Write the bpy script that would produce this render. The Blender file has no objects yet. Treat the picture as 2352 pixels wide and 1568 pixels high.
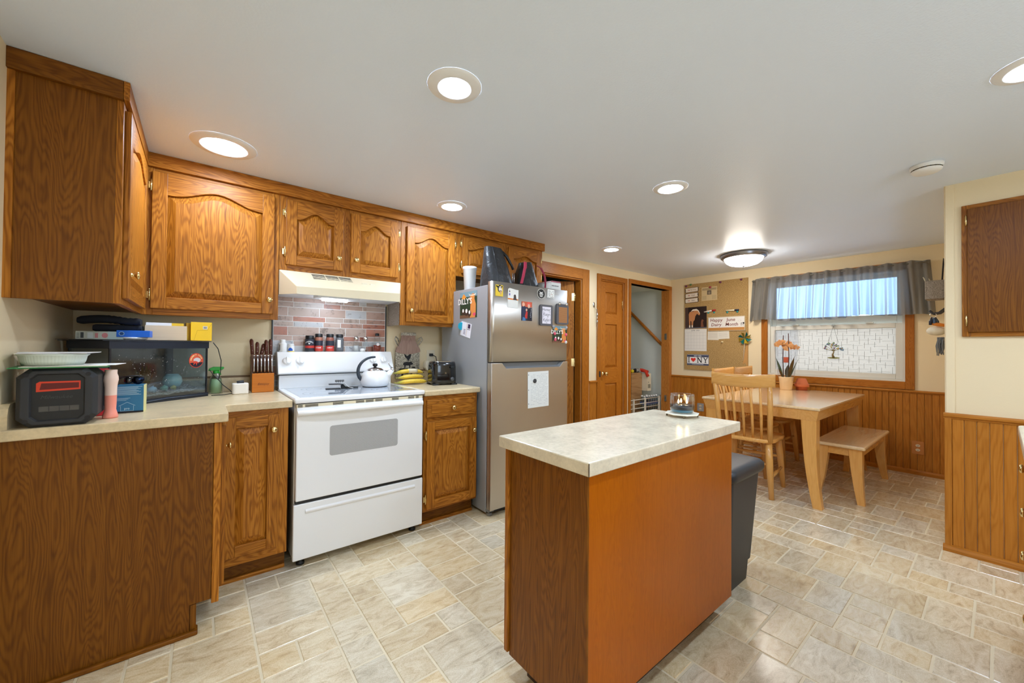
import bpy, bmesh, math, random
from mathutils import Vector, Matrix
RND = random.Random(11)
SC = bpy.context.scene
COL = SC.collection
PI = math.pi

# ------------------------------------------------------------------ camera, world, exposure
cam_d = bpy.data.cameras.new('camera')
cam = bpy.data.objects.new('camera', cam_d)
COL.objects.link(cam)
_r = Vector((0.78143706, -0.62392539, 0.0085578))
_u = Vector((-0.01438763, -0.00430531, 0.99988722))
_f = Vector((0.62381818, 0.78147206, 0.01234113))
_m = Matrix((( _r.x, _u.x, -_f.x, 0), (_r.y, _u.y, -_f.y, 0), (_r.z, _u.z, -_f.z, 1.2127), (0, 0, 0, 1)))
cam.matrix_world = _m
cam_d.sensor_fit = 'HORIZONTAL'
cam_d.sensor_width = 36.0
cam_d.lens = 894.5 / 2352 * 36.0
cam_d.clip_start = 0.02
SC.camera = cam

world = bpy.data.worlds.new('daylight')
SC.world = world
world.use_nodes = True
_bg = world.node_tree.nodes['Background']
_bg.inputs[0].default_value = (0.70, 0.85, 1.0, 1)
_bg.inputs[1].default_value = 4.6

DOWNLIGHT_POWER = 190.0     # emission strength of each recessed lamp lens
DOME_POWER = 38.0
HOOD_POWER = 45.0
SC.view_settings.view_transform = 'Standard'
SC.view_settings.look = 'None'
SC.view_settings.gamma = 1.0
SC.view_settings.use_curve_mapping = False
SC.view_settings.exposure = 0.52
SC.cycles.use_denoising = True
SC.cycles.max_bounces = 7
SC.cycles.diffuse_bounces = 5
SC.cycles.glossy_bounces = 3
SC.cycles.transmission_bounces = 4
SC.cycles.transparent_max_bounces = 8
SC.cycles.use_adaptive_sampling = True
SC.cycles.adaptive_threshold = 0.05
SC.cycles.caustics_reflective = False
SC.cycles.caustics_refractive = False
SC.cycles.sample_clamp_indirect = 6.0

# ------------------------------------------------------------------ colour and materials
def lin(c):
    o = []
    for v in c[:3]:
        v = v / 255.0
        o.append(v / 12.92 if v <= 0.04045 else ((v + 0.055) / 1.055) ** 2.4)
    return (o[0], o[1], o[2], 1.0)

class NT:
    """small helper for building node trees"""
    def __init__(s, name):
        s.m = bpy.data.materials.new(name)
        s.m.use_nodes = True
        s.t = s.m.node_tree
        s.t.nodes.clear()
        s.out = s.t.nodes.new('ShaderNodeOutputMaterial')
    def n(s, typ, **kw):
        nd = s.t.nodes.new('ShaderNode' + typ)
        for k, v in kw.items():
            if k.startswith('_'):
                setattr(nd, k[1:], v)
            else:
                key = int(k[1:]) if k[0] == 'i' and k[1:].isdigit() else k.replace('__', ' ')
                s.set(nd, key, v)
        return nd
    def set(s, nd, key, v):
        sock = nd.inputs[key]
        if isinstance(v, bpy.types.NodeSocket):
            s.t.links.new(v, sock)
        elif isinstance(v, bpy.types.Node):
            s.t.links.new(v.outputs[0], sock)
        else:
            sock.default_value = v
    def math(s, op, a, b=0.0, c=None):
        nd = s.t.nodes.new('ShaderNodeMath')
        nd.operation = op
        s.set(nd, 0, a)
        s.set(nd, 1, b)
        if c is not None:
            s.set(nd, 2, c)
        return nd.outputs[0]
    def ramp(s, fac, stops):
        nd = s.t.nodes.new('ShaderNodeValToRGB')
        e = nd.color_ramp.elements
        while len(e) < len(stops):
            e.new(0.5)
        for i, (p, c) in enumerate(stops):
            e[i].position = p
            e[i].color = c
        s.set(nd, 0, fac)
        return nd.outputs[0]
    def mix(s, fac, a, b, mode='MIX'):
        nd = s.t.nodes.new('ShaderNodeMix')
        nd.data_type = 'RGBA'
        nd.blend_type = mode
        s.set(nd, 0, fac)
        s.set(nd, 6, a)
        s.set(nd, 7, b)
        return nd.outputs[2]
    def pr(s, **kw):
        nd = s.t.nodes.new('ShaderNodeBsdfPrincipled')
        for k, v in kw.items():
            s.set(nd, k.replace('__', ' '), v)
        return nd
    def done(s, sh):
        s.t.links.new(sh.outputs[0] if isinstance(sh, bpy.types.Node) else sh, s.out.inputs[0])
        return s.m
    def bump(s, h, strength=0.2, dist=0.002):
        nd = s.t.nodes.new('ShaderNodeBump')
        nd.inputs['Strength'].default_value = strength
        nd.inputs['Distance'].default_value = dist
        s.set(nd, 'Height', h)
        return nd.outputs[0]

def plain(name, rgb, rough=0.5, metal=0.0, spec=0.5, coat=0.0, trans=0.0, ior=1.45, var=0.0, alpha=1.0):
    t = NT(name)
    c = lin(rgb)
    base = c
    if var:
        co = t.n('TexCoord')
        no = t.n('TexNoise', Vector=co.outputs['Object'], Scale=14.0, Detail=4.0)
        base = t.mix(no.outputs[0], tuple(x * (1 - var) for x in c[:3]) + (1,), tuple(min(1, x * (1 + var)) for x in c[:3]) + (1,))
    p = t.pr(Base__Color=base, Roughness=rough, Metallic=metal, Specular__IOR__Level=spec, Coat__Weight=coat, Transmission__Weight=trans, IOR=ior, Alpha=alpha)
    return t.done(p)

def emit(name, rgb, strength):
    t = NT(name)
    return t.done(t.n('Emission', Color=lin(rgb), Strength=strength))

def wood(name, dark, mid, light, axis='z', ring=22.0, rough=0.42, coat=0.0, contrast=1.0, scale=1.0):
    """plain-sliced timber: wavy growth rings stretched along the grain, plus fine pores"""
    t = NT(name)
    co = t.n('TexCoord')
    oi = t.n('ObjectInfo')
    off = t.n('VectorMath', _operation='SCALE')
    t.set(off, 0, (7.3, 5.1, 9.7))
    t.set(off, 'Scale', oi.outputs['Random'])
    add = t.n('VectorMath', _operation='ADD', i0=co.outputs['Object'], i1=off.outputs[0])
    s = [1.0, 1.0, 1.0]
    s['xyz'.index(axis)] = 0.13
    mp = t.n('Mapping', Vector=add.outputs[0], Scale=tuple(v * scale for v in s))
    warp = t.n('TexNoise', Vector=mp.outputs[0], Scale=44.0, Detail=2.0)
    w2 = t.n('VectorMath', _operation='SCALE')
    t.set(w2, 0, warp.outputs['Color'])
    t.set(w2, 'Scale', 0.016)
    mp2 = t.n('VectorMath', _operation='ADD', i0=mp.outputs[0], i1=w2.outputs[0])
    n1 = t.n('TexNoise', Vector=mp2.outputs[0], Scale=12.5, Detail=1.0, Roughness=0.4)
    sn = t.math('SINE', t.math('MULTIPLY', n1.outputs[0], ring * 2 * PI))
    r01 = t.math('MULTIPLY_ADD', sn, 0.5, 0.5)
    r01 = t.math('POWER', r01, 1.6)
    s3 = [170.0, 170.0, 170.0]
    s3['xyz'.index(axis)] = 5.0
    mp3 = t.n('Mapping', Vector=add.outputs[0], Scale=tuple(s3))
    por = t.n('TexNoise', Vector=mp3.outputs[0], Scale=1.0, Detail=2.0)
    low = t.n('TexNoise', Vector=mp.outputs[0], Scale=2.2, Detail=2.0)
    v = t.math('MULTIPLY', r01, 0.27 * contrast)
    v = t.math('MULTIPLY_ADD', por.outputs[0], 0.75 * contrast, v)
    v = t.math('MULTIPLY_ADD', low.outputs[0], 0.28, v)
    v = t.math('SUBTRACT', v, 0.50 * contrast - 0.17)
    v = t.math('ADD', v, 0.16 * (contrast - 1) * -1)
    col = t.ramp(v, [(0.05, lin(light)), (0.38, lin(mid)), (0.85, lin(dark))])
    hv = t.math('MULTIPLY_ADD', t.math('SUBTRACT', oi.outputs['Random'], 0.5), 0.16, 1.0)
    hs = t.n('HueSaturation', Value=hv, Color=col)
    bp = t.bump(v, 0.15, 0.001)
    p = t.pr(Base__Color=hs.outputs[0], Roughness=rough, Coat__Weight=coat, Coat__Roughness=0.2, Specular__IOR__Level=0.22, Normal=bp)
    return t.done(p)

OAK_D, OAK_M, OAK_L = (84, 45, 8), (146, 86, 20), (184, 118, 38)
M = {}
for ax in 'xyz':
    M['oak_' + ax] = wood('stained_oak_' + ax, OAK_D, OAK_M, OAK_L, ax)
    M['oakdk_' + ax] = wood('dark_stained_oak_' + ax, (70, 36, 4), (108, 61, 7), (128, 78, 16), ax, ring=26.0, contrast=1.0)  # darker oak copy; shade of the unlit sides put into its colour
    M['door_' + ax] = wood('golden_oak_' + ax, (122, 66, 10), (166, 98, 26), (186, 118, 42), ax, contrast=0.8)
    M['dine_' + ax] = wood('light_maple_' + ax, (190, 132, 62), (214, 156, 82), (226, 172, 100), ax, ring=8.0, contrast=0.5, rough=0.2, coat=0.7)
    M['wain_' + ax] = wood('wainscot_birch_' + ax, (132, 76, 18), (174, 108, 34), (190, 124, 48), ax, ring=10.0, contrast=0.7)
M['dine_top'] = wood('sheen_maple_top', (206, 168, 118), (224, 192, 146), (232, 206, 166), 'x', ring=8.0, contrast=0.5, rough=0.12, coat=1.0)  # paler maple; whitish window reflection partly put into the colour
M['veneer'] = wood('orange_veneer', (136, 66, 2), (166, 86, 5), (180, 98, 10), 'z', ring=14.0, contrast=0.5, scale=2.2, rough=0.3)
M['pine_z'] = wood('knotty_pine', (140, 78, 22), (186, 118, 50), (204, 138, 66), 'z', contrast=0.9)
M['greywood'] = wood('grey_driftwood', (96, 86, 76), (140, 128, 114), (168, 156, 142), 'x', contrast=1.0, rough=0.7, coat=0)
M['pinkwood'] = wood('pinkish_barn_wood', (128, 100, 88), (160, 130, 116), (178, 150, 134), 'z', contrast=0.8, rough=0.7, coat=0)
M['darkhandle'] = wood('dark_walnut', (52, 26, 18), (84, 44, 32), (106, 62, 46), 'z', contrast=0.8)
M['lightbox'] = wood('pale_birch_ply', (206, 180, 148), (222, 200, 170), (232, 212, 186), 'x', ring=2, contrast=0.4, rough=0.6, coat=0)

def wall_mat(name, rgb, strength=0.12):
    t = NT(name)
    co = t.n('TexCoord')
    no = t.n('TexNoise', Vector=co.outputs['Object'], Scale=95.0, Detail=3.0)
    p = t.pr(Base__Color=lin(rgb), Roughness=0.75, Normal=t.bump(no.outputs[0], strength, 0.003))
    return t.done(p)
M['cream'] = wall_mat('cream_wall_paint', (233, 214, 176))
M['bluegrey'] = wall_mat('blue_grey_paint', (216, 222, 216))
M['teal'] = wall_mat('hall_green_paint', (110, 124, 112))

def ceil_mat():
    t = NT('satin_white_ceiling')
    co = t.n('TexCoord')
    no = t.n('TexNoise', Vector=co.outputs['Object'], Scale=120.0, Detail=3.0)
    lo = t.n('TexNoise', Vector=co.outputs['Object'], Scale=2.0, Detail=4.0)
    v = t.math('MULTIPLY_ADD', lo.outputs[0], 0.8, no.outputs[0])
    ro = t.math('MULTIPLY_ADD', lo.outputs[0], 0.25, 0.27)
    p = t.pr(Base__Color=lin((226, 238, 255)), Roughness=ro, Normal=t.bump(v, 0.22, 0.004))
    return t.done(p)
M['ceiling'] = ceil_mat()

def tile_mat():
    t = NT('stone_look_vinyl_tile')
    co = t.n('TexCoord')
    at = t.n('Attribute', _attribute_name='tint')
    sh = t.n('VectorMath', _operation='SCALE')
    t.set(sh, 0, at.outputs['Color'])
    t.set(sh, 'Scale', 13.0)
    ve = t.n('VectorMath', _operation='ADD', i0=co.outputs['Object'], i1=sh.outputs[0])
    sp = t.n('SeparateColor', i0=at.outputs['Color'])
    rot = t.n('Mapping', Vector=ve.outputs[0], Rotation=(0, 0, 0.5), Scale=(1.0, 2.4, 1.0))
    n1 = t.n('TexNoise', Vector=rot.outputs[0], Scale=9.0, Detail=7.0, Roughness=0.66, Distortion=1.4)
    n2 = t.n('TexNoise', Vector=ve.outputs[0], Scale=3.0, Detail=2.0)
    sp2 = t.n('TexNoise', Vector=ve.outputs[0], Scale=260.0, Detail=2.0)
    a = t.ramp(n1.outputs[0], [(0.28, lin((180, 150, 106))), (0.46, lin((213, 187, 142))), (0.64, lin((227, 208, 169)))])
    b = t.ramp(n1.outputs[0], [(0.28, lin((170, 156, 131))), (0.46, lin((208, 194, 166))), (0.64, lin((227, 217, 193)))])
    c = t.mix(t.math('MULTIPLY_ADD', n2.outputs[0], 0.4, t.math('MULTIPLY_ADD', sp.outputs[0], 1.3, -0.3)), b, a)
    hs = t.n('HueSaturation', Value=t.math('MULTIPLY_ADD', sp.outputs[1], 0.20, 0.88), Color=c)
    cc = t.mix(0.14, hs.outputs[0], t.ramp(sp2.outputs[0], [(0.35, lin((120, 104, 84))), (0.6, lin((235, 226, 208)))]))
    hgt = t.math('MULTIPLY_ADD', sp2.outputs[0], 0.4, n1.outputs[0])
    p = t.pr(Base__Color=cc, Roughness=0.26, Normal=t.bump(hgt, 0.06, 0.002), Specular__IOR__Level=0.6, Coat__Weight=0.5, Coat__Roughness=0.22, Coat__IOR=1.7)
    return t.done(p)
M['tile'] = tile_mat()
M['grout'] = plain('pale_grout', (214, 200, 170), 0.5, var=0.06)

def laminate(name, rgb, rough=0.35):
    t = NT(name)
    co = t.n('TexCoord')
    a = t.n('TexNoise', Vector=co.outputs['Object'], Scale=60.0, Detail=6.0, Roughness=0.7)
    b = t.n('TexNoise', Vector=co.outputs['Object'], Scale=9.0, Detail=3.0)
    v = t.math('MULTIPLY_ADD', b.outputs[0], 0.5, t.math('MULTIPLY', a.outputs[0], 0.5))
    c = lin(rgb)
    col = t.ramp(v, [(0.36, tuple(x * 0.80 for x in c[:3]) + (1,)), (0.52, c), (0.64, tuple(min(1, x * 1.12) for x in c[:3]) + (1,))])
    return t.done(t.pr(Base__Color=col, Roughness=rough))
M['lam'] = laminate('beige_laminate', (210, 189, 150), 0.3)
M['lam_island'] = laminate('pale_laminate', (214, 202, 178), 0.22)

def steel(name, rgb, rough=0.3, axis='z'):
    t = NT(name)
    co = t.n('TexCoord')
    sc = (240.0, 240.0, 2.0) if axis == 'z' else (2.0, 240.0, 240.0)
    mp = t.n('Mapping', Vector=co.outputs['Object'], Scale=sc)
    no = t.n('TexNoise', Vector=mp.outputs[0], Scale=1.0, Detail=2.0)
    sm = t.n('TexNoise', Vector=co.outputs['Object'], Scale=5.0, Detail=6.0, Roughness=0.7)
    r = t.math('MULTIPLY_ADD', no.outputs[0], 0.10, t.math('MULTIPLY_ADD', sm.outputs[0], 0.22, rough - 0.14))
    p = t.pr(Base__Color=lin(rgb), Metallic=1.0, Roughness=r, Normal=t.bump(no.outputs[0], 0.03, 0.0005))
    return t.done(p)
M['steel'] = steel('brushed_stainless', (200, 193, 183), 0.36)
M['fridge_side'] = plain('grey_painted_steel', (168, 171, 175), 0.4, 0.3, var=0.03)
M['chrome'] = plain('chrome', (220, 220, 222), 0.12, 1.0)
M['brass'] = plain('polished_brass', (226, 200, 140), 0.16, 1.0)
M['nickel'] = plain('satin_nickel', (190, 188, 184), 0.25, 1.0)
M['white'] = plain('white_enamel', (236, 236, 236), 0.22, coat=0.3)
M['whitemat'] = plain('white_matte', (232, 231, 228), 0.5)
M['almond'] = plain('almond_enamel', (222, 208, 176), 0.3)
M['black'] = plain('black_plastic', (26, 27, 29), 0.42)
M['blackgloss'] = plain('black_gloss', (14, 14, 16), 0.12, coat=0.5)
M['charcoal'] = plain('charcoal_rubber', (46, 46, 47), 0.65, var=0.08)
M['darkgrey'] = plain('dark_grey_plastic', (46, 48, 52), 0.45)
M['midgrey'] = plain('mid_grey_plastic', (128, 129, 131), 0.5)
M['ink'] = plain('black_ink', (30, 28, 28), 0.7)
M['paper'] = plain('white_paper', (236, 235, 230), 0.8)
M['cardgrey'] = plain('grey_printed_card', (186, 196, 190), 0.6)
M['red'] = plain('red_plastic', (190, 30, 22), 0.35)
M['shade'] = plain('dark_void_shade', (30, 28, 27), 0.9)  # near-black colour standing in for the shade inside the toaster slots
t = NT('clear_glass')
M['glass'] = t.done(t.pr(Base__Color=(0.97, 0.99, 0.99, 1), Roughness=0.02, Transmission__Weight=1.0, IOR=1.15))
def clear_mat(name, rgb, fac=0.25, rough=0.08):
    """thin clear sheet: mostly transparent with a glossy skin"""
    t = NT(name)
    tr = t.n('BsdfTransparent', Color=lin(rgb))
    gl = t.n('BsdfGlossy', Color=(1, 1, 1, 1), Roughness=rough)
    fr = t.n('LayerWeight', Blend=fac)
    mx = t.n('MixShader', i0=fr.outputs['Facing'], i1=tr.outputs[0], i2=gl.outputs[0])
    return t.done(mx)
M['sheet'] = clear_mat('clear_plastic_sheet', (246, 248, 248), 0.18)

# ------------------------------------------------------------------ mesh building
class MB:
    def __init__(s, T=None):
        s.v, s.f, s.mi, s.sm = [], [], [], []
        s.T = T
    def add(s, vs, fs, mi=0, smooth=False, T=None):
        b = len(s.v)
        T = T or s.T
        for p in vs:
            p = Vector(p)
            s.v.append(tuple(T @ p) if T else tuple(p))
        for f in fs:
            s.f.append([b + i for i in f])
            s.mi.append(mi)
            s.sm.append(smooth)
        return s
    def box(s, x0, x1, y0, y1, z0, z1, mi=0, T=None):
        vs = [(x, y, z) for z in (z0, z1) for y in (y0, y1) for x in (x0, x1)]
        fs = [(0, 2, 3, 1), (4, 5, 7, 6), (0, 1, 5, 4), (2, 6, 7, 3), (0, 4, 6, 2), (1, 3, 7, 5)]
        return s.add(vs, fs, mi, False, T)
    def hexa(s, bottom, top, mi=0):
        """bottom and top: four points each, counter-clockwise from above"""
        vs = list(bottom) + list(top)
        fs = [(3, 2, 1, 0), (4, 5, 6, 7)] + [(i, (i + 1) % 4, 4 + (i + 1) % 4, 4 + i) for i in range(4)]
        return s.add(vs, fs, mi)
    def prism(s, poly, axis, a0, a1, mi=0, smooth=False):
        """poly: 2-D outline. axis x: (y,z); y: (x,z); z: (x,y)"""
        n = len(poly)
        def P(q, a):
            return (a, q[0], q[1]) if axis == 'x' else ((q[0], a, q[1]) if axis == 'y' else (q[0], q[1], a))
        vs = [P(q, a0) for q in poly] + [P(q, a1) for q in poly]
        s.add(vs, [list(range(n))[::-1], list(range(n, 2 * n))], mi, False)
        b = len(s.v) - 2 * n
        for i in range(n):
            j = (i + 1) % n
            s.f.append([b + i, b + j, b + n + j, b + n + i])
            s.mi.append(mi)
            s.sm.append(smooth)
        return s
    def lathe(s, prof, c=(0, 0, 0), n=24, axis='z', mi=0, smooth=True, cap=True, sx=1.0, sy=1.0):
        vs, fs = [], []
        for r, h in prof:
            for k in range(n):
                a = 2 * PI * k / n
                x, y = r * math.cos(a) * sx, r * math.sin(a) * sy
                p = (x, y, h) if axis == 'z' else ((h, x, y) if axis == 'x' else (y, h, x))
                vs.append((p[0] + c[0], p[1] + c[1], p[2] + c[2]))
        for i in range(len(prof) - 1):
            for k in range(n):
                k2 = (k + 1) % n
                fs.append((i * n + k, i * n + k2, (i + 1) * n + k2, (i + 1) * n + k))
        s.add(vs, fs, mi, smooth)
        if cap:
            b = len(s.v) - len(vs)
            for ring, rev in ((0, True), (len(prof) - 1, False)):
                if prof[ring][0] > 1e-6:
                    f = [b + ring * n + k for k in range(n)]
                    s.f.append(f[::-1] if rev else f)
                    s.mi.append(mi)
                    s.sm.append(False)
        return s
    def tube(s, pts, r, n=8, mi=0, closed=False, smooth=True):
        pts = [Vector(p) for p in pts]
        N = len(pts)
        rs = r if isinstance(r, (list, tuple)) else [r] * N
        vs, fs = [], []
        up = Vector((0, 0, 1))
        for i, p in enumerate(pts):
            a = pts[(i - 1) % N] if (closed or i > 0) else p
            b = pts[(i + 1) % N] if (closed or i < N - 1) else p
            d = (b - a).normalized()
            if i == 0:
                up = Vector((0, 0, 1)) if abs(d.z) < 0.9 else Vector((1, 0, 0))
            side = d.cross(up)
            if side.length < 1e-5:
                side = d.cross(Vector((1, 0.3, 0)))
            side.normalize()
            up = side.cross(d).normalized()
            for k in range(n):
                an = 2 * PI * (k + 0.5) / n
                vs.append(tuple(p + side * (math.cos(an) * rs[i]) + up * (math.sin(an) * rs[i])))
        for i in range(N if closed else N - 1):
            j = (i + 1) % N
            for k in range(n):
                k2 = (k + 1) % n
                fs.append((i * n + k, i * n + k2, j * n + k2, j * n + k))
        if not closed:
            fs.append(tuple(range(n))[::-1])
            fs.append(tuple((N - 1) * n + k for k in range(n)))
        return s.add(vs, fs, mi, smooth)
    def grid(s, fn, nu, nv, mi=0, smooth=True, closed_u=False):
        vs = [fn(i / nu, j / nv) for j in range(nv + 1) for i in range(nu + 1)]
        w = nu + 1
        fs = [(j * w + i, j * w + i + 1, (j + 1) * w + i + 1, (j + 1) * w + i) for j in range(nv) for i in range(nu)]
        return s.add(vs, fs, mi, smooth)
    def ball(s, c, r, n=14, mi=0, sx=1, sy=1, sz=1):
        prof = [(max(1e-5, math.sin(PI * k / 10)) * r, -math.cos(PI * k / 10) * r * sz) for k in range(11)]
        return s.lathe(prof, c, n, 'z', mi, True, False, sx, sy)
    def poly(s, pts, mi=0):
        return s.add(pts, [list(range(len(pts)))], mi)
    def build(s, name, mats, parent=None, world=True, bevel=0.0, seg=2, loc=None, kind=None, solid=0.0, subsurf=0):
        me = bpy.data.meshes.new(name)
        vs = s.v
        o = bpy.data.objects.new(name, me)
        if parent is not None:
            if world:
                off = wloc(parent)
                vs = [(p[0] - off[0], p[1] - off[1], p[2] - off[2]) for p in vs]
            o.parent = parent
        elif world:
            if loc is None:
                xs, ys, zs = zip(*vs)
                loc = ((min(xs) + max(xs)) / 2, (min(ys) + max(ys)) / 2, min(zs))
            vs = [(p[0] - loc[0], p[1] - loc[1], p[2] - loc[2]) for p in vs]
            o.location = loc
        me.from_pydata(vs, [], s.f)
        if not isinstance(mats, (list, tuple)):
            mats = [mats]
        for m in mats:
            me.materials.append(M[m] if isinstance(m, str) else m)
        me.polygons.foreach_set('material_index', s.mi)
        me.polygons.foreach_set('use_smooth', s.sm)
        bm = bmesh.new()
        bm.from_mesh(me)
        bmesh.ops.recalc_face_normals(bm, faces=bm.faces)
        bm.to_mesh(me)
        bm.free()
        me.update()
        COL.objects.link(o)
        if solid:
            md = o.modifiers.new('solid', 'SOLIDIFY')
            md.thickness = solid
            md.offset = 0
        if bevel:
            md = o.modifiers.new('bevel', 'BEVEL')
            md.width = bevel
            md.segments = seg
            md.limit_method = 'ANGLE'
            md.angle_limit = 0.6
            md.harden_normals = False
        if subsurf:
            md = o.modifiers.new('sub', 'SUBSURF')
            md.levels = md.render_levels = subsurf
        if kind:
            o['kind'] = kind
        return o

def wloc(o):
    v = Vector((0, 0, 0))
    while o is not None:
        v = v + Vector(o.location)
        o = o.parent
    return v

def tag(o, label, cat, group=None):
    o['label'] = label
    o['category'] = cat
    if group:
        o['group'] = group
    return o

def thing(name, label, cat, loc=(0, 0, 0), rz=0.0, group=None):
    o = bpy.data.objects.new(name, None)
    o.empty_display_size = 0.05
    COL.objects.link(o)
    o.location = loc
    o.rotation_euler = (0, 0, rz)
    return tag(o, label, cat, group)

def struct(o):
    o['kind'] = 'structure'
    return o

def copy_tree(o, parent=None):
    c = o.copy()
    COL.objects.link(c)
    if parent is not None:
        c.parent = parent
    for ch in o.children:
        copy_tree(ch, c)
    return c

_TG = {}
def text_geo(body, size, align='CENTER', bold=0.0, shear=0.0):
    key = (body, align, bold, shear)
    if key not in _TG:
        cu = bpy.data.curves.new('lettering', 'FONT')
        cu.body = body
        cu.size = 1.0
        cu.align_x = align
        cu.align_y = 'CENTER'
        cu.offset = bold
        cu.shear = shear
        cu.resolution_u = 2
        o = bpy.data.objects.new('lettering', cu)
        COL.objects.link(o)
        dg = bpy.context.evaluated_depsgraph_get()
        me = bpy.data.meshes.new_from_object(o.evaluated_get(dg))
        _TG[key] = ([tuple(v.co) for v in me.vertices], [list(p.vertices) for p in me.polygons])
        bpy.data.objects.remove(o)
        bpy.data.curves.remove(cu)
        bpy.data.meshes.remove(me)
    vs, fs = _TG[key]
    return [(p[0] * size, p[1] * size, 0.0) for p in vs], fs

# the lettering used below, made once while the scene is still empty
for _b, _bo, _sh in (('Happy   June', 0.012, 0.1), ('Dairy   Month', 0.012, 0.1), ('JUNE  2025', 0.0, 0.0), ("DILLY'S", 0.02, 0.0),
                     ('Hunter', 0.0, 0.1), ('Kasyn', 0.0, 0.1), ('Kylin', 0.0, 0.1), ('Milwaukee', 0.0, 0.3), ('Emojoy', 0.0, 0.3),
                     ('9:07', 0.0, 0.0), ("KINDER'S", 0.015, 0.0), ('STEAK', 0.015, 0.0), ('GARLIC', 0.015, 0.0), ('NEW YORK', 0.02, 0.0),
                     ('Cash', 0.0, 0.1), ('Skye', 0.0, 0.1), ('My Corgi', 0.0, 0.1), ('I', 0.0, 0.0), ('pro', 0.02, 0.0)):
    text_geo(_b, 1.0, 'CENTER', _bo, _sh)
for _b in 'HERMITCAB':
    text_geo(_b, 1.0, 'CENTER', 0.02, 0.0)

def face_T(o, facing):
    """matrix taking flat artwork (x right, y up, z out) to a wall plane at o. facing: '-y','+x','-x','+y'"""
    o = Vector(o)
    if facing == '-y':
        u, v, w = Vector((1, 0, 0)), Vector((0, 0, 1)), Vector((0, -1, 0))
    elif facing == '+y':
        u, v, w = Vector((-1, 0, 0)), Vector((0, 0, 1)), Vector((0, 1, 0))
    elif facing == '-x':
        u, v, w = Vector((0, -1, 0)), Vector((0, 0, 1)), Vector((-1, 0, 0))
    elif facing == '+x':
        u, v, w = Vector((0, 1, 0)), Vector((0, 0, 1)), Vector((1, 0, 0))
    else:
        u, v, w = facing
    return Matrix(((u.x, v.x, w.x, o.x), (u.y, v.y, w.y, o.y), (u.z, v.z, w.z, o.z), (0, 0, 0, 1)))

def rect(mb, x0, x1, y0, y1, z=0.0, mi=0):
    mb.add([(x0, y0, z), (x1, y0, z), (x1, y1, z), (x0, y1, z)], [(0, 1, 2, 3)], mi)

def disc(mb, cx, cy, rx, ry=None, z=0.0, mi=0, n=20):
    ry = ry or rx
    mb.add([(cx + rx * math.cos(2 * PI * k / n), cy + ry * math.sin(2 * PI * k / n), z) for k in range(n)], [list(range(n))], mi)

def blob(mb, pts, z=0.0, mi=0):
    mb.add([(x, y, z) for x, y in pts], [list(range(len(pts)))], mi)

def write(mb, body, size, x, y, z=0.0, mi=0, align='CENTER', bold=0.0, shear=0.0, rot=0.0):
    vs, fs = text_geo(body, size, align, bold, shear)
    c, s = math.cos(rot), math.sin(rot)
    mb.add([(x + p[0] * c - p[1] * s, y + p[0] * s + p[1] * c, z) for p in vs], fs, mi)

def rrect(w, h, r, n=4):
    pts = []
    for cx, cy, a0 in ((w / 2 - r, h / 2 - r, 0), (-w / 2 + r, h / 2 - r, 90), (-w / 2 + r, -h / 2 + r, 180), (w / 2 - r, -h / 2 + r, 270)):
        for k in range(n + 1):
            a = math.radians(a0 + 90 * k / n)
            pts.append((cx + r * math.cos(a), cy + r * math.sin(a)))
    return pts

def art(name, T, parent, mats, draw):
    """flat print on a surface: draw(mb) in a 2-D frame"""
    mb = MB(T)
    draw(mb)
    return mb.build(name, mats, parent)

def P(rgb, rough=0.6):
    key = 'c%d_%d_%d_%d' % (rgb[0], rgb[1], rgb[2], int(rough * 100))
    if key not in M:
        M[key] = plain('paint_' + key, rgb, rough)
    return M[key]
# ------------------------------------------------------------------ the setting
XL, XW, YB, YF, ZC = -0.53, 5.46, 3.05, -2.3, 2.2186
XP, YP = 3.56, 0.205

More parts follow.
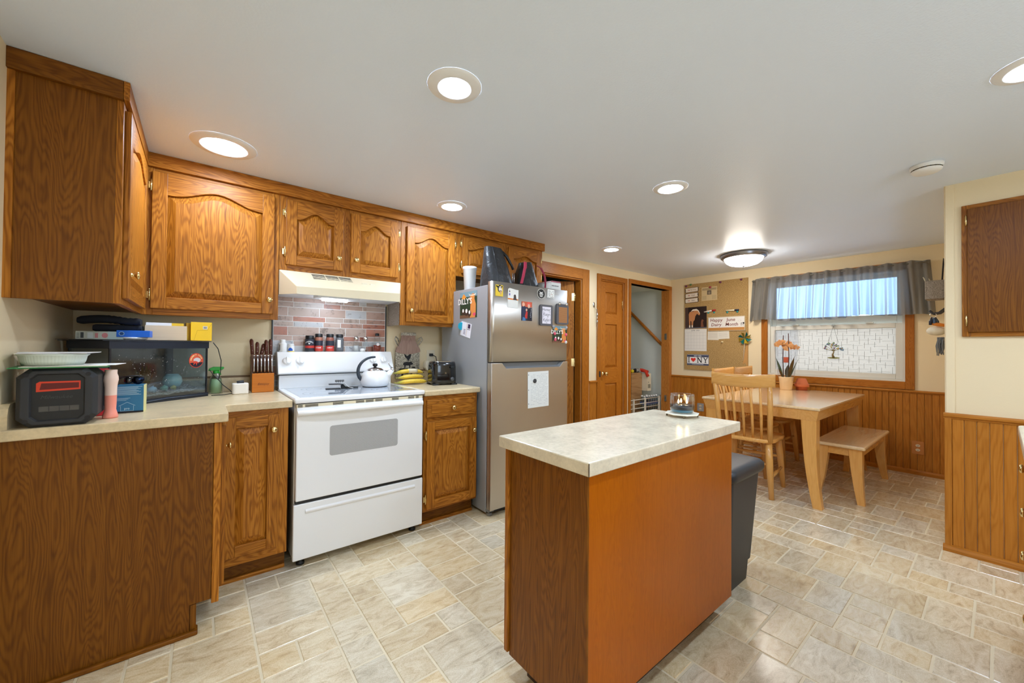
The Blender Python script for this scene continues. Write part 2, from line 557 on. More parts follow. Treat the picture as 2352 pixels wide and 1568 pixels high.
# --- floor: grout bed and stone-look tiles
def make_floor():
    base = struct(MB().box(XL - 0.1, XW + 0.1, YF - 0.1, YB + 1.6, -0.06, 0.0).build('floor', 'grout', loc=(2.5, 0.4, -0.06)))
    UX, UY, G = 0.1313, 0.1437, 0.0042
    X0 = 0.19 - 3 * UX * 2
    P4 = 4 * UY
    tiles = []
    def put(xa, xb, ya, yb):
        xa, xb = max(xa, XL), min(xb, XW)
        ya, yb = max(ya, YF), min(yb, YB + 0.1)
        if xb - xa < 0.02 or yb - ya < 0.02:
            return
        tiles.append((xa + G, xb - G, ya + G, yb - G))
    nstrip = int((XW - X0) / (3 * UX)) + 1
    for k in range(nstrip):
        xs = X0 + k * 3 * UX
        flip = k % 2 == 1
        top = 2.235 if k % 2 == 0 else 2.18 - UY
        top += ((k // 2) % 3) * UY * 0.0
        y = top + P4 * 3
        while y > YF:
            def q(c0, c1, r0, r1):
                if flip:
                    c0, c1 = 3 - c1, 3 - c0
                put(xs + c0 * UX, xs + c1 * UX, y - r1 * UY, y - r0 * UY)
            q(0, 2, 0, 2)
            q(2, 3, 0, 1)
            q(2, 3, 1, 3)
            q(0, 2, 2, 3)
            if (k + int(round(y / P4))) % 3 == 0:
                q(0, 1, 3, 4); q(1, 2, 3, 4); q(2, 3, 3, 4)
            else:
                q(0, 1, 3, 4); q(1, 3, 3, 4)
            y -= P4
    # the ones that show largest: in front of the camera's view
    fx, fy = 0.6238, 0.7815
    def size(t):
        cx, cy = (t[0] + t[1]) / 2, (t[2] + t[3]) / 2
        d = fx * cx + fy * cy
        s = 0.7814 * cx - 0.6239 * cy
        if d < 1.15 or abs(s) > d * 1.34 + 0.15:
            return -1
        if cy > 2.5 and cx < 2.9 or cx < 0.0 and cy > 2.0 or (cx > XP and cy < YP):
            return -1
        return (t[1] - t[0]) * (t[3] - t[2]) / d ** 3
    tiles.sort(key=size, reverse=True)
    def add(mb, t):
        a, b, c, d = t
        e = 0.002
        h = 0.0022
        vs = [(a, c, 0), (b, c, 0), (b, d, 0), (a, d, 0), (a + e, c + e, h), (b - e, c + e, h), (b - e, d - e, h), (a + e, d - e, h)]
        mb.add(vs, [(4, 5, 6, 7), (0, 1, 5, 4), (1, 2, 6, 5), (2, 3, 7, 6), (3, 0, 4, 7)])
    def tint(o, cols):
        at = o.data.color_attributes.new('tint', 'FLOAT_COLOR', 'CORNER')
        for poly in o.data.polygons:
            c = cols[poly.index // 5]
            for li in poly.loop_indices:
                at.data[li].color = c
    def rc():
        return (RND.random(), RND.random(), RND.random(), 1)
    for t in tiles[:300]:
        mb = MB()
        add(mb, t)
        tint(mb.build('tile', 'tile', base), [rc()])
    mb = MB()
    cols = []
    for t in tiles[300:]:
        add(mb, t)
        cols.append(rc())
    o = mb.build('tile_field', 'tile', base, kind='stuff')
    tint(o, cols)
make_floor()

# --- ceiling
struct(MB().box(XL - 0.1, XW + 0.1, YF - 0.1, YB + 0.13, ZC, ZC + 0.08).build('ceiling', 'ceiling'))

# --- walls
struct(MB().box(XL - 0.1, XL, YF, YB, 0, ZC).build('wall_left', 'cream'))
# wall behind the camera; its unseen window is added for even fill light
V = (0.15, 1.95, 0.95, 2.05)
b = MB()
b.box(XL - 0.1, V[0], YF - 0.1, YF, 0, ZC)
b.box(V[1], XP, YF - 0.1, YF, 0, ZC)
b.box(V[0], V[1], YF - 0.1, YF, 0, V[2])
b.box(V[0], V[1], YF - 0.1, YF, V[3], ZC)
struct(b.build('wall_front', 'cream'))
b = MB()
for x0, x1, z0, z1 in ((V[0] - 0.07, V[0], V[2] - 0.07, V[3] + 0.07), (V[1], V[1] + 0.07, V[2] - 0.07, V[3] + 0.07), (V[0], V[1], V[2] - 0.07, V[2]), (V[0], V[1], V[3], V[3] + 0.07), (1.03, 1.07, V[2], V[3])):
    b.box(x0, x1, YF - 0.06, YF + 0.02, z0, z1)
struct(b.build('fill_window', 'door_x', bevel=0.003))
D1 = (2.74, 3.47, 2.005)
D2 = (3.805, 4.288, 2.045)
D3 = (4.43, 5.40, 2.06)
TB = 0.09
b = MB()
b.box(XL, D1[0], YB, YB + TB, 0, ZC)
b.box(D1[1], D2[0], YB, YB + TB, 0, ZC)
b.box(D2[1], D3[0], YB, YB + TB, 0, ZC)
b.box(D3[1], XW, YB, YB + TB, 0, ZC)
for d in (D1, D2, D3):
    b.box(d[0], d[1], YB, YB + TB, d[2], ZC)
wall_back = struct(b.build('wall_back', 'cream'))
# window wall with its opening
WY0, WY1, WZ0, WZ1 = 0.585, 1.785, 0.895, 2.02
b = MB()
b.box(XW, XW + 0.14, YP, WY0, 0, ZC)
b.box(XW, XW + 0.14, WY1, YB, 0, ZC)
b.box(XW, XW + 0.14, WY0, WY1, 0, WZ0)
b.box(XW, XW + 0.14, WY0, WY1, WZ1, ZC)
wall_right = struct(b.build('wall_right', 'cream'))
# partition block at the right of the view
b = MB()
b.box(XP, XW, YF, YP, 0, ZC)
wall_partition = struct(b.build('wall_partition', 'cream'))
struct(MB().box(XP - 0.006, XP, YP - 0.036, YP + 0.002, 0.83, ZC).box(XP, XP + 0.03, YP, YP + 0.006, 0.83, ZC).build('trim_1', 'cream', bevel=0.003))
# hall behind the open door and stairwell behind the third opening
b = MB()
b.box(2.2, 2.3, YB + TB, 4.7, 0, 2.3)
b.box(3.78, 3.88, YB + TB, 4.7, 0, 2.3)
b.box(2.2, 3.88, 4.7, 4.8, 0, 2.3)
b.box(2.2, 3.88, YB + TB, 4.8, 2.3, 2.36)
struct(b.build('wall_hall', 'teal'))
b = MB()
b.box(4.30, 4.40, YB + TB, 4.7, 0, 2.3)
b.box(5.48, 5.58, YB + TB, 4.7, 0, 2.3)
b.box(4.40, 5.48, 4.6, 4.7, 0, 2.3)
b.box(4.40, 5.48, YB + TB, 4.6, 2.10, 2.2)
struct(b.build('wall_stairwell', 'bluegrey'))

# --- wainscot planks, caps and baseboards
def planks(parent, axis, a0, a1, fixed, sgn, z0, z1, w=0.05, t=0.009):
    n = max(1, int(round((a1 - a0) / w)))
    w = (a1 - a0) / n
    for i in range(n):
        p0, p1 = a0 + i * w + 0.0008, a0 + (i + 1) * w - 0.0008
        d = t + RND.uniform(-0.0008, 0.0008)
        mb = MB()
        if axis == 'y':
            x = sorted((fixed, fixed + sgn * d))
            c = 0.003 * sgn
            mb.prism([(fixed, p0), (fixed + sgn * d - c, p0), (fixed + sgn * d, p0 + 0.003), (fixed + sgn * d, p1 - 0.003), (fixed + sgn * d - c, p1), (fixed, p1)], 'z', z0, z1)
        else:
            c = 0.003 * sgn
            mb.prism([(p0, fixed), (p0, fixed + sgn * d - c), (p0 + 0.003, fixed + sgn * d), (p1 - 0.003, fixed + sgn * d), (p1, fixed + sgn * d - c), (p1, fixed)], 'z', z0, z1)
        mb.build('plank', 'wain_z', parent)
planks(wall_right, 'y', YP, YB, XW, -1, 0.0, 0.785)
planks(wall_partition, 'y', -0.30, YP - 0.022, XP, -1, 0.0, 0.80)
MB().box(XP - 0.014, XP + 0.004, YP - 0.022, YP + 0.008, 0, 0.80).build('corner_board', 'wain_z', wall_partition, bevel=0.003)
planks(wall_back, 'x', 3.612, 3.74, YB, -1, 0.0, 0.78, w=0.064)
planks(wall_back, 'x', 5.43, XW, YB, -1, 0.0, 0.78, w=0.03)
def cap(n, axis, a0, a1, fixed, sgn, z, h=0.03, d=0.022):
    pr = [(fixed, z - h), (fixed + sgn * d * 0.55, z - h), (fixed + sgn * d * 0.6, z - h * 0.72), (fixed + sgn * d, z - h * 0.6), (fixed + sgn * d, z - h * 0.25), (fixed + sgn * d * 0.75, z), (fixed, z)]
    mb = MB()
    if axis == 'y':
        mb.prism(pr, 'y', a0, a1)
        mt = 'wain_y'
    else:
        mb.prism(pr, 'x', a0, a1)
        mt = 'wain_x'
    return struct(mb.build('trim_%d' % n, mt, bevel=0.0015))
cap(2, 'y', YP, YB, XW, -1, 0.815)
cap(3, 'y', -0.30, YP + 0.012, XP, -1, 0.833, h=0.036, d=0.024)
cap(4, 'x', 3.608, 3.742, YB, -1, 0.81)
cap(5, 'x', 5.43, XW, YB, -1, 0.81)
struct(MB().prism([(XW, 0), (XW - 0.022, 0), (XW - 0.022, 0.03), (XW - 0.014, 0.045), (XW, 0.045)], 'y', YP, YB).build('baseboard_right', 'wain_y'))
struct(MB().prism([(XP, 0), (XP - 0.03, 0), (XP - 0.031, 0.018), (XP - 0.024, 0.034), (XP - 0.013, 0.039), (XP, 0.039)], 'y', -0.30, YP + 0.016).build('baseboard_partition', 'wain_y', bevel=0.002))

# --- door casings and doors
def casing(n, x0, x1, ztop, w, left=True, right=True, mat='door', depth=0.018, head_to=None):
    """flat casing round an opening in the back wall; jamb lining included"""
    mb = MB()
    y0, y1 = YB - depth, YB
    xa = x0 - w if left else x0
    xb = x1 + w if right else x1
    if left:
        mb.box(x0 - w, x0, y0, y1, 0, ztop + w)
    if right:
        mb.box(x1, x1 + w, y0, y1, 0, ztop + w)
    mb.box(x0, x1, y0, y1, ztop, ztop + w, mi=1)
    mb.box(x0, x0 + 0.016, YB, YB + TB, 0, ztop)
    mb.box(x1 - 0.016, x1, YB, YB + TB, 0, ztop)
    mb.box(x0 + 0.016, x1 - 0.016, YB, YB + TB, ztop - 0.016, ztop, mi=1)
    return struct(mb.build('trim_%d' % n, [mat + '_z', mat + '_x'], bevel=0.003))
casing(6, D1[0], D1[1], D1[2], 0.12, left=False)
casing(7, D2[0], D2[1], D2[2], 0.062)
# stair opening: thin edge board at left and head, deep knotty jamb at right
b = MB()
b.box(D3[0] - 0.04, D3[0], YB - 0.018, YB + TB, 0, D3[2] + 0.055)
b.box(D3[0], D3[1] + 0.05, YB - 0.018, YB + TB, D3[2], D3[2] + 0.055, mi=1)
struct(b.build('trim_8', ['door_z', 'door_x'], bevel=0.002))
b = MB()
b.box(D3[1] - 0.02, D3[1] + 0.052, YB - 0.016, YB + TB + 0.02, 0, D3[2])
struct(b.build('trim_9', 'pine_z', bevel=0.003))
for z, l in ((1.33, 'grey metal strike plate high on the knotty pine stair jamb'), (0.42, 'grey metal strike plate low on the knotty pine stair jamb')):
    tag(MB().box(D3[1] - 0.028, D3[1] - 0.02, YB + 0.02, YB + 0.055, z, z + 0.09).build('strike_plate', 'nickel', bevel=0.002), l, 'hardware')

def hinge(parent, T, h=0.075, mat='brass'):
    mb = MB(T)
    mb.lathe([(0.0, -h / 2 - 0.004), (0.005, -h / 2), (0.005, h / 2), (0.0, h / 2 + 0.004)], (0, 0, 0), 8)
    mb.box(-0.002, 0.022, 0.001, 0.003, -h / 2, h / 2)
    return mb.build('hinge', mat, parent)

# door 1: open leaf into the hall
hx, hy = 3.445, YB + TB + 0.006
ang = math.atan2(0.6239, -0.7814)
LW = 0.70
d1 = thing('door_1', 'plain', 'door', (hx, hy, 0), ang)
d1['kind'] = 'structure'
del d1['label'], d1['category']
b = MB()
b.box(0.0, LW, -0.018, 0.018, 0.012, 1.985)
b.build('leaf', 'oak_z', d1, world=False, bevel=0.002)
for z in (0.25, 1.03, 1.80):
    mb = MB()
    mb.lathe([(0.0, z - 0.05), (0.007, z - 0.045), (0.007, z + 0.045), (0.0, z + 0.05)], (-0.008, 0.02, 0), 8)
    mb.box(-0.006, 0.03, 0.0185, 0.021, z - 0.045, z + 0.045)
    mb.build('hinge', 'brass', d1, world=False)

# door 2: closed narrow panel door
d2x0, d2x1, d2z = D2[0] + 0.018, D2[1] - 0.018, D2[2] - 0.018
door2 = bpy.data.objects.new('door_2', None)
COL.objects.link(door2)
door2.location = ((d2x0 + d2x1) / 2, YB + 0.03, 0)
door2['kind'] = 'structure'
sw = 0.105
yd = YB + 0.012
b = MB()
b.box(d2x0, d2x0 + sw, yd, yd + 0.035, 0.01, d2z)
b.box(d2x1 - sw, d2x1, yd, yd + 0.035, 0.01, d2z)
for za, zb in ((0.01, 0.22), (0.76, 0.96), (1.50, 1.63), (1.90, d2z)):
    b.box(d2x0 + sw, d2x1 - sw, yd, yd + 0.035, za, zb, mi=1)
b.build('leaf', ['door_z', 'door_x'], door2, bevel=0.002)
for za, zb in ((0.22, 0.76), (0.96, 1.50), (1.63, 1.90)):
    mb = MB()
    xa, xb = d2x0 + sw, d2x1 - sw
    o = [(xa, yd + 0.016, za), (xb, yd + 0.016, za), (xb, yd + 0.016, zb), (xa, yd + 0.016, zb)]
    i = [(xa + 0.03, yd + 0.004, za + 0.03), (xb - 0.03, yd + 0.004, za + 0.03), (xb - 0.03, yd + 0.004, zb - 0.03), (xa + 0.03, yd + 0.004, zb - 0.03)]
    mb.add(o + i, [(4, 5, 6, 7)] + [(k, (k + 1) % 4, 4 + (k + 1) % 4, 4 + k) for k in range(4)])
    mb.build('panel', 'door_z', door2)
for z in (1.76, 1.05, 0.3):
    MB().box(d2x1 - 0.004, d2x1 + 0.012, yd - 0.012, yd - 0.002, z - 0.05, z + 0.05).build('hinge', 'brass', door2, bevel=0.003)
kx, kz = d2x0 + 0.06, 0.885
MB().lathe([(0.026, 0.0), (0.026, -0.006), (0.010, -0.012), (0.010, -0.034), (0.020, -0.04), (0.027, -0.052), (0.024, -0.066), (0.012, -0.072), (0.0, -0.073)], (kx, yd, kz), 18, 'y').build('knob', 'brass', door2)
MB().box(D2[0] - 0.03, D2[0] - 0.004, YB - 0.022, YB - 0.017, kz - 0.035, kz + 0.035).build('latch_plate', 'ink', door2, bevel=0.006)

# --- window
win = bpy.data.objects.new('window_1', None)
COL.objects.link(win)
win.location = (XW, (WY0 + WY1) / 2, WZ0)
win['kind'] = 'structure'
b = MB()
cw = 0.065
b.box(XW - 0.02, XW, WY0 - cw, WY0, 0.82, 2.085)
b.box(XW - 0.02, XW, WY1, WY1 + cw, 0.82, 2.085)
b.build('side_casing', 'door_z', win, bevel=0.003)
b = MB()
b.box(XW - 0.02, XW, WY0, WY1, 0.82, WZ0)
b.box(XW - 0.02, XW, WY0, WY1, WZ1, 2.085)
b.build('head_and_sill_casing', 'door_y', win, bevel=0.003)
vin = plain('white_vinyl', (216, 214, 204), 0.4)
b = MB()
for y0, y1, z0, z1 in ((WY0, WY0 + 0.022, WZ0, WZ1), (WY1 - 0.022, WY1, WZ0, WZ1), (WY0 + 0.022, WY1 - 0.022, WZ0, WZ0 + 0.02), (WY0 + 0.022, WY1 - 0.022, WZ1 - 0.02, WZ1)):
    b.box(XW + 0.005, XW + 0.12, y0, y1, z0, z1)
b.build('frame', vin, win, bevel=0.002)
def sash(name, x, z0, z1, w=0.04):
    y0, y1 = WY0 + 0.022, WY1 - 0.022
    mb = MB()
    mb.box(x, x + 0.03, y0, y0 + w, z0, z1)
    mb.box(x, x + 0.03, y1 - w, y1, z0, z1)
    mb.box(x, x + 0.03, y0 + w, y1 - w, z0, z0 + w)
    mb.box(x, x + 0.03, y0 + w, y1 - w, z1 - w, z1)
    o = mb.build(name, vin, win, bevel=0.004)
    return o, (y0 + w, y1 - w, z0 + w, z1 - w)
lo, (a0, a1, a2, a3) = sash('lower_sash', XW + 0.025, WZ0 + 0.02, 1.485, 0.05)
t = NT('frosted_film_pane')
_tl = t.n('BsdfTranslucent', Color=lin((206, 200, 192)))
_df = t.n('BsdfDiffuse', Color=lin((190, 184, 178)))
_mx = t.n('MixShader', i0=0.45, i1=_tl.outputs[0], i2=_df.outputs[0])
M['film'] = t.done(_mx)
pane = MB().box(XW + 0.038, XW + 0.042, a0, a1, a2, a3).build('pane', 'film', lo)
b = MB()
rr = random.Random(5)
def clash(boxes, bx):
    return any(bx[0] < q[1] and bx[1] > q[0] and bx[2] < q[3] and bx[3] > q[2] for q in boxes)
ny, nz = 24, 9
for i in range(ny):
    for j in range(nz):
        cy = a0 + (i + rr.uniform(0.25, 0.75)) * (a1 - a0) / ny
        cz = a2 + (j + rr.uniform(0.25, 0.75)) * (a3 - a2) / nz
        if (i + j) % 2 == 0:
            l = rr.uniform(0.028, 0.05)
            b.box(XW + 0.0365, XW + 0.0375, cy - 0.0011, cy + 0.0011, max(a2, cz - l), min(a3, cz + l * 0.8))
        else:
            l = rr.uniform(0.03, 0.055)
            b.box(XW + 0.0366, XW + 0.0374, max(a0, cy - l), min(a1, cy + l), cz - 0.0008, cz + 0.0008)
b.build('film_print', P((120, 116, 108)), lo, kind='stuff')
up, (a0, a1, a2, a3) = sash('upper_sash', XW + 0.075, 1.46, WZ1 - 0.02, 0.045)
MB().box(XW + 0.072, XW + 0.108, a0, a1, a2 - 0.002, 1.575).build('bottom_rail', vin, up, bevel=0.004)
MB().box(XW + 0.088, XW + 0.091, a0, a1, 1.57, a3).build('pane', 'sheet', up)
b = MB()
for yy in (0.85, 1.5):
    b.box(XW + 0.005, XW + 0.03, yy - 0.03, yy + 0.03, 1.486, 1.494)
    b.tube([(XW + 0.012, yy - 0.02, 1.496), (XW + 0.012, yy + 0.03, 1.503)], 0.004, 6)
b.build('sash_lock', vin, lo)
# ------------------------------------------------------------------ kitchen cabinets
def knob_at(parent, T, mat='brass', r=0.016, name='knob'):
    """small mushroom knob; local -y is outward"""
    mb = MB(T)
    mb.lathe([(0.009, 0.0), (0.008, -0.003), (0.005, -0.008), (0.005, -0.013), (r * 0.7, -0.016), (r, -0.021), (r * 0.9, -0.026), (r * 0.45, -0.0285), (0.0, -0.029)], (0, 0, 0), 16, 'y')
    return mb.build(name, mat, parent)

def hinge_at(parent, T, mat='brass'):
    """ornamental exposed hinge, 6 cm tall; local -y outward"""
    mb = MB(T)
    mb.lathe([(0.0, -0.032), (0.004, -0.030), (0.0025, -0.026), (0.005, -0.022), (0.005, 0.022), (0.0025, 0.026), (0.004, 0.030), (0.0, 0.032)], (0, -0.006, 0), 8)
    mb.box(-0.014, 0.0, -0.003, 0.0, -0.018, 0.018)
    return mb.build('hinge', mat, parent)

def door_panel(parent, T, W, H, arch=True, rail=0.055, wood_key='oak', haxis='x', th=0.019, knob=None, hinges=(), knob_mat='brass', name='door'):
    N = 22
    a, b_ = rail, W - rail
    rise = min(0.055, H * 0.13) if arch else 0.0
    zb = rail
    def zt(t):
        return H - rail - rise * (0.0 if arch else 1.0) + (rise * ((0.5 - 0.5 * math.cos(2 * PI * t)) ** 1.25) - rise if arch else 0.0)
    mb = MB(T)
    mb.box(0, a, -th, 0, 0, H)
    mb.box(b_, W, -th, 0, 0, H)
    mb.box(a, b_, -th, 0, 0, zb, mi=1)
    vs, fs = [], []
    for i in range(N + 1):
        t = i / N
        x = a + (b_ - a) * t
        z = zt(t)
        vs += [(x, -th, z), (x, -th, H), (x, 0, z), (x, 0, H)]
    for i in range(N):
        p, q = i * 4, (i + 1) * 4
        fs += [(p, q, q + 1, p + 1), (p + 2, p + 3, q + 3, q + 2), (p, p + 2, q + 2, q), (p + 1, q + 1, q + 3, p + 3)]
    mb.add(vs, fs, 1)
    d = mb.build(name, [wood_key + '_z', wood_key + '_' + haxis], parent, bevel=0.0025)
    # raised panel
    def ring(ins, y):
        pts = []
        xa, xb = a + ins, b_ - ins
        for i in range(N + 1):
            t = i / N
            pts.append((xa + (xb - xa) * t, y, zb + ins))
        for i in range(N, -1, -1):
            t = i / N
            pts.append((xa + (xb - xa) * t, y, zt(t) - ins))
        return pts
    mb = MB(T)
    r0, r1, r2 = ring(0.0, -th + 0.016), ring(0.004, -th + 0.0145), ring(0.034, -th + 0.002)
    n = len(r0)
    mb.add(r0 + r1 + r2, [(k, (k + 1) % n, n + (k + 1) % n, n + k) for k in range(n)] + [(n + k, n + (k + 1) % n, 2 * n + (k + 1) % n, 2 * n + k) for k in range(n)])
    base = len(mb.v)
    mb.add(r2, [tuple([i, i + 1, n - 2 - i, n - 1 - i]) for i in range(N)])
    mb.build('panel', wood_key + '_z', d)
    if knob:
        knob_at(d, T @ Matrix.Translation((knob[0], -th, knob[1])), knob_mat)
    for hu, hv, flip in hinges:
        hinge_at(d, T @ Matrix.Translation((hu, -0.008, hv)) @ Matrix.Scale(-1 if flip else 1, 4, (1, 0, 0)))
    return d

def TY(x, y, z):            # facing -Y
    return Matrix.Translation((x, y, z))
def TX(x, y, z):            # facing +X, local x runs along +Y
    return Matrix.Translation((x, y, z)) @ Matrix.Rotation(PI / 2, 4, 'Z')
def TXm(x, y, z):           # facing -X, local x runs along -Y
    return Matrix.Translation((x, y, z)) @ Matrix.Rotation(-PI / 2, 4, 'Z')

UF = 2.80      # face of the wall cabinets on the back wall
ZU0, ZU1 = 1.364, 2.1476
# --- wall cabinets
# left-wall unit with its big end panel
LX = -0.246
c = thing('wall_cabinet', 'dark oak wall cabinet on the left wall showing its big plain end panel', 'cabinet', (-0.39, 2.45, ZU0))
b = MB()
b.box(XL, LX - 0.02, 2.125, YB, ZU0 + 0.02, ZC - 0.003)
b.build('carcass', 'oakdk_z', c)
MB().box(XL, XL + 0.018, 2.105, 2.125, ZU0, ZU1).build('scribe_strip', 'oak_z', c)
MB().box(XL + 0.018, LX - 0.02, 2.112, 2.125, ZU0, ZU1).build('end_panel', 'oakdk_z', c, bevel=0.001)
b = MB()
b.box(LX - 0.02, LX, 2.112, 2.15, ZU0, ZU1)
b.box(LX - 0.02, LX, 2.15, UF, ZU0, ZU0 + 0.03, mi=1)
b.box(LX - 0.02, LX, 2.15, UF, 2.12, ZU1, mi=1)
b.box(LX - 0.02, LX, UF - 0.06, UF, ZU0 + 0.03, 2.12)
b.build('face_frame', ['oak_z', 'oak_y'], c, bevel=0.0015)
door_panel(c, TX(LX, 2.145, 1.388), 0.605, 0.74, True, 0.06, 'oak', 'y', knob=(0.05, 0.10), hinges=((0.61, 0.66, True), (0.61, 0.08, True)))

# corner unit with the large arched door
def back_unit(name, label, x0, x1, z0, doors, lx=None):
    c = thing(name, label, 'cabinet', ((x0 + x1) / 2, 2.92, z0))
    b = MB()
    b.box(x0 + 0.002, x1 - 0.002, UF + 0.018, YB, z0 + 0.012, ZC - 0.003)
    b.build('carcass', 'oakdk_z', c)
    return c
c = back_unit('wall_cabinet', 'oak corner wall cabinet with one large arched door above the fish tank', LX, 0.371, ZU0, 1)
b = MB()
b.box(LX, -0.205, UF, UF + 0.018, ZU0, ZU1)
b.box(0.33, 0.371, UF, UF + 0.018, ZU0, ZU1)
b.box(-0.205, 0.33, UF, UF + 0.018, ZU0, ZU0 + 0.045, mi=1)
b.box(-0.205, 0.33, UF, UF + 0.018, 2.10, ZU1, mi=1)
b.build('face_frame', ['oak_z', 'oak_x'], c, bevel=0.0015)
door_panel(c, TY(-0.213, UF, 1.398), 0.556, 0.726, True, 0.062, 'oak', 'x', knob=(0.533, 0.085), hinges=((-0.004, 0.65, False), (-0.004, 0.07, False)))
c = back_unit('wall_cabinet', 'short oak wall cabinet with two arched doors above the range hood', 0.373, 1.160, 1.68, 2)
b = MB()
b.box(0.373, 0.415, UF, UF + 0.018, 1.68, ZU1)
b.box(1.12, 1.160, UF, UF + 0.018, 1.68, ZU1)
b.box(0.735, 0.81, UF, UF + 0.018, 1.68, ZU1)
for xa, xb in ((0.415, 0.735), (0.81, 1.12)):
    b.box(xa, xb, UF, UF + 0.018, 1.68, 1.725, mi=1)
    b.box(xa, xb, UF, UF + 0.018, 2.10, ZU1, mi=1)
b.build('face_frame', ['oak_z', 'oak_x'], c, bevel=0.0015)
door_panel(c, TY(0.405, UF, 1.714), 0.343, 0.408, True, 0.062, 'oak', 'x', knob=(0.312, 0.08), hinges=((-0.004, 0.325, False), (-0.004, 0.08, False)))
door_panel(c, TY(0.798, UF, 1.714), 0.337, 0.408, True, 0.062, 'oak', 'x', knob=(0.032, 0.085), hinges=((0.341, 0.33, True), (0.341, 0.075, True)))
c = back_unit('wall_cabinet', 'tall narrow oak wall cabinet with one arched door beside the fridge', 1.162, 1.636, ZU0, 1)
MB().box(1.158, 1.163, UF + 0.018, YB, ZU0, 1.676).build('side_panel', 'greywood', c)
b = MB()
b.box(1.162, 1.21, UF, UF + 0.018, ZU0, ZU1)
b.box(1.60, 1.636, UF, UF + 0.018, ZU0, ZU1)
b.box(1.21, 1.60, UF, UF + 0.018, ZU0, ZU0 + 0.04, mi=1)
b.box(1.21, 1.60, UF, UF + 0.018, 2.09, ZU1, mi=1)
b.build('face_frame', ['oak_z', 'oak_x'], c, bevel=0.0015)
door_panel(c, TY(1.203, UF, 1.392), 0.413, 0.722, True, 0.062, 'oak', 'x', knob=(0.034, 0.085), hinges=((0.417, 0.655, True), (0.417, 0.085, True)))
c = back_unit('wall_cabinet', 'short oak wall cabinet with two arched doors above the fridge', 1.638, 2.605, 1.79, 2)
b = MB()
b.box(1.638, 1.70, UF, UF + 0.018, 1.79, ZU1)
b.box(2.56, 2.605, UF, UF + 0.018, 1.79, ZU1)
b.box(2.11, 2.19, UF, UF + 0.018, 1.79, ZU1)
for xa, xb in ((1.70, 2.11), (2.19, 2.56)):
    b.box(xa, xb, UF, UF + 0.018, 1.79, 1.835, mi=1)
    b.box(xa, xb, UF, UF + 0.018, 2.10, ZU1, mi=1)
b.build('face_frame', ['oak_z', 'oak_x'], c, bevel=0.0015)
door_panel(c, TY(1.684, UF, 1.818), 0.44, 0.30, True, 0.06, 'oak', 'x', hinges=((-0.004, 0.245, False), (-0.004, 0.07, False)))
door_panel(c, TY(2.176, UF, 1.818), 0.40, 0.30, True, 0.06, 'oak', 'x', hinges=((0.404, 0.23, True), (0.404, 0.06, True)))
# cornice board under the ceiling
cr = thing('cornice_board', 'flat oak cornice board capping the wall cabinets under the ceiling', 'trim board', (1.0, 2.79, ZU1))
b = MB()
b.box(LX + 0.014, 2.62, UF - 0.022, UF, ZU1 - 0.002, ZC - 0.001)
b.build('back_board', 'oak_x', cr, bevel=0.002)
b = MB()
b.box(LX, LX + 0.018, 2.092, UF - 0.022, ZU1 - 0.002, ZC - 0.001)
b.build('side_board', 'oak_y', cr, bevel=0.002)
b = MB()
b.box(XL, LX - 0.0005, 2.092, 2.112, ZU1 - 0.002, ZC - 0.001)
b.build('end_board', 'oakdk_x', cr, bevel=0.002)

# --- base cabinets
BF = 2.39
c = thing('base_cabinet', 'dark oak base cabinet at the left end with a wide plain end panel', 'cabinet', (-0.23, 2.55, 0))
b = MB()
b.box(XL, 0.055, 2.118, YB, 0.12, 0.874)
b.box(XL, 0.0, 2.118, YB, 0.0, 0.12)
b.build('carcass', 'oakdk_z', c)
b = MB()
b.prism([(XL, 0.0), (-0.022, 0.0), (-0.022, 0.125), (0.048, 0.125), (0.048, 0.874), (XL, 0.874)], 'y', 2.105, 2.118)
b.build('end_panel', 'oakdk_z', c, bevel=0.001)
MB().box(-0.02, 0.0, 2.112, BF + 0.05, 0.0, 0.12).build('toe_kick', 'oakdk_z', c)
MB().box(0.049, 0.075, 2.103, 2.14, 0.105, 0.874).build('corner_stile', 'oak_z', c, bevel=0.003)
MB().box(0.055, 0.075, 2.14, BF, 0.125, 0.874).build('face_frame', 'oak_z', c)
door_panel(c, TX(0.075, 2.15, 0.15), 0.22, 0.70, False, 0.05, 'oak', 'y', knob=(0.165, 0.575))
MB().box(XL, 0.0, 2.088, 2.106, 0.0, 0.02).box(-0.012, 0.006, 2.088, 2.14, 0.0, 0.02).build('shoe_moulding', 'oakdk_x', c, bevel=0.006, seg=3)

c = thing('base_cabinet', 'narrow oak base cabinet with one door left of the white stove', 'cabinet', (0.227, 2.7, 0))
b = MB()
b.box(0.077, 0.373, BF + 0.018, YB, 0.105, 0.874)
b.build('carcass', 'oakdk_z', c)
b = MB()
b.box(0.077, 0.10, BF, BF + 0.018, 0.105, 0.874)
b.box(0.325, 0.373, BF, BF + 0.018, 0.105, 0.874)
b.box(0.10, 0.325, BF, BF + 0.018, 0.105, 0.165, mi=1)
b.box(0.10, 0.325, BF, BF + 0.018, 0.835, 0.874, mi=1)
b.build('face_frame', ['oak_z', 'oak_x'], c, bevel=0.0015)
door_panel(c, TY(0.088, BF, 0.152), 0.244, 0.694, False, 0.055, 'oak', 'x', knob=(0.215, 0.618))
MB().box(0.077, 0.373, BF + 0.06, BF + 0.075, 0.0, 0.105).build('toe_kick', 'oakdk_x', c)
MB().box(0.077, 0.373, BF + 0.044, BF + 0.06, 0.0, 0.022).build('shoe_moulding', 'oak_x', c, bevel=0.006, seg=3)

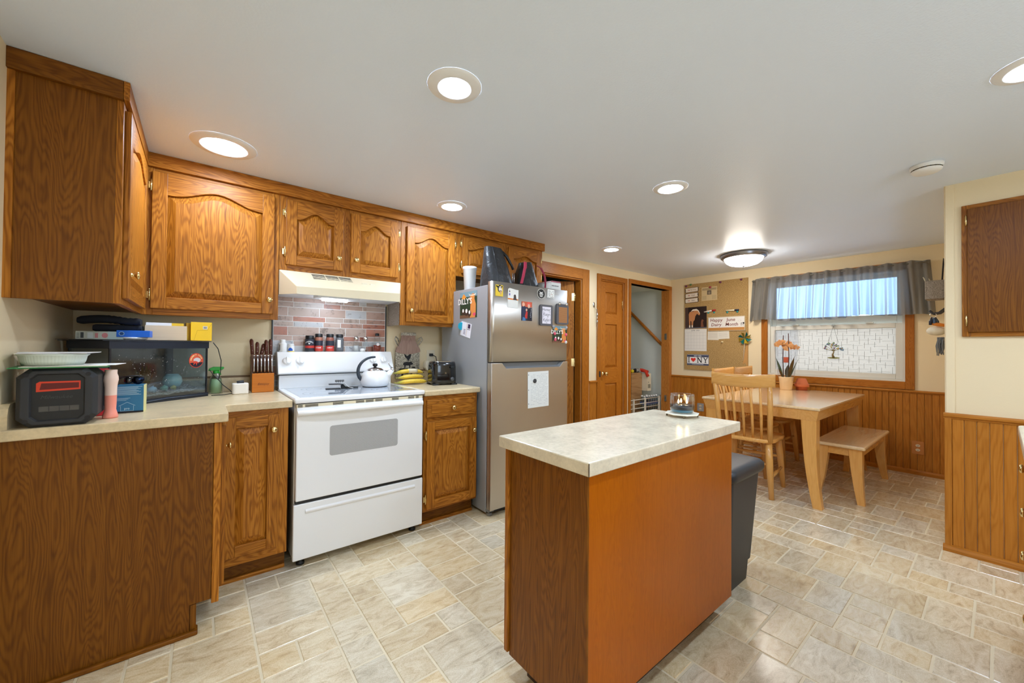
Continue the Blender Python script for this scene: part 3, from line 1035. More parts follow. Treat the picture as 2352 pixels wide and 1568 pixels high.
c = thing('base_cabinet', 'oak base cabinet with a drawer over a door beside the fridge', 'cabinet', (1.375, 2.7, 0))
b = MB()
b.box(1.163, 1.582, BF + 0.018, YB, 0.105, 0.874)
b.build('carcass', 'oakdk_z', c)
b = MB()
b.box(1.163, 1.19, BF, BF + 0.018, 0.105, 0.874)
b.box(1.545, 1.582, BF, BF + 0.018, 0.105, 0.874)
for za, zb in ((0.105, 0.15), (0.70, 0.755), (0.84, 0.874)):
    b.box(1.19, 1.545, BF, BF + 0.018, za, zb, mi=1)
b.build('face_frame', ['oak_z', 'oak_x'], c, bevel=0.0015)
door_panel(c, TY(1.18, BF, 0.122), 0.392, 0.580, False, 0.058, 'oak', 'x', knob=(0.362, 0.49), hinges=((-0.004, 0.49, False), (-0.004, 0.07, False)))
dr = MB().box(1.178, 1.562, BF - 0.019, BF, 0.728, 0.850).build('drawer', 'oak_x', c, bevel=0.008, seg=3)
MB().box(1.21, 1.53, BF - 0.022, BF - 0.018, 0.755, 0.823).build('panel', 'oak_x', dr, bevel=0.002)
knob_at(dr, TY(1.371, BF - 0.021, 0.788))
MB().box(1.163, 1.582, BF + 0.06, BF + 0.075, 0.0, 0.105).build('toe_kick', 'oakdk_x', c)
MB().box(1.163, 1.582, BF + 0.044, BF + 0.06, 0.0, 0.022).build('shoe_moulding', 'oak_x', c, bevel=0.006, seg=3)

# --- worktops
ct = thing('countertop', 'beige laminate L-shaped worktop running from the left wall to the stove', 'countertop', (-0.2, 2.6, 0.876))
b = MB()
r = 0.028
out = [(XL, 2.085), (0.098 - 0.006, 2.085), (0.098, 2.091)]
for k in range(5):
    a = PI + (PI / 2) * 0
out += [(0.098, 2.365 - 0.02), (0.104, 2.365 - 0.006), (0.118, 2.365), (0.388, 2.365), (0.388, YB), (XL, YB)]
b.prism(out, 'z', 0.876, 0.914)
b.build('slab', 'lam', ct, bevel=0.007, seg=3)
b = MB()
b.prism([(2.10, 0.914), (2.16, 0.914), (2.16, 1.0), (2.125, 1.0), (2.108, 0.985), (2.10, 0.96)], 'x', XL, XL + 0.02)
b.box(XL, XL + 0.02, 2.16, YB, 0.914, 1.0)
b.box(XL + 0.02, 0.388, YB - 0.02, YB, 0.914, 1.0)
b.build('upstand', 'lam', ct)
MB().box(XL + 0.02, 0.388, YB - 0.022, YB, 1.0, 1.012).build('upstand_cap', P((122, 96, 68)), ct)
ct = thing('countertop', 'short beige laminate worktop between the stove and the fridge', 'countertop', (1.38, 2.7, 0.876))
b = MB()
b.box(1.158, 1.600, 2.365, YB, 0.876, 0.914)
b.build('slab', 'lam', ct, bevel=0.009, seg=3)
MB().box(1.158, 1.600, YB - 0.02, YB, 0.914, 1.0).build('upstand', 'lam', ct)
MB().box(1.158, 1.600, YB - 0.022, YB, 1.0, 1.012).build('upstand_cap', P((122, 96, 68)), ct)

# --- brick-look backsplash panel behind the stove, every brick its own piece
bs = thing('backsplash_panel', 'brick-look backsplash panel of mixed red, tan and grey tiles behind the stove', 'backsplash', (0.74, YB - 0.012, 0.93))
BX0, BX1, BZ0, BZ1 = 0.375, 1.14, 0.93, 1.60
MB().box(BX0, BX1, YB - 0.008, YB - 0.001, BZ0, BZ1).build('backing', P((236, 234, 232), 0.4), bs)
MB().box(BX0 - 0.008, BX0, YB - 0.012, YB - 0.001, BZ0, 1.52).build('edge_strip', 'black', bs)
MB().box(BX1, BX1 + 0.008, YB - 0.012, YB - 0.001, BZ0, 1.52).build('edge_strip', 'black', bs)
def brick_mat():
    t = NT('mottled_brick_tile')
    co = t.n('TexCoord')
    oi = t.n('ObjectInfo')
    off = t.n('VectorMath', _operation='SCALE')
    t.set(off, 0, (5.0, 9.0, 3.0))
    t.set(off, 'Scale', oi.outputs['Random'])
    v = t.n('VectorMath', _operation='ADD', i0=co.outputs['Object'], i1=off.outputs[0])
    no = t.n('TexNoise', Vector=v.outputs[0], Scale=26.0, Detail=6.0, Roughness=0.7)
    base = t.ramp(oi.outputs['Random'], [(0.0, lin((170, 104, 80))), (0.20, lin((152, 88, 66))), (0.30, lin((172, 140, 124))), (0.66, lin((166, 148, 136))), (0.80, lin((176, 178, 180))), (1.0, lin((186, 190, 194)))])
    sp = t.ramp(no.outputs[0], [(0.36, lin((92, 70, 62))), (0.46, lin((255, 255, 255)))])
    c = t.mix(0.6, base, t.mix(1.0, base, sp, 'MULTIPLY'))
    lo = t.n('TexNoise', Vector=v.outputs[0], Scale=7.0, Detail=2.0)
    c2 = t.mix(t.math('MULTIPLY_ADD', lo.outputs[0], 0.8, -0.25), c, lin((206, 186, 172)))
    return t.done(t.pr(Base__Color=c2, Roughness=0.35))
M['brick'] = brick_mat()
rows = [(0.048, (0.07, 0.20, 0.085, 0.155, 0.17)), (0.048, (0.10, 0.175, 0.165, 0.19, 0.135)), (0.036, (0.115, 0.21, 0.125, 0.115, 0.05, 0.15)), (0.036, (0.12, 0.19, 0.12, 0.16, 0.175)),
        (0.062, (0.085, 0.20, 0.18, 0.15, 0.15))]
z = BZ0 + 0.004
seq = [3, 2, 4, 3, 2, 4, 3, 2, 4, 3, 2, 4, 3, 2]
k = 0
while z < BZ1 - 0.02:
    h, ws = rows[seq[k % len(seq)]]
    h = min(h, BZ1 - 0.003 - z)
    x = BX0 + 0.002
    tot = sum(ws)
    for w in ws:
        w = w / tot * (BX1 - BX0 - 0.004)
        MB().box(x + 0.0022, x + w - 0.0022, YB - 0.0105, YB - 0.006, z + 0.0022, z + h - 0.0022).build('brick', 'brick', bs)
        x += w
    z += h
    k += 1

# --- range hood
hd = thing('range_hood', 'almond range hood with slotted vents over the stove', 'range hood', (0.767, 2.8, 1.50))
b = MB()
top = [(0.374, 2.79), (1.160, 2.79), (1.160, YB), (0.374, YB)]
lipA = [(0.374, 2.79), (0.436, 2.585), (1.068, 2.585), (1.160, 2.79)]
b.add([(0.374, 2.795, 1.678), (1.160, 2.795, 1.678), (1.160, YB, 1.678), (0.374, YB, 1.678),
       (0.374, 2.795, 1.600), (0.436, 2.585, 1.556), (1.068, 2.585, 1.570), (1.160, 2.795, 1.61), (1.160, YB, 1.60), (0.374, YB, 1.60)],
      [(0, 1, 2, 3), (0, 4, 5), (0, 5, 6, 1), (1, 6, 7), (1, 7, 8, 2), (3, 2, 8, 9), (0, 3, 9, 4)])
b.add([(0.374, 2.795, 1.600), (0.436, 2.585, 1.556), (1.068, 2.585, 1.570), (1.160, 2.795, 1.61), (1.160, YB, 1.60), (0.374, YB, 1.60),
       (0.374, 2.795, 1.524), (0.436, 2.585, 1.512), (1.068, 2.585, 1.512), (1.160, 2.795, 1.530), (1.160, YB, 1.52), (0.374, YB, 1.52)],
      [(0, 6, 7, 1), (1, 7, 8, 2), (2, 8, 9, 3), (3, 9, 10, 4), (5, 11, 6, 0)])
b.build('shell', 'almond', hd, bevel=0.003)
b = MB()
b.add([(0.38, 2.795, 1.535), (0.44, 2.59, 1.53), (1.066, 2.59, 1.53), (1.156, 2.795, 1.54), (1.156, YB - 0.012, 1.535), (0.38, YB - 0.012, 1.535)], [(0, 1, 2, 3, 4, 5)])
b.build('underside', P((238, 242, 246), 0.35), hd)
for gx in (0.55, 0.632, 0.714):
    for j in range(5):
        zz = 1.628 + j * 0.0085
        y = 2.795 - (1.678 - zz) / (1.678 - 1.56) * 0.21
        MB().box(gx, gx + 0.076, y - 0.0025, y + 0.01, zz, zz + 0.0045).build('vent_slot', 'ink', hd)
yy = 2.795 - (1.678 - 1.625) / 0.118 * 0.21
for sx_ in (0.845, 0.90):
    MB().box(sx_, sx_ + 0.035, yy - 0.012, yy + 0.004, 1.618, 1.632).build('switch', P((214, 204, 180), 0.4), hd, bevel=0.003)
T = Matrix.Translation((0.70, 2.74, 1.512))
b = MB(T)
b.prism([(p[0], p[1]) for p in rrect(0.27, 0.13, 0.03)], 'z', 0.0, 0.022)
b.build('lamp_tray', P((232, 236, 240), 0.3), hd, bevel=0.004)
b = MB(Matrix.Translation((0.70, 2.79, 1.508)))
b.prism(rrect(0.16, 0.045, 0.015), 'z', -0.004, 0.005)
M['hoodlamp'] = emit('hood_lamp', (225, 238, 255), HOOD_POWER)
b.build('lamp_lens', 'hoodlamp', hd)
# ------------------------------------------------------------------ white electric range
st = thing('stove', 'white electric range with a glass top between the two worktops', 'stove', (0.774, 2.68, 0))
SX0, SX1 = 0.3955, 1.1525
b = MB()
b.box(SX0 + 0.006, SX1 - 0.006, 2.392, 2.99, 0.05, 0.895)
b.build('body', 'white', st, bevel=0.002)
b = MB()
b.box(SX0, SX1, 2.352, 2.958, 0.893, 0.921)
b.build('cooktop_frame', 'white', st, bevel=0.009, seg=3)
t = NT('grey_ceramic_glass')
co = t.n('TexCoord')
no = t.n('TexNoise', Vector=co.outputs['Object'], Scale=420.0, Detail=1.0)
M['ceramic'] = t.done(t.pr(Base__Color=t.ramp(no.outputs[0], [(0.4, lin((142, 150, 160))), (0.62, lin((190, 196, 204)))]), Roughness=0.05, Coat__Weight=0.6, Coat__Roughness=0.03))
MB().box(SX0 + 0.035, SX1 - 0.035, 2.395, 2.93, 0.9205, 0.9222).build('glass_top', 'ceramic', st, bevel=0.0006)
b = MB()
for cx, cy, r in ((0.57, 2.55, 0.10), (0.95, 2.53, 0.085), (0.58, 2.80, 0.075), (0.96, 2.80, 0.10)):
    n = 36
    for rr_ in (r, r * 0.62):
        vs, fs = [], []
        for k in range(n):
            a = 2 * PI * k / n
            vs += [(cx + rr_ * math.cos(a), cy + rr_ * math.sin(a), 0.9225), (cx + (rr_ - 0.002) * math.cos(a), cy + (rr_ - 0.002) * math.sin(a), 0.9225)]
        fs = [(2 * k, 2 * ((k + 1) % n), 2 * ((k + 1) % n) + 1, 2 * k + 1) for k in range(n)]
        b.add(vs, fs)
b.build('burner_ring', P((108, 114, 122), 0.2), st)
# backguard: riser, shadow gap and slanted control panel
b = MB()
b.box(SX0 + 0.004, SX1 - 0.004, 2.935, 2.99, 0.921, 1.008)
b.build('riser', 'white', st, bevel=0.003)
MB().box(SX0 + 0.012, SX1 - 0.012, 2.94, 2.99, 1.008, 1.018).build('shadow_gap', 'black', st)
b = MB()
PA, PB_ = (2.895, 1.022), (2.958, 1.163)
b.prism([(2.915, 1.015), (PA[0], PA[1]), (PA[0] + 0.004, 1.04), (PB_[0] - 0.008, 1.152), (PB_[0], 1.163), (3.03, 1.163), (3.03, 1.018)], 'x', SX0 - 0.006, SX1 + 0.004)
b.build('control_panel', 'white', st, bevel=0.004)
_dv = Vector((0, PB_[0] - PA[0], PB_[1] - PA[1])).normalized()
_dn = Vector((0, -_dv.z, _dv.y))
def panel_T(x, z, out=0.001):
    f = (z - PA[1]) / (PB_[1] - PA[1])
    o = Vector((x, PA[0] + 0.001 + f * (PB_[0] - PA[0]), z)) + _dn * out
    return face_T(o, (Vector((1, 0, 0)), _dv, _dn))
kn = 0
for x in (0.443, 0.520, 1.005, 1.085):
    mb = MB(panel_T(x, 1.10, 0.0))
    mb.lathe([(0.030, 0.0), (0.030, 0.003), (0.0255, 0.006), (0.0225, 0.019), (0.018, 0.021), (0.0, 0.0215)], (0, 0, 0), 24)
    mb.box(-0.0045, 0.0045, -0.0215, 0.024, 0.019, 0.031)
    mb.build('control_knob', 'white', st, bevel=0.001)
    art('indicator_dot', panel_T(x + 0.004, 1.045), st, 'ink', lambda m: disc(m, 0, 0, 0.0022))
art('keypad_outline', panel_T(0.765, 1.108, 0.0008), st, [P((214, 214, 214), 0.3)], lambda m: m.poly([(p[0], p[1], 0) for p in rrect(0.22, 0.078, 0.012)]))
art('display', panel_T(0.765, 1.119, 0.0012), st, [P((52, 66, 66), 0.2)], lambda m: rect(m, -0.046, 0.046, -0.0145, 0.0145))
M['led'] = emit('teal_led', (40, 220, 210), 1.6)
art('clock_digits', panel_T(0.752, 1.119, 0.0016), st, 'led', lambda m: write(m, '9:07', 0.024, 0, 0))
btn = [(0.687, 1.121, 0.009, 0.007), (0.677, 1.094, 0.009, 0.007), (0.702, 1.094, 0.009, 0.007), (0.754, 1.094, 0.009, 0.007), (0.778, 1.094, 0.009, 0.007), (0.825, 1.121, 0.008, 0.013), (0.849, 1.121, 0.008, 0.013), (0.838, 1.092, 0.015, 0.008)]
for x, z, rx, ry in btn:
    art('keypad_button', panel_T(x, z, 0.0014), st, [P((184, 186, 188), 0.35)], lambda m: disc(m, 0, 0, rx, ry))
art('rocker_switch', panel_T(0.603, 1.098, 0.0014), st, [P((216, 216, 214), 0.35)], lambda m: rect(m, -0.007, 0.007, -0.007, 0.007))
# oven door
DY = 2.352
od = MB()
od.box(SX0 + 0.010, SX1 - 0.014, DY, 2.392, 0.368, 0.872)
oven = od.build('oven_door', 'white', st, bevel=0.006, seg=3)
def mesh_glass():
    t = NT('oven_window_screen')
    co = t.n('TexCoord')
    ck = t.n('TexChecker', Vector=co.outputs['Object'], Scale=330.0)
    t.set(ck, 'Color1', lin((196, 196, 194)))
    t.set(ck, 'Color2', lin((148, 148, 148)))
    return t.done(t.pr(Base__Color=ck.outputs[0], Roughness=0.15))
M['ovenglass'] = mesh_glass()
mb = MB(face_T((0.771, DY - 0.0008, 0.673), '-y'))
mb.poly([(p[0], p[1], 0) for p in rrect(0.396, 0.168, 0.014)])
mb.build('oven_window', 'ovenglass', oven)
b = MB()
N = 20
for i in range(N):
    pass
prof = lambda t: 0.010 + 0.030 * math.sin(PI * max(0.0, min(1.0, t))) ** 0.35
pts = []
def hfn(u, v):
    x = SX0 + 0.014 + u * (SX1 - SX0 - 0.032)
    a = 2 * PI * v
    d = prof(u)
    return (x, DY - d * 0.5 + (d * 0.5 + 0.004) * math.cos(a), 0.846 + 0.016 * math.sin(a) - 0.006 * (1 - math.sin(PI * u) ** 0.35))
b.grid(hfn, 30, 12)
b.build('handle', 'white', oven)
b = MB()
b.box(SX0 + 0.010, SX1 - 0.014, DY + 0.006, DY + 0.02, 0.866, 0.888)
b.build('vent_strip', 'almond', st, bevel=0.002)
for xa, xb in ((0.412, 0.435), (0.447, 0.512), (0.588, 0.645), (0.715, 0.762), (0.772, 0.818), (0.828, 0.872), (0.932, 0.975), (1.038, 1.078), (1.090, 1.110)):
    for z in (0.869, 0.8755, 0.882):
        MB().box(xa, xb, DY + 0.0045, DY + 0.008, z, z + 0.0035).build('vent_slot', 'ink', st)
MB().box(SX0 + 0.012, SX1 - 0.016, DY + 0.012, 2.392, 0.352, 0.366).build('door_gap', 'black', st)
MB().box(SX0 + 0.012, SX1 - 0.016, DY + 0.014, 2.392, 0.888, 0.8935).build('top_gap', 'black', st)
dw = MB().box(SX0 + 0.002, SX1 - 0.006, 2.362, 2.392, 0.047, 0.349).build('storage_drawer', 'white', st, bevel=0.006, seg=3)
b = MB()
b.prism([(2.3635, 0.318), (2.3535, 0.308), (2.3555, 0.300), (2.3635, 0.290)], 'x', SX0 + 0.06, SX1 - 0.06)
b.build('pull_ridge', 'white', dw, bevel=0.002)
b = MB()
for x in (SX0 + 0.05, SX1 - 0.05):
    for y in (2.42, 2.93):
        b = MB()
        b.lathe([(0.022, 0.0), (0.022, 0.012), (0.012, 0.018), (0.012, 0.05)], (x, y, 0.0022), 12)
        b.build('foot', 'black', st)

# ------------------------------------------------------------------ refrigerator
fr = thing('refrigerator', 'stainless top-freezer refrigerator with a grey side covered in magnets', 'refrigerator', (1.99, 2.6, 0))
FX0, FX1, FY = 1.603, 2.378, 2.237
MB().box(FX0 + 0.004, FX1 - 0.004, 2.302, 2.975, 0.02, 1.655).build('cabinet', 'fridge_side', fr, bevel=0.004)
MB().box(FX0 + 0.016, FX1 - 0.016, 2.288, 2.302, 0.06, 1.65).build('door_gasket', P((92, 74, 64), 0.6), fr)
def fdoor(name, z0, z1, notch):
    mb = MB()
    n = 8
    # gently rounded vertical edges
    pr_ = []
    for k in range(n + 1):
        a = PI / 2 * k / n
        pr_.append((FX0 + 0.022 - 0.022 * math.cos(a), FY + 0.022 - 0.022 * math.sin(a)))
    for k in range(n + 1):
        a = PI / 2 * k / n
        pr_.append((FX1 - 0.022 + 0.022 * math.sin(a), FY + 0.022 - 0.022 * math.cos(a)))
    pr_ += [(FX1, 2.288), (FX0, 2.288)]
    mb.prism(pr_, 'z', z0, z1, smooth=True)
    return mb.build(name, 'steel', fr)
fz = fdoor('freezer_door', 1.100, 1.676, False)
# fridge door with a recessed pocket handle along its top
mb = MB()
zt_, zp = 1.092, 1.052
mb2 = MB()
pl = [(FX0, 0.052), (FX1, 0.052), (FX1, zt_), (2.325, zt_), (2.285, zp), (1.735, zp), (1.697, zt_), (FX0, zt_)]
mb.prism(pl, 'y', FY, FY + 0.03)
mb.prism([(FX0, 0.052), (FX1, 0.052), (FX1, zt_), (FX0, zt_)], 'y', FY + 0.03, 2.288)
fd = mb.build('fridge_door', 'steel', fr, bevel=0.0035)
mb = MB()
mb.add([(1.697, FY, zt_), (1.735, FY, zp), (2.285, FY, zp), (2.325, FY, zt_), (1.710, FY + 0.0295, zt_), (1.745, FY + 0.0295, zp + 0.012), (2.275, FY + 0.0295, zp + 0.012), (2.312, FY + 0.0295, zt_)],
       [(0, 1, 5, 4), (1, 2, 6, 5), (2, 3, 7, 6), (4, 5, 6, 7)])
mb.build('pocket_handle', 'midgrey', fd)
MB().box(FX0 + 0.01, FX1 - 0.01, FY + 0.02, 2.29, 1.0925, 1.0995).build('seam', 'black', fr)
MB().box(FX0 + 0.02, FX1 - 0.02, 2.27, 2.30, 0.024, 0.05).build('toe_grille', 'black', fr)
MB().box(FX0 + 0.004, FX0 + 0.05, 2.262, 2.305, 0.034, 0.052).build('hinge', 'midgrey', fr, bevel=0.003)
for x in (FX0 + 0.03, FX1 - 0.05):
    for y in (2.29, 2.94):
        MB().lathe([(0.02, 0.0), (0.02, 0.014), (0.012, 0.018), (0.012, 0.034)], (x, y, 0.0022), 12).build('foot', 'midgrey', fr)
art('badge', face_T((2.24, FY - 0.0008, 1.634), '-y'), fr, [P((196, 190, 182), 0.3)], lambda m: [rect(m, -0.03 + i * 0.0075, -0.026 + i * 0.0075, -0.004, 0.004) for i in range(8)])

# ------------------------------------------------------------------ kitchen island
IX0, IX1, IY0, IY1, IZ = 0.873, 1.917, 0.735, 1.168, 0.88
isl = thing('kitchen_island', 'wooden kitchen island with an orange veneer front and pale laminate top', 'kitchen island', (1.39, 0.95, 0))
b = MB()
b.box(0.902, 1.878, 0.765, 1.135, 0.102, 0.838)
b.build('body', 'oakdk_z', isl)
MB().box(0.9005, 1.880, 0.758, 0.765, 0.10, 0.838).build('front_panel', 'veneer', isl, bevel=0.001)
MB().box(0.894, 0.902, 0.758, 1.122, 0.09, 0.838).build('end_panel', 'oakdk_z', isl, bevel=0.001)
MB().box(0.885, 0.902, 1.122, 1.142, 0.10, 0.838).build('corner_stile', 'oak_z', isl, bevel=0.002)
MB().box(0.955, 1.85, 0.822, 1.09, 0.0022, 0.102).build('plinth', P((66, 48, 36), 0.7), isl)
b = MB()
b.box(IX0, IX1, IY0, IY1, 0.838, IZ)
b.build('top', 'lam_island', isl, bevel=0.004)
b = MB()
b.box(IX0 - 0.0006, IX0 + 0.0015, IY0 - 0.0006, IY0 + 0.0015, 0.840, IZ - 0.002)
b.build('edge_joint', P((70, 58, 48)), isl)
# ------------------------------------------------------------------ ceiling fixtures
def downlight(x, y, label, lr=0.069, rr_=0.104):
    t = thing('recessed_light', label, 'ceiling light', (x, y, ZC - 0.01), 0, 'round recessed ceiling lights')
    mb = MB()
    mb.lathe([(lr - 0.001, 0.004), (lr, 0.0), (lr + 0.009, -0.0005), (rr_ - 0.008, 0.003), (rr_ - 0.001, 0.008), (rr_, 0.0099)], (x, y, ZC - 0.01), 40, cap=False)
    mb.build('trim_ring', P((232, 232, 232), 0.35), t)
    mb = MB()
    mb.lathe([(0.0, 0.003), (lr, 0.003), (lr, 0.006), (0.0, 0.006)], (x, y, ZC - 0.01), 32, cap=False)
    key = 'lens%d' % int(lr * 1000)
    if key not in M:
        M[key] = emit('led_lens', (214, 232, 255), DOWNLIGHT_POWER * (0.069 / lr) ** 2)
    mb.build('lens', key, t)
downlight(0.078, 2.456, 'round recessed ceiling light nearest the left wall cabinets', 0.094, 0.140)
downlight(0.754, 1.315, 'round recessed ceiling light largest and nearest in the photo', 0.058)
downlight(1.397, 2.457, 'round recessed ceiling light above the range hood end')
downlight(2.294, 1.289, 'round recessed ceiling light in the middle beyond the island')
downlight(3.278, 2.485, 'round recessed ceiling light in front of the doors')
downlight(2.29, -0.085, 'round recessed ceiling light cut off by the right edge of the photo')
for x, y, l in ((0.75, -0.05, 'recessed ceiling light above the camera'), (0.75, -1.4, 'recessed ceiling light behind the camera on the left'), (2.29, -1.4, 'recessed ceiling light behind the camera on the right')):  # unseen lamps added to even out the brightness
    downlight(x, y, l)

dm = thing('dome_light', 'flush ceiling light with a glowing glass bowl and pewter ring', 'ceiling light', (4.53, 1.71, ZC - 0.14))
dc = (4.53, 1.71, ZC)
mb = MB()
mb.lathe([(0.0, -0.0002), (0.215, -0.0002), (0.225, -0.012), (0.212, -0.024), (0.216, -0.034), (0.200, -0.046), (0.186, -0.050), (0.180, -0.038)], dc, 48, cap=False)
mb.build('ring', P((128, 128, 132), 0.25), dm)
M['pewter'] = plain('pewter', (150, 150, 154), 0.3, 1.0)
dm.children[0].data.materials[0] = M['pewter']
t = NT('glowing_alabaster')
co = t.n('TexCoord')
no = t.n('TexNoise', Vector=co.outputs['Object'], Scale=9.0, Detail=3.0)
M['bowl'] = t.done(t.n('Emission', Color=t.ramp(no.outputs[0], [(0.3, lin((250, 238, 222))), (0.7, lin((250, 246, 240)))]), Strength=DOME_POWER))
mb = MB()
mb.lathe([(0.180, -0.044), (0.178, -0.060), (0.165, -0.082), (0.135, -0.104), (0.09, -0.118), (0.04, -0.124), (0.0, -0.125)], dc, 40, cap=False)
mb.build('glass_bowl', 'bowl', dm)
mb = MB()
mb.lathe([(0.0, -0.120), (0.016, -0.122), (0.018, -0.128), (0.008, -0.133), (0.010, -0.138), (0.006, -0.146), (0.0, -0.149)], dc, 16, cap=False)
mb.build('finial', 'pewter', dm)

sd = thing('smoke_detector', 'small white round smoke detector on the ceiling', 'smoke detector', (3.075, 0.245, ZC - 0.045))
mb = MB()
mb.lathe([(0.0, 0.0), (0.066, 0.0), (0.066, -0.012), (0.0625, -0.016), (0.061, -0.022)], (3.075, 0.245, ZC - 0.0002), 32, cap=False)
mb.lathe([(0.061, -0.028), (0.059, -0.034), (0.050, -0.042), (0.030, -0.045), (0.0, -0.046)], (3.075, 0.245, ZC), 32, cap=False)
mb.build('housing', 'whitemat', sd)
mb = MB()
for k in range(18):
    a0, a1 = 2 * PI * k / 18 + 0.05, 2 * PI * (k + 1) / 18 - 0.05
    r = 0.0592
    mb.add([(3.075 + r * math.cos(a), 0.245 + r * math.sin(a), ZC - z) for z in (0.021, 0.029) for a in (a0, a1)], [(0, 1, 3, 2)])
mb.build('vent_ring', P((96, 84, 62)), sd)

# ------------------------------------------------------------------ dining table, chairs, bench
def sabre_leg(mb, x, y, ox, oy, z1, w0, w1, splay):
    """square leg tapering then flaring outward (ox, oy = outward signs)"""
    prev = None
    n = 8
    for i in range(n + 1):
        t = i / n
        w = w0 + (w1 - w0) * t
        k = splay * (max(0.0, t - 0.35) / 0.65) ** 1.8
        cx, cy = x - ox * w / 2 + ox * k, y - oy * w / 2 + oy * k
        z = z1 * (1 - t) + 0.0022 * t
        q = [(cx - w / 2, cy - w / 2, z), (cx + w / 2, cy - w / 2, z), (cx + w / 2, cy + w / 2, z), (cx - w / 2, cy + w / 2, z)]
        if prev:
            mb.add(prev + q, [(0, 1, 5, 4), (1, 2, 6, 5), (2, 3, 7, 6), (3, 0, 4, 7)])
        else:
            mb.add(q, [(0, 1, 2, 3)])
        prev = q
    mb.add(prev, [(3, 2, 1, 0)])

TX0, TX1, TY0, TY1, TZ = 3.665, 5.25, 0.852, 1.742, 0.76
tb = thing('dining_table', 'light wood dining table with flared legs by the window', 'table', (4.46, 1.3, 0))
b = MB()
b.box(TX0, TX1, TY0, TY1, TZ - 0.022, TZ)
b.build('table_top', 'dine_top', tb, bevel=0.008, seg=3)
b = MB()
ins = 0.028
for x0, x1, y0, y1, sx_, sy_ in ((TX0, TX1, TY0, TY0 + 0.03, 0, 1), (TX0, TX1, TY1 - 0.03, TY1, 0, -1), (TX0, TX0 + 0.03, TY0, TY1, 1, 0), (TX1 - 0.03, TX1, TY0, TY1, -1, 0)):
    pass
zt0, zt1 = TZ - 0.022, TZ - 0.105
o = 0.008
b.hexa([(TX0 + ins, TY0 + ins, zt1), (TX1 - ins, TY0 + ins, zt1), (TX1 - ins, TY1 - ins, zt1), (TX0 + ins, TY1 - ins, zt1)],
       [(TX0 + o, TY0 + o, zt0), (TX1 - o, TY0 + o, zt0), (TX1 - o, TY1 - o, zt0), (TX0 + o, TY1 - o, zt0)])
b.build('apron', 'dine_x', tb, bevel=0.003)
for x, y, ox, oy in ((TX0 + ins, TY0 + ins, -1, -1), (TX1 - ins, TY0 + ins, 1, -1), (TX0 + ins, TY1 - ins, -1, 1), (TX1 - ins, TY1 - ins, 1, 1)):
    mb = MB()
    sabre_leg(mb, x, y, ox, oy, zt1 + 0.001, 0.10, 0.058, 0.045)
    mb.build('leg', 'dine_z', tb, bevel=0.003)

bn = thing('bench', 'light wood bench with flared legs at the side of the table', 'bench', (4.53, 0.82, 0))
BX0_, BX1_, BY0_, BY1_ = 4.00, 5.06, 0.648, 0.985
b = MB()
b.box(BX0_, BX1_, BY0_, BY1_, 0.425, 0.452)
b.build('seat', 'dine_top', bn, bevel=0.012, seg=3)
b = MB()
b.box(BX0_ + 0.03, BX1_ - 0.03, BY0_ + 0.03, BY0_ + 0.05, 0.365, 0.426)
b.box(BX0_ + 0.03, BX1_ - 0.03, BY1_ - 0.05, BY1_ - 0.03, 0.365, 0.426)
b.box(BX0_ + 0.03, BX0_ + 0.05, BY0_ + 0.05, BY1_ - 0.05, 0.365, 0.426)
b.box(BX1_ - 0.05, BX1_ - 0.03, BY0_ + 0.05, BY1_ - 0.05, 0.365, 0.426)
b.build('apron', 'dine_x', bn, bevel=0.002)
for x, y, ox, oy in ((BX0_ + 0.022, BY0_ + 0.022, -1, -1), (BX1_ - 0.022, BY0_ + 0.022, 1, -1), (BX0_ + 0.022, BY1_ - 0.022, -1, 1), (BX1_ - 0.022, BY1_ - 0.022, 1, 1)):
    mb = MB()
    sabre_leg(mb, x, y, ox, oy, 0.426, 0.085, 0.045, 0.018)
    mb.build('leg', 'dine_z', bn, bevel=0.003)

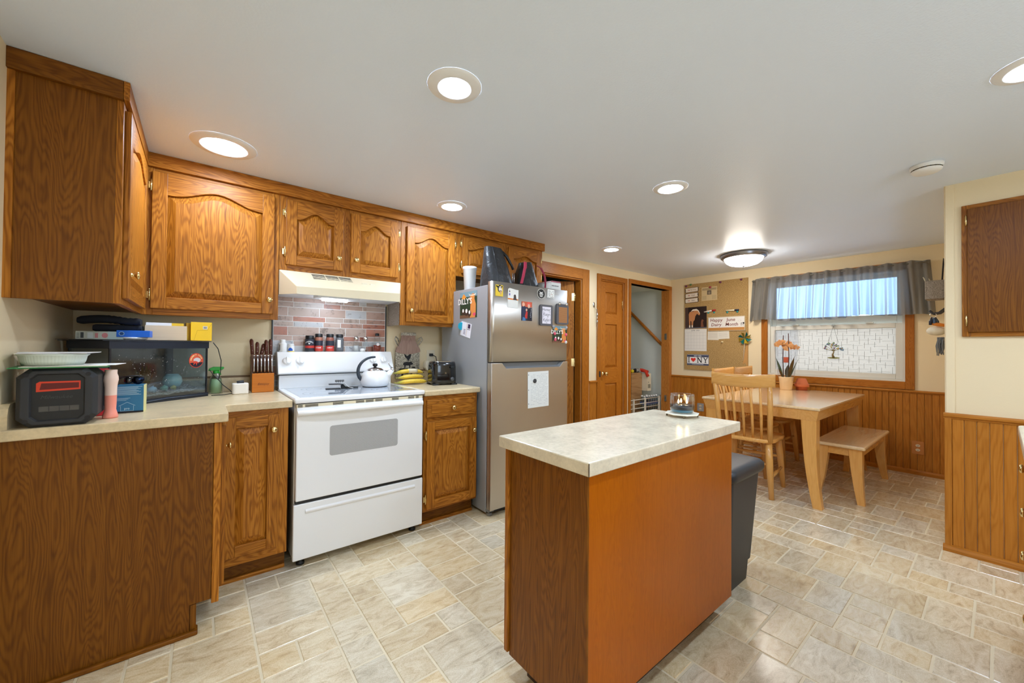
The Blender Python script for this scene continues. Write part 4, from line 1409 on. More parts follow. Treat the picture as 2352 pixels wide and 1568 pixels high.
def make_chair(label):
    t = thing('dining_chair', label, 'chair', (0, 0, 0), 0, 'spindle-back dining chairs')
    W2, D2_ = 0.23, 0.22
    mb = MB()
    def seat(u, v):
        a = 2 * PI * u
        e = 5.0
        c, s_ = math.cos(a), math.sin(a)
        rr = (abs(c) ** e + abs(s_) ** e) ** (-1 / e)
        k = [0.0, 0.9, 0.985, 1.0, 1.0, 0.985, 0.93, 0.0][int(round(v * 7))]
        z = [0.440, 0.440, 0.445, 0.452, 0.464, 0.472, 0.474, 0.466][int(round(v * 7))]
        return (c * rr * D2_ * k * (1.0), s_ * rr * W2 * k * (1.0 if c > 0 else 0.96), z)
    mb.grid(seat, 40, 7)
    mb.build('seat', 'dine_x', t, world=False)
    # legs
    for sx_, sy_, bx_ in ((1, 1, 0.17), (1, -1, 0.17), (-1, 1, 0.16), (-1, -1, 0.16)):
        m2 = MB()
        m2.tube([(sx_ * bx_, sy_ * 0.17, 0.45), (sx_ * (bx_ + 0.02), sy_ * 0.18, 0.30), (sx_ * (bx_ + 0.045), sy_ * 0.20, 0.0022)], [0.026, 0.027, 0.019], 8)
        m2.build('leg', 'dine_z', t, world=False)
    for sy_ in (1, -1):
        m2 = MB()
        m2.tube([(-0.195, sy_ * 0.190, 0.17), (0.0, sy_ * 0.190, 0.175), (0.205, sy_ * 0.190, 0.18)], [0.010, 0.015, 0.010], 8)
        m2.build('stretcher', 'dine_x', t, world=False)
    for x_, z_ in ((0.19, 0.27), (-0.18, 0.27)):
        m2 = MB()
        m2.tube([(x_, -0.175, z_), (x_, 0.0, z_), (x_, 0.175, z_)], [0.010, 0.014, 0.010], 8)
        m2.build('stretcher', 'dine_y', t, world=False)
    def bx(y):
        return -0.255 - 0.035 * (1 - (y / 0.23) ** 2)
    def rail(u, v):
        y = -0.235 + 0.47 * u
        a = 2 * PI * v
        zc = 0.945 + 0.010 * (y / 0.23) ** 2
        return (bx(y) + 0.011 * max(-1, min(1, 1.6 * math.cos(a))), y, zc + 0.052 * max(-1, min(1, 1.35 * math.sin(a))))
    m2 = MB()
    m2.grid(rail, 24, 16)
    for u in (0, 1):
        m2.add([rail(u, k / 16) for k in range(16)], [list(range(16))])
    m2.build('top_rail', 'dine_y', t, world=False)
    for sy_ in (1, -1):
        m2 = MB()
        y1 = sy_ * 0.20
        m2.tube([(-0.185, sy_ * 0.185, 0.455), (-0.22, sy_ * 0.193, 0.68), (bx(y1), y1, 0.91)], [0.020, 0.021, 0.018], 8)
        m2.build('back_post', 'dine_z', t, world=False)
    for k in range(5):
        y0 = -0.125 + 0.0625 * k
        y1 = y0 * 1.08
        m2 = MB()
        m2.tube([(-0.18, y0, 0.46), (-0.215, y0 * 1.04, 0.66), (bx(y1), y1, 0.905)], [0.0095, 0.0115, 0.0085], 8)
        m2.build('spindle', 'dine_z', t, world=False)
    return t
ch = make_chair('light wood spindle-back chair nearest, at the end of the table, back turned')
ch.location = (3.77, 1.365, 0)
ch.rotation_euler = (0, 0, math.radians(6))
for x, y, rz, l in ((4.32, 1.575, -90, 'light wood spindle-back chair pushed under the far side of the table, left one'), (4.865, 1.59, -91, 'light wood spindle-back chair pushed under the far side of the table, right one')):
    c2 = copy_tree(ch)
    c2.location = (x, y, 0)
    c2.rotation_euler = (0, 0, math.radians(rz))
    c2['label'] = l

# ------------------------------------------------------------------ trash bin beside the island
tr = thing('trash_bin', 'dark grey plastic trash bin with a flat lid behind the island', 'trash bin', (2.17, 0.93, 0))
mb = MB()
lv = [(0.0022, 0.135, 0.09), (0.10, 0.14, 0.095), (0.105, 0.148, 0.10), (0.575, 0.185, 0.118)]
rings = []
for z, hw, hd_ in lv:
    rings.append([(2.155 + (hw - 0.135) * 0.85 + p[0], 0.93 + p[1], z) for p in rrect(2 * hw, 2 * hd_, 0.03)])
n = len(rings[0])
mb.add(sum(rings, []), [list(range(n))[::-1]] + [(i * n + k, i * n + (k + 1) % n, (i + 1) * n + (k + 1) % n, (i + 1) * n + k) for i in range(3) for k in range(n)])
mb.build('bin', 'darkgrey', tr)
mb = MB()
rings = []
for z, hw, hd_ in ((0.555, 0.205, 0.135), (0.572, 0.215, 0.142), (0.598, 0.215, 0.142), (0.612, 0.20, 0.13), (0.616, 0.17, 0.10)):
    rings.append([(2.205 + p[0], 0.935 + p[1], z) for p in rrect(2 * hw, 2 * hd_, 0.05, 6)])
n = len(rings[0])
mb.add(sum(rings, []), [list(range(n))[::-1], [4 * n + k for k in range(n)]] + [(i * n + k, i * n + (k + 1) % n, (i + 1) * n + (k + 1) % n, (i + 1) * n + k) for i in range(4) for k in range(n)], 0, True)
mb.build('lid', 'darkgrey', tr)
# ------------------------------------------------------------------ things on and around the stove
def jar(name, label, x, y, z, r, h, body, cap, bands=(), cat='jar', neck=0.8, caph=0.022, group=None, capr=None):
    t = thing(name, label, cat, (x, y, z), 0, group)
    mb = MB()
    hb = h - caph
    mb.lathe([(r * 0.94, 0), (r, 0.004), (r, hb * 0.86), (r * 0.96, hb * 0.93), (r * neck, hb)], (x, y, z), 20)
    mb.build('body', body, t)
    cr_ = capr or r * 0.92
    mb = MB()
    mb.lathe([(cr_, hb - 0.001), (cr_, h - 0.003), (cr_ * 0.9, h), (0, h)], (x, y, z), 20, cap=False)
    mb.build('cap', cap, t)
    for z0, z1, m in bands:
        mb = MB()
        mb.lathe([(r * 1.012, z0), (r * 1.012, z1)], (x, y, z), 20, cap=False)
        mb.build('label_band', m, t)
    return t

def curved_text(body, size, r, c, zoff, parent, mat, bold=0.015, ang0=-PI / 2, arc=0.0):
    """lettering wrapped round an upright cylinder; reads from ang0 side"""
    vs, fs = text_geo(body, size, 'CENTER', bold, 0.0)
    mb = MB()
    mb.add([(c[0] + r * math.cos(ang0 + p[0] / r), c[1] + r * math.sin(ang0 + p[0] / r), c[2] + zoff + p[1] - arc * p[0] * p[0]) for p in vs], fs)
    return mb.build('lettering', mat, parent)

ZS = 1.1632
SYJ = 2.995
spice = P((60, 62, 66), 0.3)
redlab = P((196, 58, 48), 0.5)
navy = P((44, 46, 58), 0.5)
FA = -PI / 2 - 0.28   # the side of a jar that faces the camera
j = jar('spice_jar', 'wide black-labelled spice jar with a red band, leftmost on the stove back', 0.590, SYJ, ZS, 0.029, 0.112, spice, 'black', ((0.012, 0.026, navy), (0.026, 0.042, redlab), (0.042, 0.086, navy)), group='spice jars on the stove back')
curved_text("KINDER'S", 0.013, 0.0298, (0.590, SYJ, ZS), 0.070, j, 'paper', ang0=FA, arc=14.0)
mb = MB(face_T((0.590 + 0.030 * math.cos(FA), SYJ + 0.030 * math.sin(FA) - 0.0005, ZS + 0.056), '-y'))
blob(mb, [(-0.008, 0.005), (-0.003, 0.003), (0.003, 0.003), (0.008, 0.005), (0.003, -0.002), (0.0, -0.006), (-0.003, -0.002)])
mb.build('emblem', 'paper', j)
j = jar('spice_jar', 'spice jar with a red steak label, second on the stove back', 0.648, SYJ, ZS, 0.0265, 0.126, P((150, 96, 78), 0.3), 'black', ((0.006, 0.042, redlab), (0.042, 0.078, navy)), group='spice jars on the stove back')
curved_text('STEAK', 0.013, 0.0273, (0.648, SYJ, ZS), 0.028, j, 'paper', ang0=FA)
j = jar('spice_jar', 'spice jar with a red and black label, third on the stove back', 0.722, SYJ, ZS, 0.0265, 0.126, P((140, 84, 70), 0.3), 'black', ((0.006, 0.042, redlab), (0.042, 0.078, navy)), group='spice jars on the stove back')
curved_text('GARLIC', 0.011, 0.0273, (0.722, SYJ, ZS), 0.028, j, 'paper', ang0=FA)
j = jar('spice_jar', 'grey spice jar with a white ingredients label, fourth on the stove back', 0.787, SYJ, ZS, 0.0265, 0.126, P((92, 94, 96), 0.3), 'black', ((0.012, 0.09, P((104, 106, 110), 0.5)),), group='spice jars on the stove back')
mb = MB()
mb.grid(lambda u, v: (0.787 + 0.0272 * math.cos(FA - 0.5 + u * 0.8), SYJ + 0.0272 * math.sin(FA - 0.5 + u * 0.8), ZS + 0.03 + v * 0.055), 6, 1)
mb.build('ingredients_panel', 'paper', j)
for x, lab, fill in ((0.903, 'glass salt shaker with a metal cap on the stove back', P((206, 206, 204), 0.6)), (0.972, 'glass pepper shaker with a metal cap, half empty, on the stove back', P((120, 84, 66), 0.6))):
    t_ = thing('shaker', lab, 'shaker', (x, SYJ, ZS), 0, 'salt and pepper shakers')
    mb = MB()
    mb.lathe([(0.019, 0), (0.021, 0.004), (0.020, 0.05), (0.016, 0.075), (0.014, 0.09)], (x, SYJ, ZS), 18)
    mb.build('glass_body', 'sheet', t_)
    hgt = 0.045 if 'salt' in lab else 0.012
    MB().lathe([(0.017, 0.003), (0.0185, hgt)], (x, SYJ, ZS), 16).build('contents', fill, t_)
    MB().lathe([(0.0155, 0.088), (0.0165, 0.092), (0.016, 0.105), (0.010, 0.112), (0, 0.113)], (x, SYJ, ZS), 18, cap=False).build('cap', 'chrome', t_)
MB().lathe([(0.017, 0), (0.018, 0.012), (0.015, 0.022), (0.0, 0.024)], (0.945, 2.972, ZS), 18).build('cap_lid', 'whitemat', None)
tag(bpy.data.objects['cap_lid'], 'small white round plastic cap lying on the stove back', 'cap')
t_ = thing('honey_bottle', 'clear bottle half full of amber honey with a black cap', 'bottle', (1.06, SYJ, ZS))
mb = MB()
mb.lathe([(0.026, 0), (0.030, 0.006), (0.031, 0.05), (0.025, 0.07), (0.027, 0.085), (0.026, 0.105), (0.014, 0.118), (0.012, 0.124)], (1.06, SYJ, ZS), 20)
mb.build('bottle', 'sheet', t_)
MB().lathe([(0.024, 0.003), (0.028, 0.008), (0.029, 0.05), (0.0, 0.0505)], (1.06, SYJ, ZS), 20, cap=False).build('honey', P((132, 48, 26), 0.2), t_)
MB().lathe([(0.0145, 0.12), (0.0145, 0.14), (0, 0.141)], (1.06, SYJ, ZS), 18, cap=False).build('cap', 'black', t_)
mb = MB(face_T((1.055, SYJ - 0.0325, ZS + 0.055), '-y'))
disc(mb, 0, 0, 0.011)
mb.build('label_badge', P((222, 210, 206)), t_)
t_ = jar('pill_bottle', 'tall white pill bottle at the left end of the stove back', 0.428, SYJ, ZS, 0.024, 0.082, 'whitemat', 'whitemat', (), 'bottle', neck=0.6, caph=0.02, capr=0.016)
mb = MB()
mb.grid(lambda u, v: (0.428 + 0.0243 * math.cos(FA - 0.9 + u * 0.35), SYJ + 0.0243 * math.sin(FA - 0.9 + u * 0.35), ZS + 0.008 + v * 0.04), 4, 1)
mb.build('barcode_panel', P((120, 120, 122)), t_)
t_ = jar('pill_bottle', 'short white pill bottle with a blue and yellow label on the stove back', 0.476, SYJ - 0.008, ZS, 0.019, 0.052, 'whitemat', 'whitemat', ((0.0, 0.005, P((236, 206, 70))),), 'bottle', neck=0.75, caph=0.006)
mb = MB()
mb.grid(lambda u, v: (0.476 + 0.0194 * math.cos(FA - 0.9 + u * 1.5), SYJ - 0.008 + 0.0194 * math.sin(FA - 0.9 + u * 1.5), ZS + 0.006 + v * (0.022 * math.sin(PI * (0.15 + 0.7 * u)))), 10, 1)
mb.build('blue_label', P((30, 90, 190)), t_)

# kettle
KX, KY, KZ = 0.965, 2.76, 0.9226
kt = thing('kettle', 'white enamel whistling kettle with a black arched handle on the stove', 'kettle', (KX, KY, KZ))
mb = MB()
mb.lathe([(0.0, 0.0), (0.078, 0.0), (0.090, 0.008), (0.099, 0.03), (0.100, 0.05), (0.094, 0.075), (0.080, 0.097), (0.064, 0.110), (0.058, 0.112)], (KX, KY, KZ), 40, cap=False)
mb.build('body', 'white', kt)
MB().lathe([(0.080, 0.0), (0.083, 0.003), (0.080, 0.006)], (KX, KY, KZ), 32).build('base_ring', 'black', kt)
mb = MB()
mb.lathe([(0.060, 0.110), (0.058, 0.117), (0.045, 0.127), (0.022, 0.134), (0.0, 0.136)], (KX, KY, KZ), 32, cap=False)
lid = mb.build('lid', 'chrome', kt)
MB().lathe([(0.008, 0.133), (0.009, 0.138), (0.016, 0.142), (0.017, 0.154), (0.013, 0.160), (0, 0.161)], (KX, KY, KZ), 18, cap=False).build('lid_knob', 'black', lid)
pts, rs = [], []
for k in range(19):
    a = math.radians(205 - 118 * k / 18)
    pts.append((KX - 0.005 + 0.112 * math.cos(a) * 1.0, KY, KZ + 0.108 + 0.098 * math.sin(a)))
    rs.append(0.013 - 0.006 * k / 18)
pts.insert(0, (KX - 0.096, KY, KZ + 0.045))
rs.insert(0, 0.007)
MB().tube(pts, rs, 10).build('handle', P((52, 60, 70), 0.35), kt)
MB().tube([(KX + 0.075, KY, KZ + 0.062), (KX + 0.105, KY, KZ + 0.088), (KX + 0.128, KY, KZ + 0.114)], [0.026, 0.019, 0.016], 16).build('spout', 'white', kt)
mb = MB()
mb.tube([(KX + 0.120, KY, KZ + 0.106), (KX + 0.134, KY, KZ + 0.122)], [0.017, 0.016], 16)
mb.tube([(KX + 0.118, KY, KZ + 0.124), (KX + 0.100, KY, KZ + 0.150), (KX + 0.097, KY, KZ + 0.163)], [0.006, 0.004, 0.003], 8)
mb.build('whistle', 'chrome', kt)

# slotted turner lying on the glass
tu = thing('slotted_turner', 'black nylon slotted turner lying on the glass stove top', 'spatula', (0.74, 2.74, 0.9226), math.radians(-12))
mb = MB()
for k in range(5):
    mb.box(-0.075 + 0.0, -0.02, -0.034 + k * 0.0155, -0.025 + k * 0.0155, 0.028, 0.031)
mb.box(-0.082, -0.073, -0.034, 0.0375, 0.028, 0.031)
mb.box(-0.022, -0.006, -0.034, 0.0375, 0.027, 0.031)
mb.hexa([(-0.008, -0.03, 0.002), (0.03, -0.02, 0.002), (0.03, 0.02, 0.002), (-0.008, 0.034, 0.002)], [(-0.008, -0.03, 0.03), (0.006, -0.012, 0.03), (0.006, 0.012, 0.03), (-0.008, 0.034, 0.03)])
mb.build('blade', 'black', tu, world=False, bevel=0.001)
mb = MB()
mb.hexa([(0.02, -0.010, 0.0), (0.10, -0.008, 0.0), (0.10, 0.008, 0.0), (0.02, 0.010, 0.0)], [(0.02, -0.008, 0.012), (0.10, -0.006, 0.009), (0.10, 0.006, 0.009), (0.02, 0.008, 0.012)])
mb.box(-0.10, -0.01, -0.05, 0.03, 0.0, 0.003)
mb.build('handle', 'black', tu, world=False, bevel=0.001)
sr = MB()
sr.grid(lambda u, v: (0.745 + 0.05 * u, 2.70 + 0.03 * v - 0.02 * u, 0.9236 + 0.03 * (1 - u) ** 2 + 0.004), 8, 3)
tag(sr.build('spoon_rest', 'whitemat', None, solid=0.002), 'white curved spoon rest beside the black turner on the stove', 'spoon rest')
mk = MB(face_T((0.775, 2.934, 0.955), '-y'))
for k in range(9):
    rect(mk, -0.030 + k * 0.0068, -0.026 + k * 0.0068, -0.009 if k % 2 else -0.006, 0.009)
rect(mk, -0.03, 0.03, -0.001, 0.001)
mk.build('emblem', 'ink', st)

# ------------------------------------------------------------------ right worktop
mc = thing('milk_can_decor', 'flat milk-can wall decor of wood and galvanised metal with farm animals', 'wall decor', (1.315, 3.03, 0.945))
def galv():
    t = NT('galvanised_sheet')
    co = t.n('TexCoord')
    vo = t.n('TexVoronoi', Vector=co.outputs['Object'], Scale=150.0)
    return t.done(t.pr(Base__Color=t.ramp(vo.outputs['Color'], [(0.1, lin((120, 114, 100))), (0.9, lin((206, 196, 176)))]), Metallic=0.55, Roughness=0.42))
M['galv'] = galv()
Tm = face_T((1.318, 3.018, 0.945), '-y')
def slab(name, pts, z0, z1, mat, parent, T):
    mb = MB(T)
    n = len(pts)
    mb.add([(p[0], p[1], z0) for p in pts] + [(p[0], p[1], z1) for p in pts], [list(range(n))[::-1], list(range(n, 2 * n))] + [(k, (k + 1) % n, n + (k + 1) % n, n + k) for k in range(n)])
    return mb.build(name, mat, parent, bevel=0.0008)
slab('metal_body', [(-0.102, 0), (0.102, 0), (0.104, 0.225), (-0.104, 0.225)], 0, 0.008, 'galv', mc, Tm)
sh = [(-0.105, 0.228)]
for k in range(9):
    a = k / 8
    sh.append((-0.105 + 0.21 * a, 0.215 - 0.020 * math.sin(PI * a)))
sh += [(0.105, 0.228), (0.10, 0.245), (0.078, 0.275), (0.064, 0.30), (0.060, 0.325), (0.060, 0.352), (-0.060, 0.352), (-0.060, 0.325), (-0.064, 0.30), (-0.078, 0.275), (-0.10, 0.245)]
slab('wood_shoulder', sh, 0.008, 0.016, 'pinkwood', mc, Tm)
slab('metal_rim', [(-0.066, 0.348), (0.066, 0.348), (0.062, 0.372), (-0.062, 0.372)], 0.006, 0.02, 'galv', mc, Tm)
for sgn in (-1, 1):
    mb = MB(Tm)
    mb.tube([(sgn * 0.082, 0.262, 0.012), (sgn * 0.100, 0.285, 0.02), (sgn * 0.118, 0.318, 0.025), (sgn * 0.110, 0.336, 0.025), (sgn * 0.092, 0.322, 0.02), (sgn * 0.080, 0.296, 0.012)], 0.005, 8)
    mb.build('handle', 'galv', mc)
def animal(pts, dx, dy, s, name):
    mb = MB(Tm)
    blob(mb, [(dx + p[0] * s, dy + p[1] * s) for p in pts], 0.0085)
    mb.build(name, 'ink', mc)
rooster = [(-5, 6), (-4, 2), (-1, -1), (0, -3), (-0.5, -4), (1.2, -4), (0.6, -3), (2.5, -1), (4, 2), (4.5, 5), (3.5, 7), (2.2, 6.6), (1.6, 4.5), (0, 3), (-2, 3.2), (-3.5, 5)]
pig = [(-6, 1), (-5, 3), (-2, 4), (2, 3.6), (4, 4.2), (6, 2.5), (7, 1.2), (5.5, 0.2), (3.5, 0), (3, -3.4), (2, -3.4), (1.6, -0.6), (-2.6, -0.6), (-3.2, -3.4), (-4.2, -3.4), (-4.4, -0.4), (-5.6, 0)]
cow = [(-9, 2), (-8, 4), (-2, 4), (4, 4), (6, 5), (7.5, 5.4), (9, 4.2), (10.5, 2), (9, 1), (6.5, 1.5), (5.5, -1), (5.2, -5), (4, -5), (3.6, -1.5), (-4, -1.5), (-4.6, -5), (-6, -5), (-6.2, -1), (-8, -0.5)]
animal(rooster, 0.0, 0.163, 0.0065, 'rooster_cutout')
animal(pig, 0.0, 0.108, 0.0068, 'pig_cutout')
animal(cow, -0.004, 0.05, 0.0080, 'cow_cutout')

def banana_mat():
    t = NT('banana_skin')
    co = t.n('TexCoord')
    sp = t.n('SeparateXYZ', Vector=co.outputs['Object'])
    no = t.n('TexNoise', Vector=co.outputs['Object'], Scale=160.0, Detail=3.0)
    x = t.math('MULTIPLY_ADD', sp.outputs[0], 4.0, 0.5)
    c = t.ramp(x, [(0.04, lin((150, 150, 60))), (0.2, lin((230, 196, 64))), (0.85, lin((240, 200, 70))), (1.0, lin((216, 186, 70)))])
    c2 = t.mix(t.ramp(no.outputs[0], [(0.64, (0, 0, 0, 1)), (0.70, (1, 1, 1, 1))]), c, lin((120, 80, 30)))
    return t.done(t.pr(Base__Color=c2, Roughness=0.45))
M['banana'] = banana_mat()
for k, (x, y, z, L, rz, lab) in enumerate(((1.27, 2.79, 0.914, 0.25, 0.0, 'bottom yellow banana of the bunch on the right worktop'), (1.275, 2.82, 0.948, 0.22, 0.08, 'middle yellow banana of the bunch on the right worktop'), (1.27, 2.85, 0.982, 0.245, 0.03, 'top yellow banana of the bunch with a pale sticker strip'))):
    t_ = thing('banana', lab, 'banana', (x, y, z + 0.001), rz, 'bananas on the worktop')
    mb = MB()
    pts, rs = [], []
    for i in range(15):
        f = i / 14
        px = -L / 2 + L * f
        arc = 0.012 * math.sin(PI * f) + (0.006 if k == 2 else 0.0) * math.sin(PI * f)
        pts.append((px, 0.028 * (2 * f - 1) ** 2, 0.019 + arc - 0.004))
        rs.append(0.019 * min(1.0, 0.32 + 3.2 * f, 0.32 + 4.2 * (1 - f)))
    mb.tube(pts, rs, 6, smooth=True)
    mb.build('fruit', 'banana', t_, world=False, subsurf=1)
    MB().tube([(L / 2 - 0.004, 0.027, 0.016), (L / 2 + 0.008, 0.031, 0.015)], [0.006, 0.004], 6).build('tip', P((60, 44, 24)), t_, world=False)
    MB().tube([(-L / 2 - 0.014, 0.034, 0.018), (-L / 2 + 0.004, 0.027, 0.0165)], [0.005, 0.0055], 6).build('stem', P((150, 140, 70)), t_, world=False)
    if k == 2:
        MB().tube([pts[6 + q] for q in range(5)], [r_ * 1.03 for r_ in rs[6:11]], 8).build('wrapper_strip', P((222, 208, 176), 0.4), t_, world=False)

ts = thing('toaster', 'black two-slice toaster with a chrome rim beside the fridge', 'toaster', (1.463, 2.70, 0.9145), math.radians(-8))
mb = MB()
ring_ = []
for z, s_, in ((0.012, 1.0), (0.03, 1.02), (0.14, 0.985), (0.165, 0.955), (0.176, 0.90)):
    ring_.append([(p[0] * s_, p[1] * s_, z) for p in rrect(0.195, 0.16, 0.045, 6)])
n = len(ring_[0])
mb.add(sum(ring_, []), [list(range(n))[::-1], [4 * n + q for q in range(n)]] + [(i * n + q, i * n + (q + 1) % n, (i + 1) * n + (q + 1) % n, (i + 1) * n + q) for i in range(4) for q in range(n)], 0, True)
mb.build('body', 'blackgloss', ts, world=False)
mb = MB()
for sx_ in (-1, 1):
    for sy_ in (-1, 1):
        mb = MB()
        mb.box(sx_ * 0.075 - 0.022, sx_ * 0.075 + 0.022, sy_ * 0.055 - 0.018, sy_ * 0.055 + 0.018, 0.0, 0.013)
        mb.build('foot', 'black', ts, world=False)
mb = MB()
mb.prism(rrect(0.16, 0.11, 0.03), 'z', 0.176, 0.179)
mb.build('top_plate', 'chrome', ts, world=False)
for sy_ in (-1, 1):
    MB().box(-0.062, 0.062, sy_ * 0.024 - 0.011, sy_ * 0.024 + 0.011, 0.1785, 0.1795).build('slot', 'shade', ts, world=False)
MB().lathe([(0.015, 0.0), (0.015, -0.006), (0.012, -0.010), (0, -0.0105)], (0.052, -0.0805, 0.045), 18, 'y', cap=False).build('dial', P((70, 72, 76), 0.25), ts, world=False)
MB().box(0.035, 0.068, -0.094, -0.08, 0.128, 0.140).build('lever', 'black', ts, world=False, bevel=0.003)
MB().tube([(0.08, 0.06, 0.012), (0.105, 0.075, 0.006), (0.12, 0.06, 0.004)], 0.003, 6).build('power_cord', 'black', ts, world=False)

ou = thing('wall_outlet', 'almond wall outlet with a black plug behind the toaster', 'outlet', (1.54, YB - 0.004, 1.11))
mb = MB(face_T((1.54, YB - 0.0, 1.115), '-y'))
mb.prism(rrect(0.074, 0.118, 0.006), 'z', 0.0005, 0.006)
mb.build('plate', P((228, 216, 190), 0.35), ou, bevel=0.001)
MB().box(1.524, 1.552, YB - 0.03, YB - 0.006, 1.122, 1.146).build('plug', 'black', ou, bevel=0.003)
MB().tube([(1.545, YB - 0.028, 1.134), (1.566, YB - 0.05, 1.118), (1.575, YB - 0.06, 1.05), (1.56, YB - 0.1, 0.96), (1.53, 2.84, 0.925), (1.52, 2.80, 0.93)], 0.0035, 6).build('cord', 'black', ou)
nl = MB(face_T((1.50, YB - 0.021, 1.045), '-y'))
nl.prism([(p[0] * 0.8, p[1]) for p in rrect(0.075, 0.085, 0.035, 6)], 'z', -0.02, 0.035)
tag(nl.build('air_freshener', P((236, 228, 206), 0.35), None, bevel=0.006), 'cream plug-in air freshener below the wall outlet behind the toaster', 'air freshener')
# ------------------------------------------------------------------ left worktop
ZT = 0.9143
# rugged black jobsite speaker
rd = thing('jobsite_speaker', 'rugged black jobsite speaker with a red recess on the left worktop', 'speaker', (-0.397, 2.18, ZT))
RX, RZ, RY = -0.397, 1.018, 2.095
w2, h2, ch_ = 0.0975, 0.103, 0.030
def octo(w, h, c):
    return [(-w + c, -h), (w - c, -h), (w, -h + c), (w, h - c), (w - c, h), (-w + c, h), (-w, h - c), (-w, -h + c)]
mb = MB()
A = [(RX + p[0], RY + 0.012, RZ + p[1]) for p in octo(w2, h2, ch_)]
B = [(RX + p[0], RY + 0.165, RZ + p[1]) for p in octo(w2, h2, ch_)]
mb.add(A + B, [list(range(8)), list(range(15, 7, -1))] + [(k, (k + 1) % 8, 8 + (k + 1) % 8, 8 + k) for k in range(8)])
mb.build('case', 'charcoal', rd, bevel=0.004)
mb = MB()
o_ = [(RX + p[0], RY + 0.012, RZ + p[1]) for p in octo(w2, h2, ch_)]
i_ = [(RX + p[0], RY, RZ + p[1]) for p in octo(w2 - 0.012, h2 - 0.010, ch_ - 0.002)]
k_ = [(RX + p[0], RY, RZ + p[1]) for p in octo(0.066, 0.083, 0.016)]
l_ = [(RX + p[0], RY + 0.010, RZ + p[1]) for p in octo(0.062, 0.079, 0.015)]
mb.add(o_ + i_ + k_ + l_, [(a * 8 + k, a * 8 + (k + 1) % 8, (a + 1) * 8 + (k + 1) % 8, (a + 1) * 8 + k) for a in range(3) for k in range(8)])
mb.build('front_bezel', 'charcoal', rd, bevel=0.0015)
Tr = face_T((RX, RY + 0.0095, RZ), '-y')
mb = MB(Tr)
blob(mb, octo(0.062, 0.079, 0.015))
mb.build('front_panel', 'black', rd)
mb = MB(Tr)
blob(mb, [(-0.052, 0.020), (0.054, 0.025), (0.054, 0.056), (-0.044, 0.056), (-0.052, 0.050)], 0.0006)
mb.build('red_recess', P((206, 58, 30), 0.4), rd)
mb = MB(Tr)
blob(mb, [(-0.044, 0.027), (0.050, 0.031), (0.050, 0.050), (-0.040, 0.050)], 0.0010)
mb.build('recess_shade', P((92, 16, 10), 0.5), rd)  # flat darker red painted as the shade inside the recess
mb = MB(Tr)
write(mb, 'Milwaukee', 0.018, -0.004, 0.0, 0.0012, shear=0.3)
mb.build('lettering', P((58, 58, 60), 0.3), rd)
for k in range(4):
    mb = MB(Tr)
    rect(mb, -0.045 + k * 0.0245, -0.022 + k * 0.0245, -0.05, -0.032, 0.0012)
    mb.build('status_window', P((74, 72, 70), 0.25), rd)
for sx_ in (-1, 1):
    for sz_ in (-1, 1):
        mb = MB(face_T((RX + sx_ * 0.074, RY - 0.0008, RZ + sz_ * 0.080), '-y'))
        disc(mb, 0, 0, 0.0075)
        mb.build('bolt_hole', 'ink', rd)

# folder, papers, dish
ZP = RZ + h2 + 0.0005
fo = MB(Matrix.Translation((-0.395, 2.185, ZP)) @ Matrix.Rotation(0.12, 4, 'Z'))
fo.box(-0.125, 0.115, -0.10, 0.10, 0, 0.004)
tag(fo.build('folder', P((52, 122, 68), 0.5), None, bevel=0.001), 'green pocket folder lying on the black jobsite speaker', 'folder')
pz = ZP + 0.0042
for k, (w_, d_, rz_, dx, dy, c_, lab) in enumerate(((0.105, 0.085, 0.05, 0.01, -0.01, (232, 226, 206), 'cream sheet of paper under the white baking dish'), (0.10, 0.08, -0.08, 0.045, 0.025, (236, 236, 232), 'white envelope under the white baking dish'))):
    mb = MB(Matrix.Translation((-0.395 + dx, 2.185 + dy, pz)) @ Matrix.Rotation(rz_, 4, 'Z'))
    mb.box(-w_, w_, -d_, d_, 0, 0.0016)
    tag(mb.build('paper', P(c_, 0.7), None), lab, 'paper')
    pz += 0.0018
bd = thing('baking_dish', 'white fluted oval baking dish holding papers on the jobsite speaker', 'dish', (-0.425, 2.185, pz))
mb = MB()
def dish(u, v):
    a = 2 * PI * u
    f = 1 + 0.012 * math.cos(60 * a)
    prof_ = [(0.0, 0.003), (0.82, 0.003), (0.86, 0.0), (0.92, 0.015), (0.96, 0.033), (1.05, 0.038), (1.04, 0.041), (0.94, 0.036), (0.88, 0.012), (0.0, 0.008)]
    r_, z_ = prof_[int(round(v * 9))]
    if 2 < v * 9 < 5:
        r_ *= f
    return (-0.425 + 0.088 * r_ * math.cos(a), 2.185 + 0.068 * r_ * math.sin(a), pz + z_)
mb.grid(dish, 180, 9)
mb.build('dish_body', P((206, 214, 202), 0.3), bd)
dz = pz + 0.042
for k, (w_, d_, rz_, dx, c_, lab) in enumerate(((0.085, 0.06, 0.2, -0.015, (226, 220, 206), 'cream letter lying across the baking dish'), (0.09, 0.055, -0.05, 0.005, (222, 224, 238), 'pale blue envelope lying across the baking dish'), (0.098, 0.05, 0.08, 0.01, (238, 238, 236), 'white letter on top of the mail in the baking dish'))):
    mb = MB(Matrix.Translation((-0.415 + dx, 2.185, dz)) @ Matrix.Rotation(rz_, 4, 'Z'))
    mb.box(-w_, w_, -d_, d_, 0, 0.0018)
    tag(mb.build('letter', P(c_, 0.7), None), lab, 'letter', 'mail on the baking dish')
    dz += 0.002
pb = MB()
rr = random.Random(3)
pb.ball((-0.492, 2.31, ZP + 0.02), 0.030, 12, sx=0.7, sy=1.3, sz=0.9)
pbo = pb.build('plastic_bag', P((128, 130, 136), 0.4), None)
for v_ in pbo.data.vertices:
    v_.co *= 1 + rr.uniform(-0.16, 0.16)
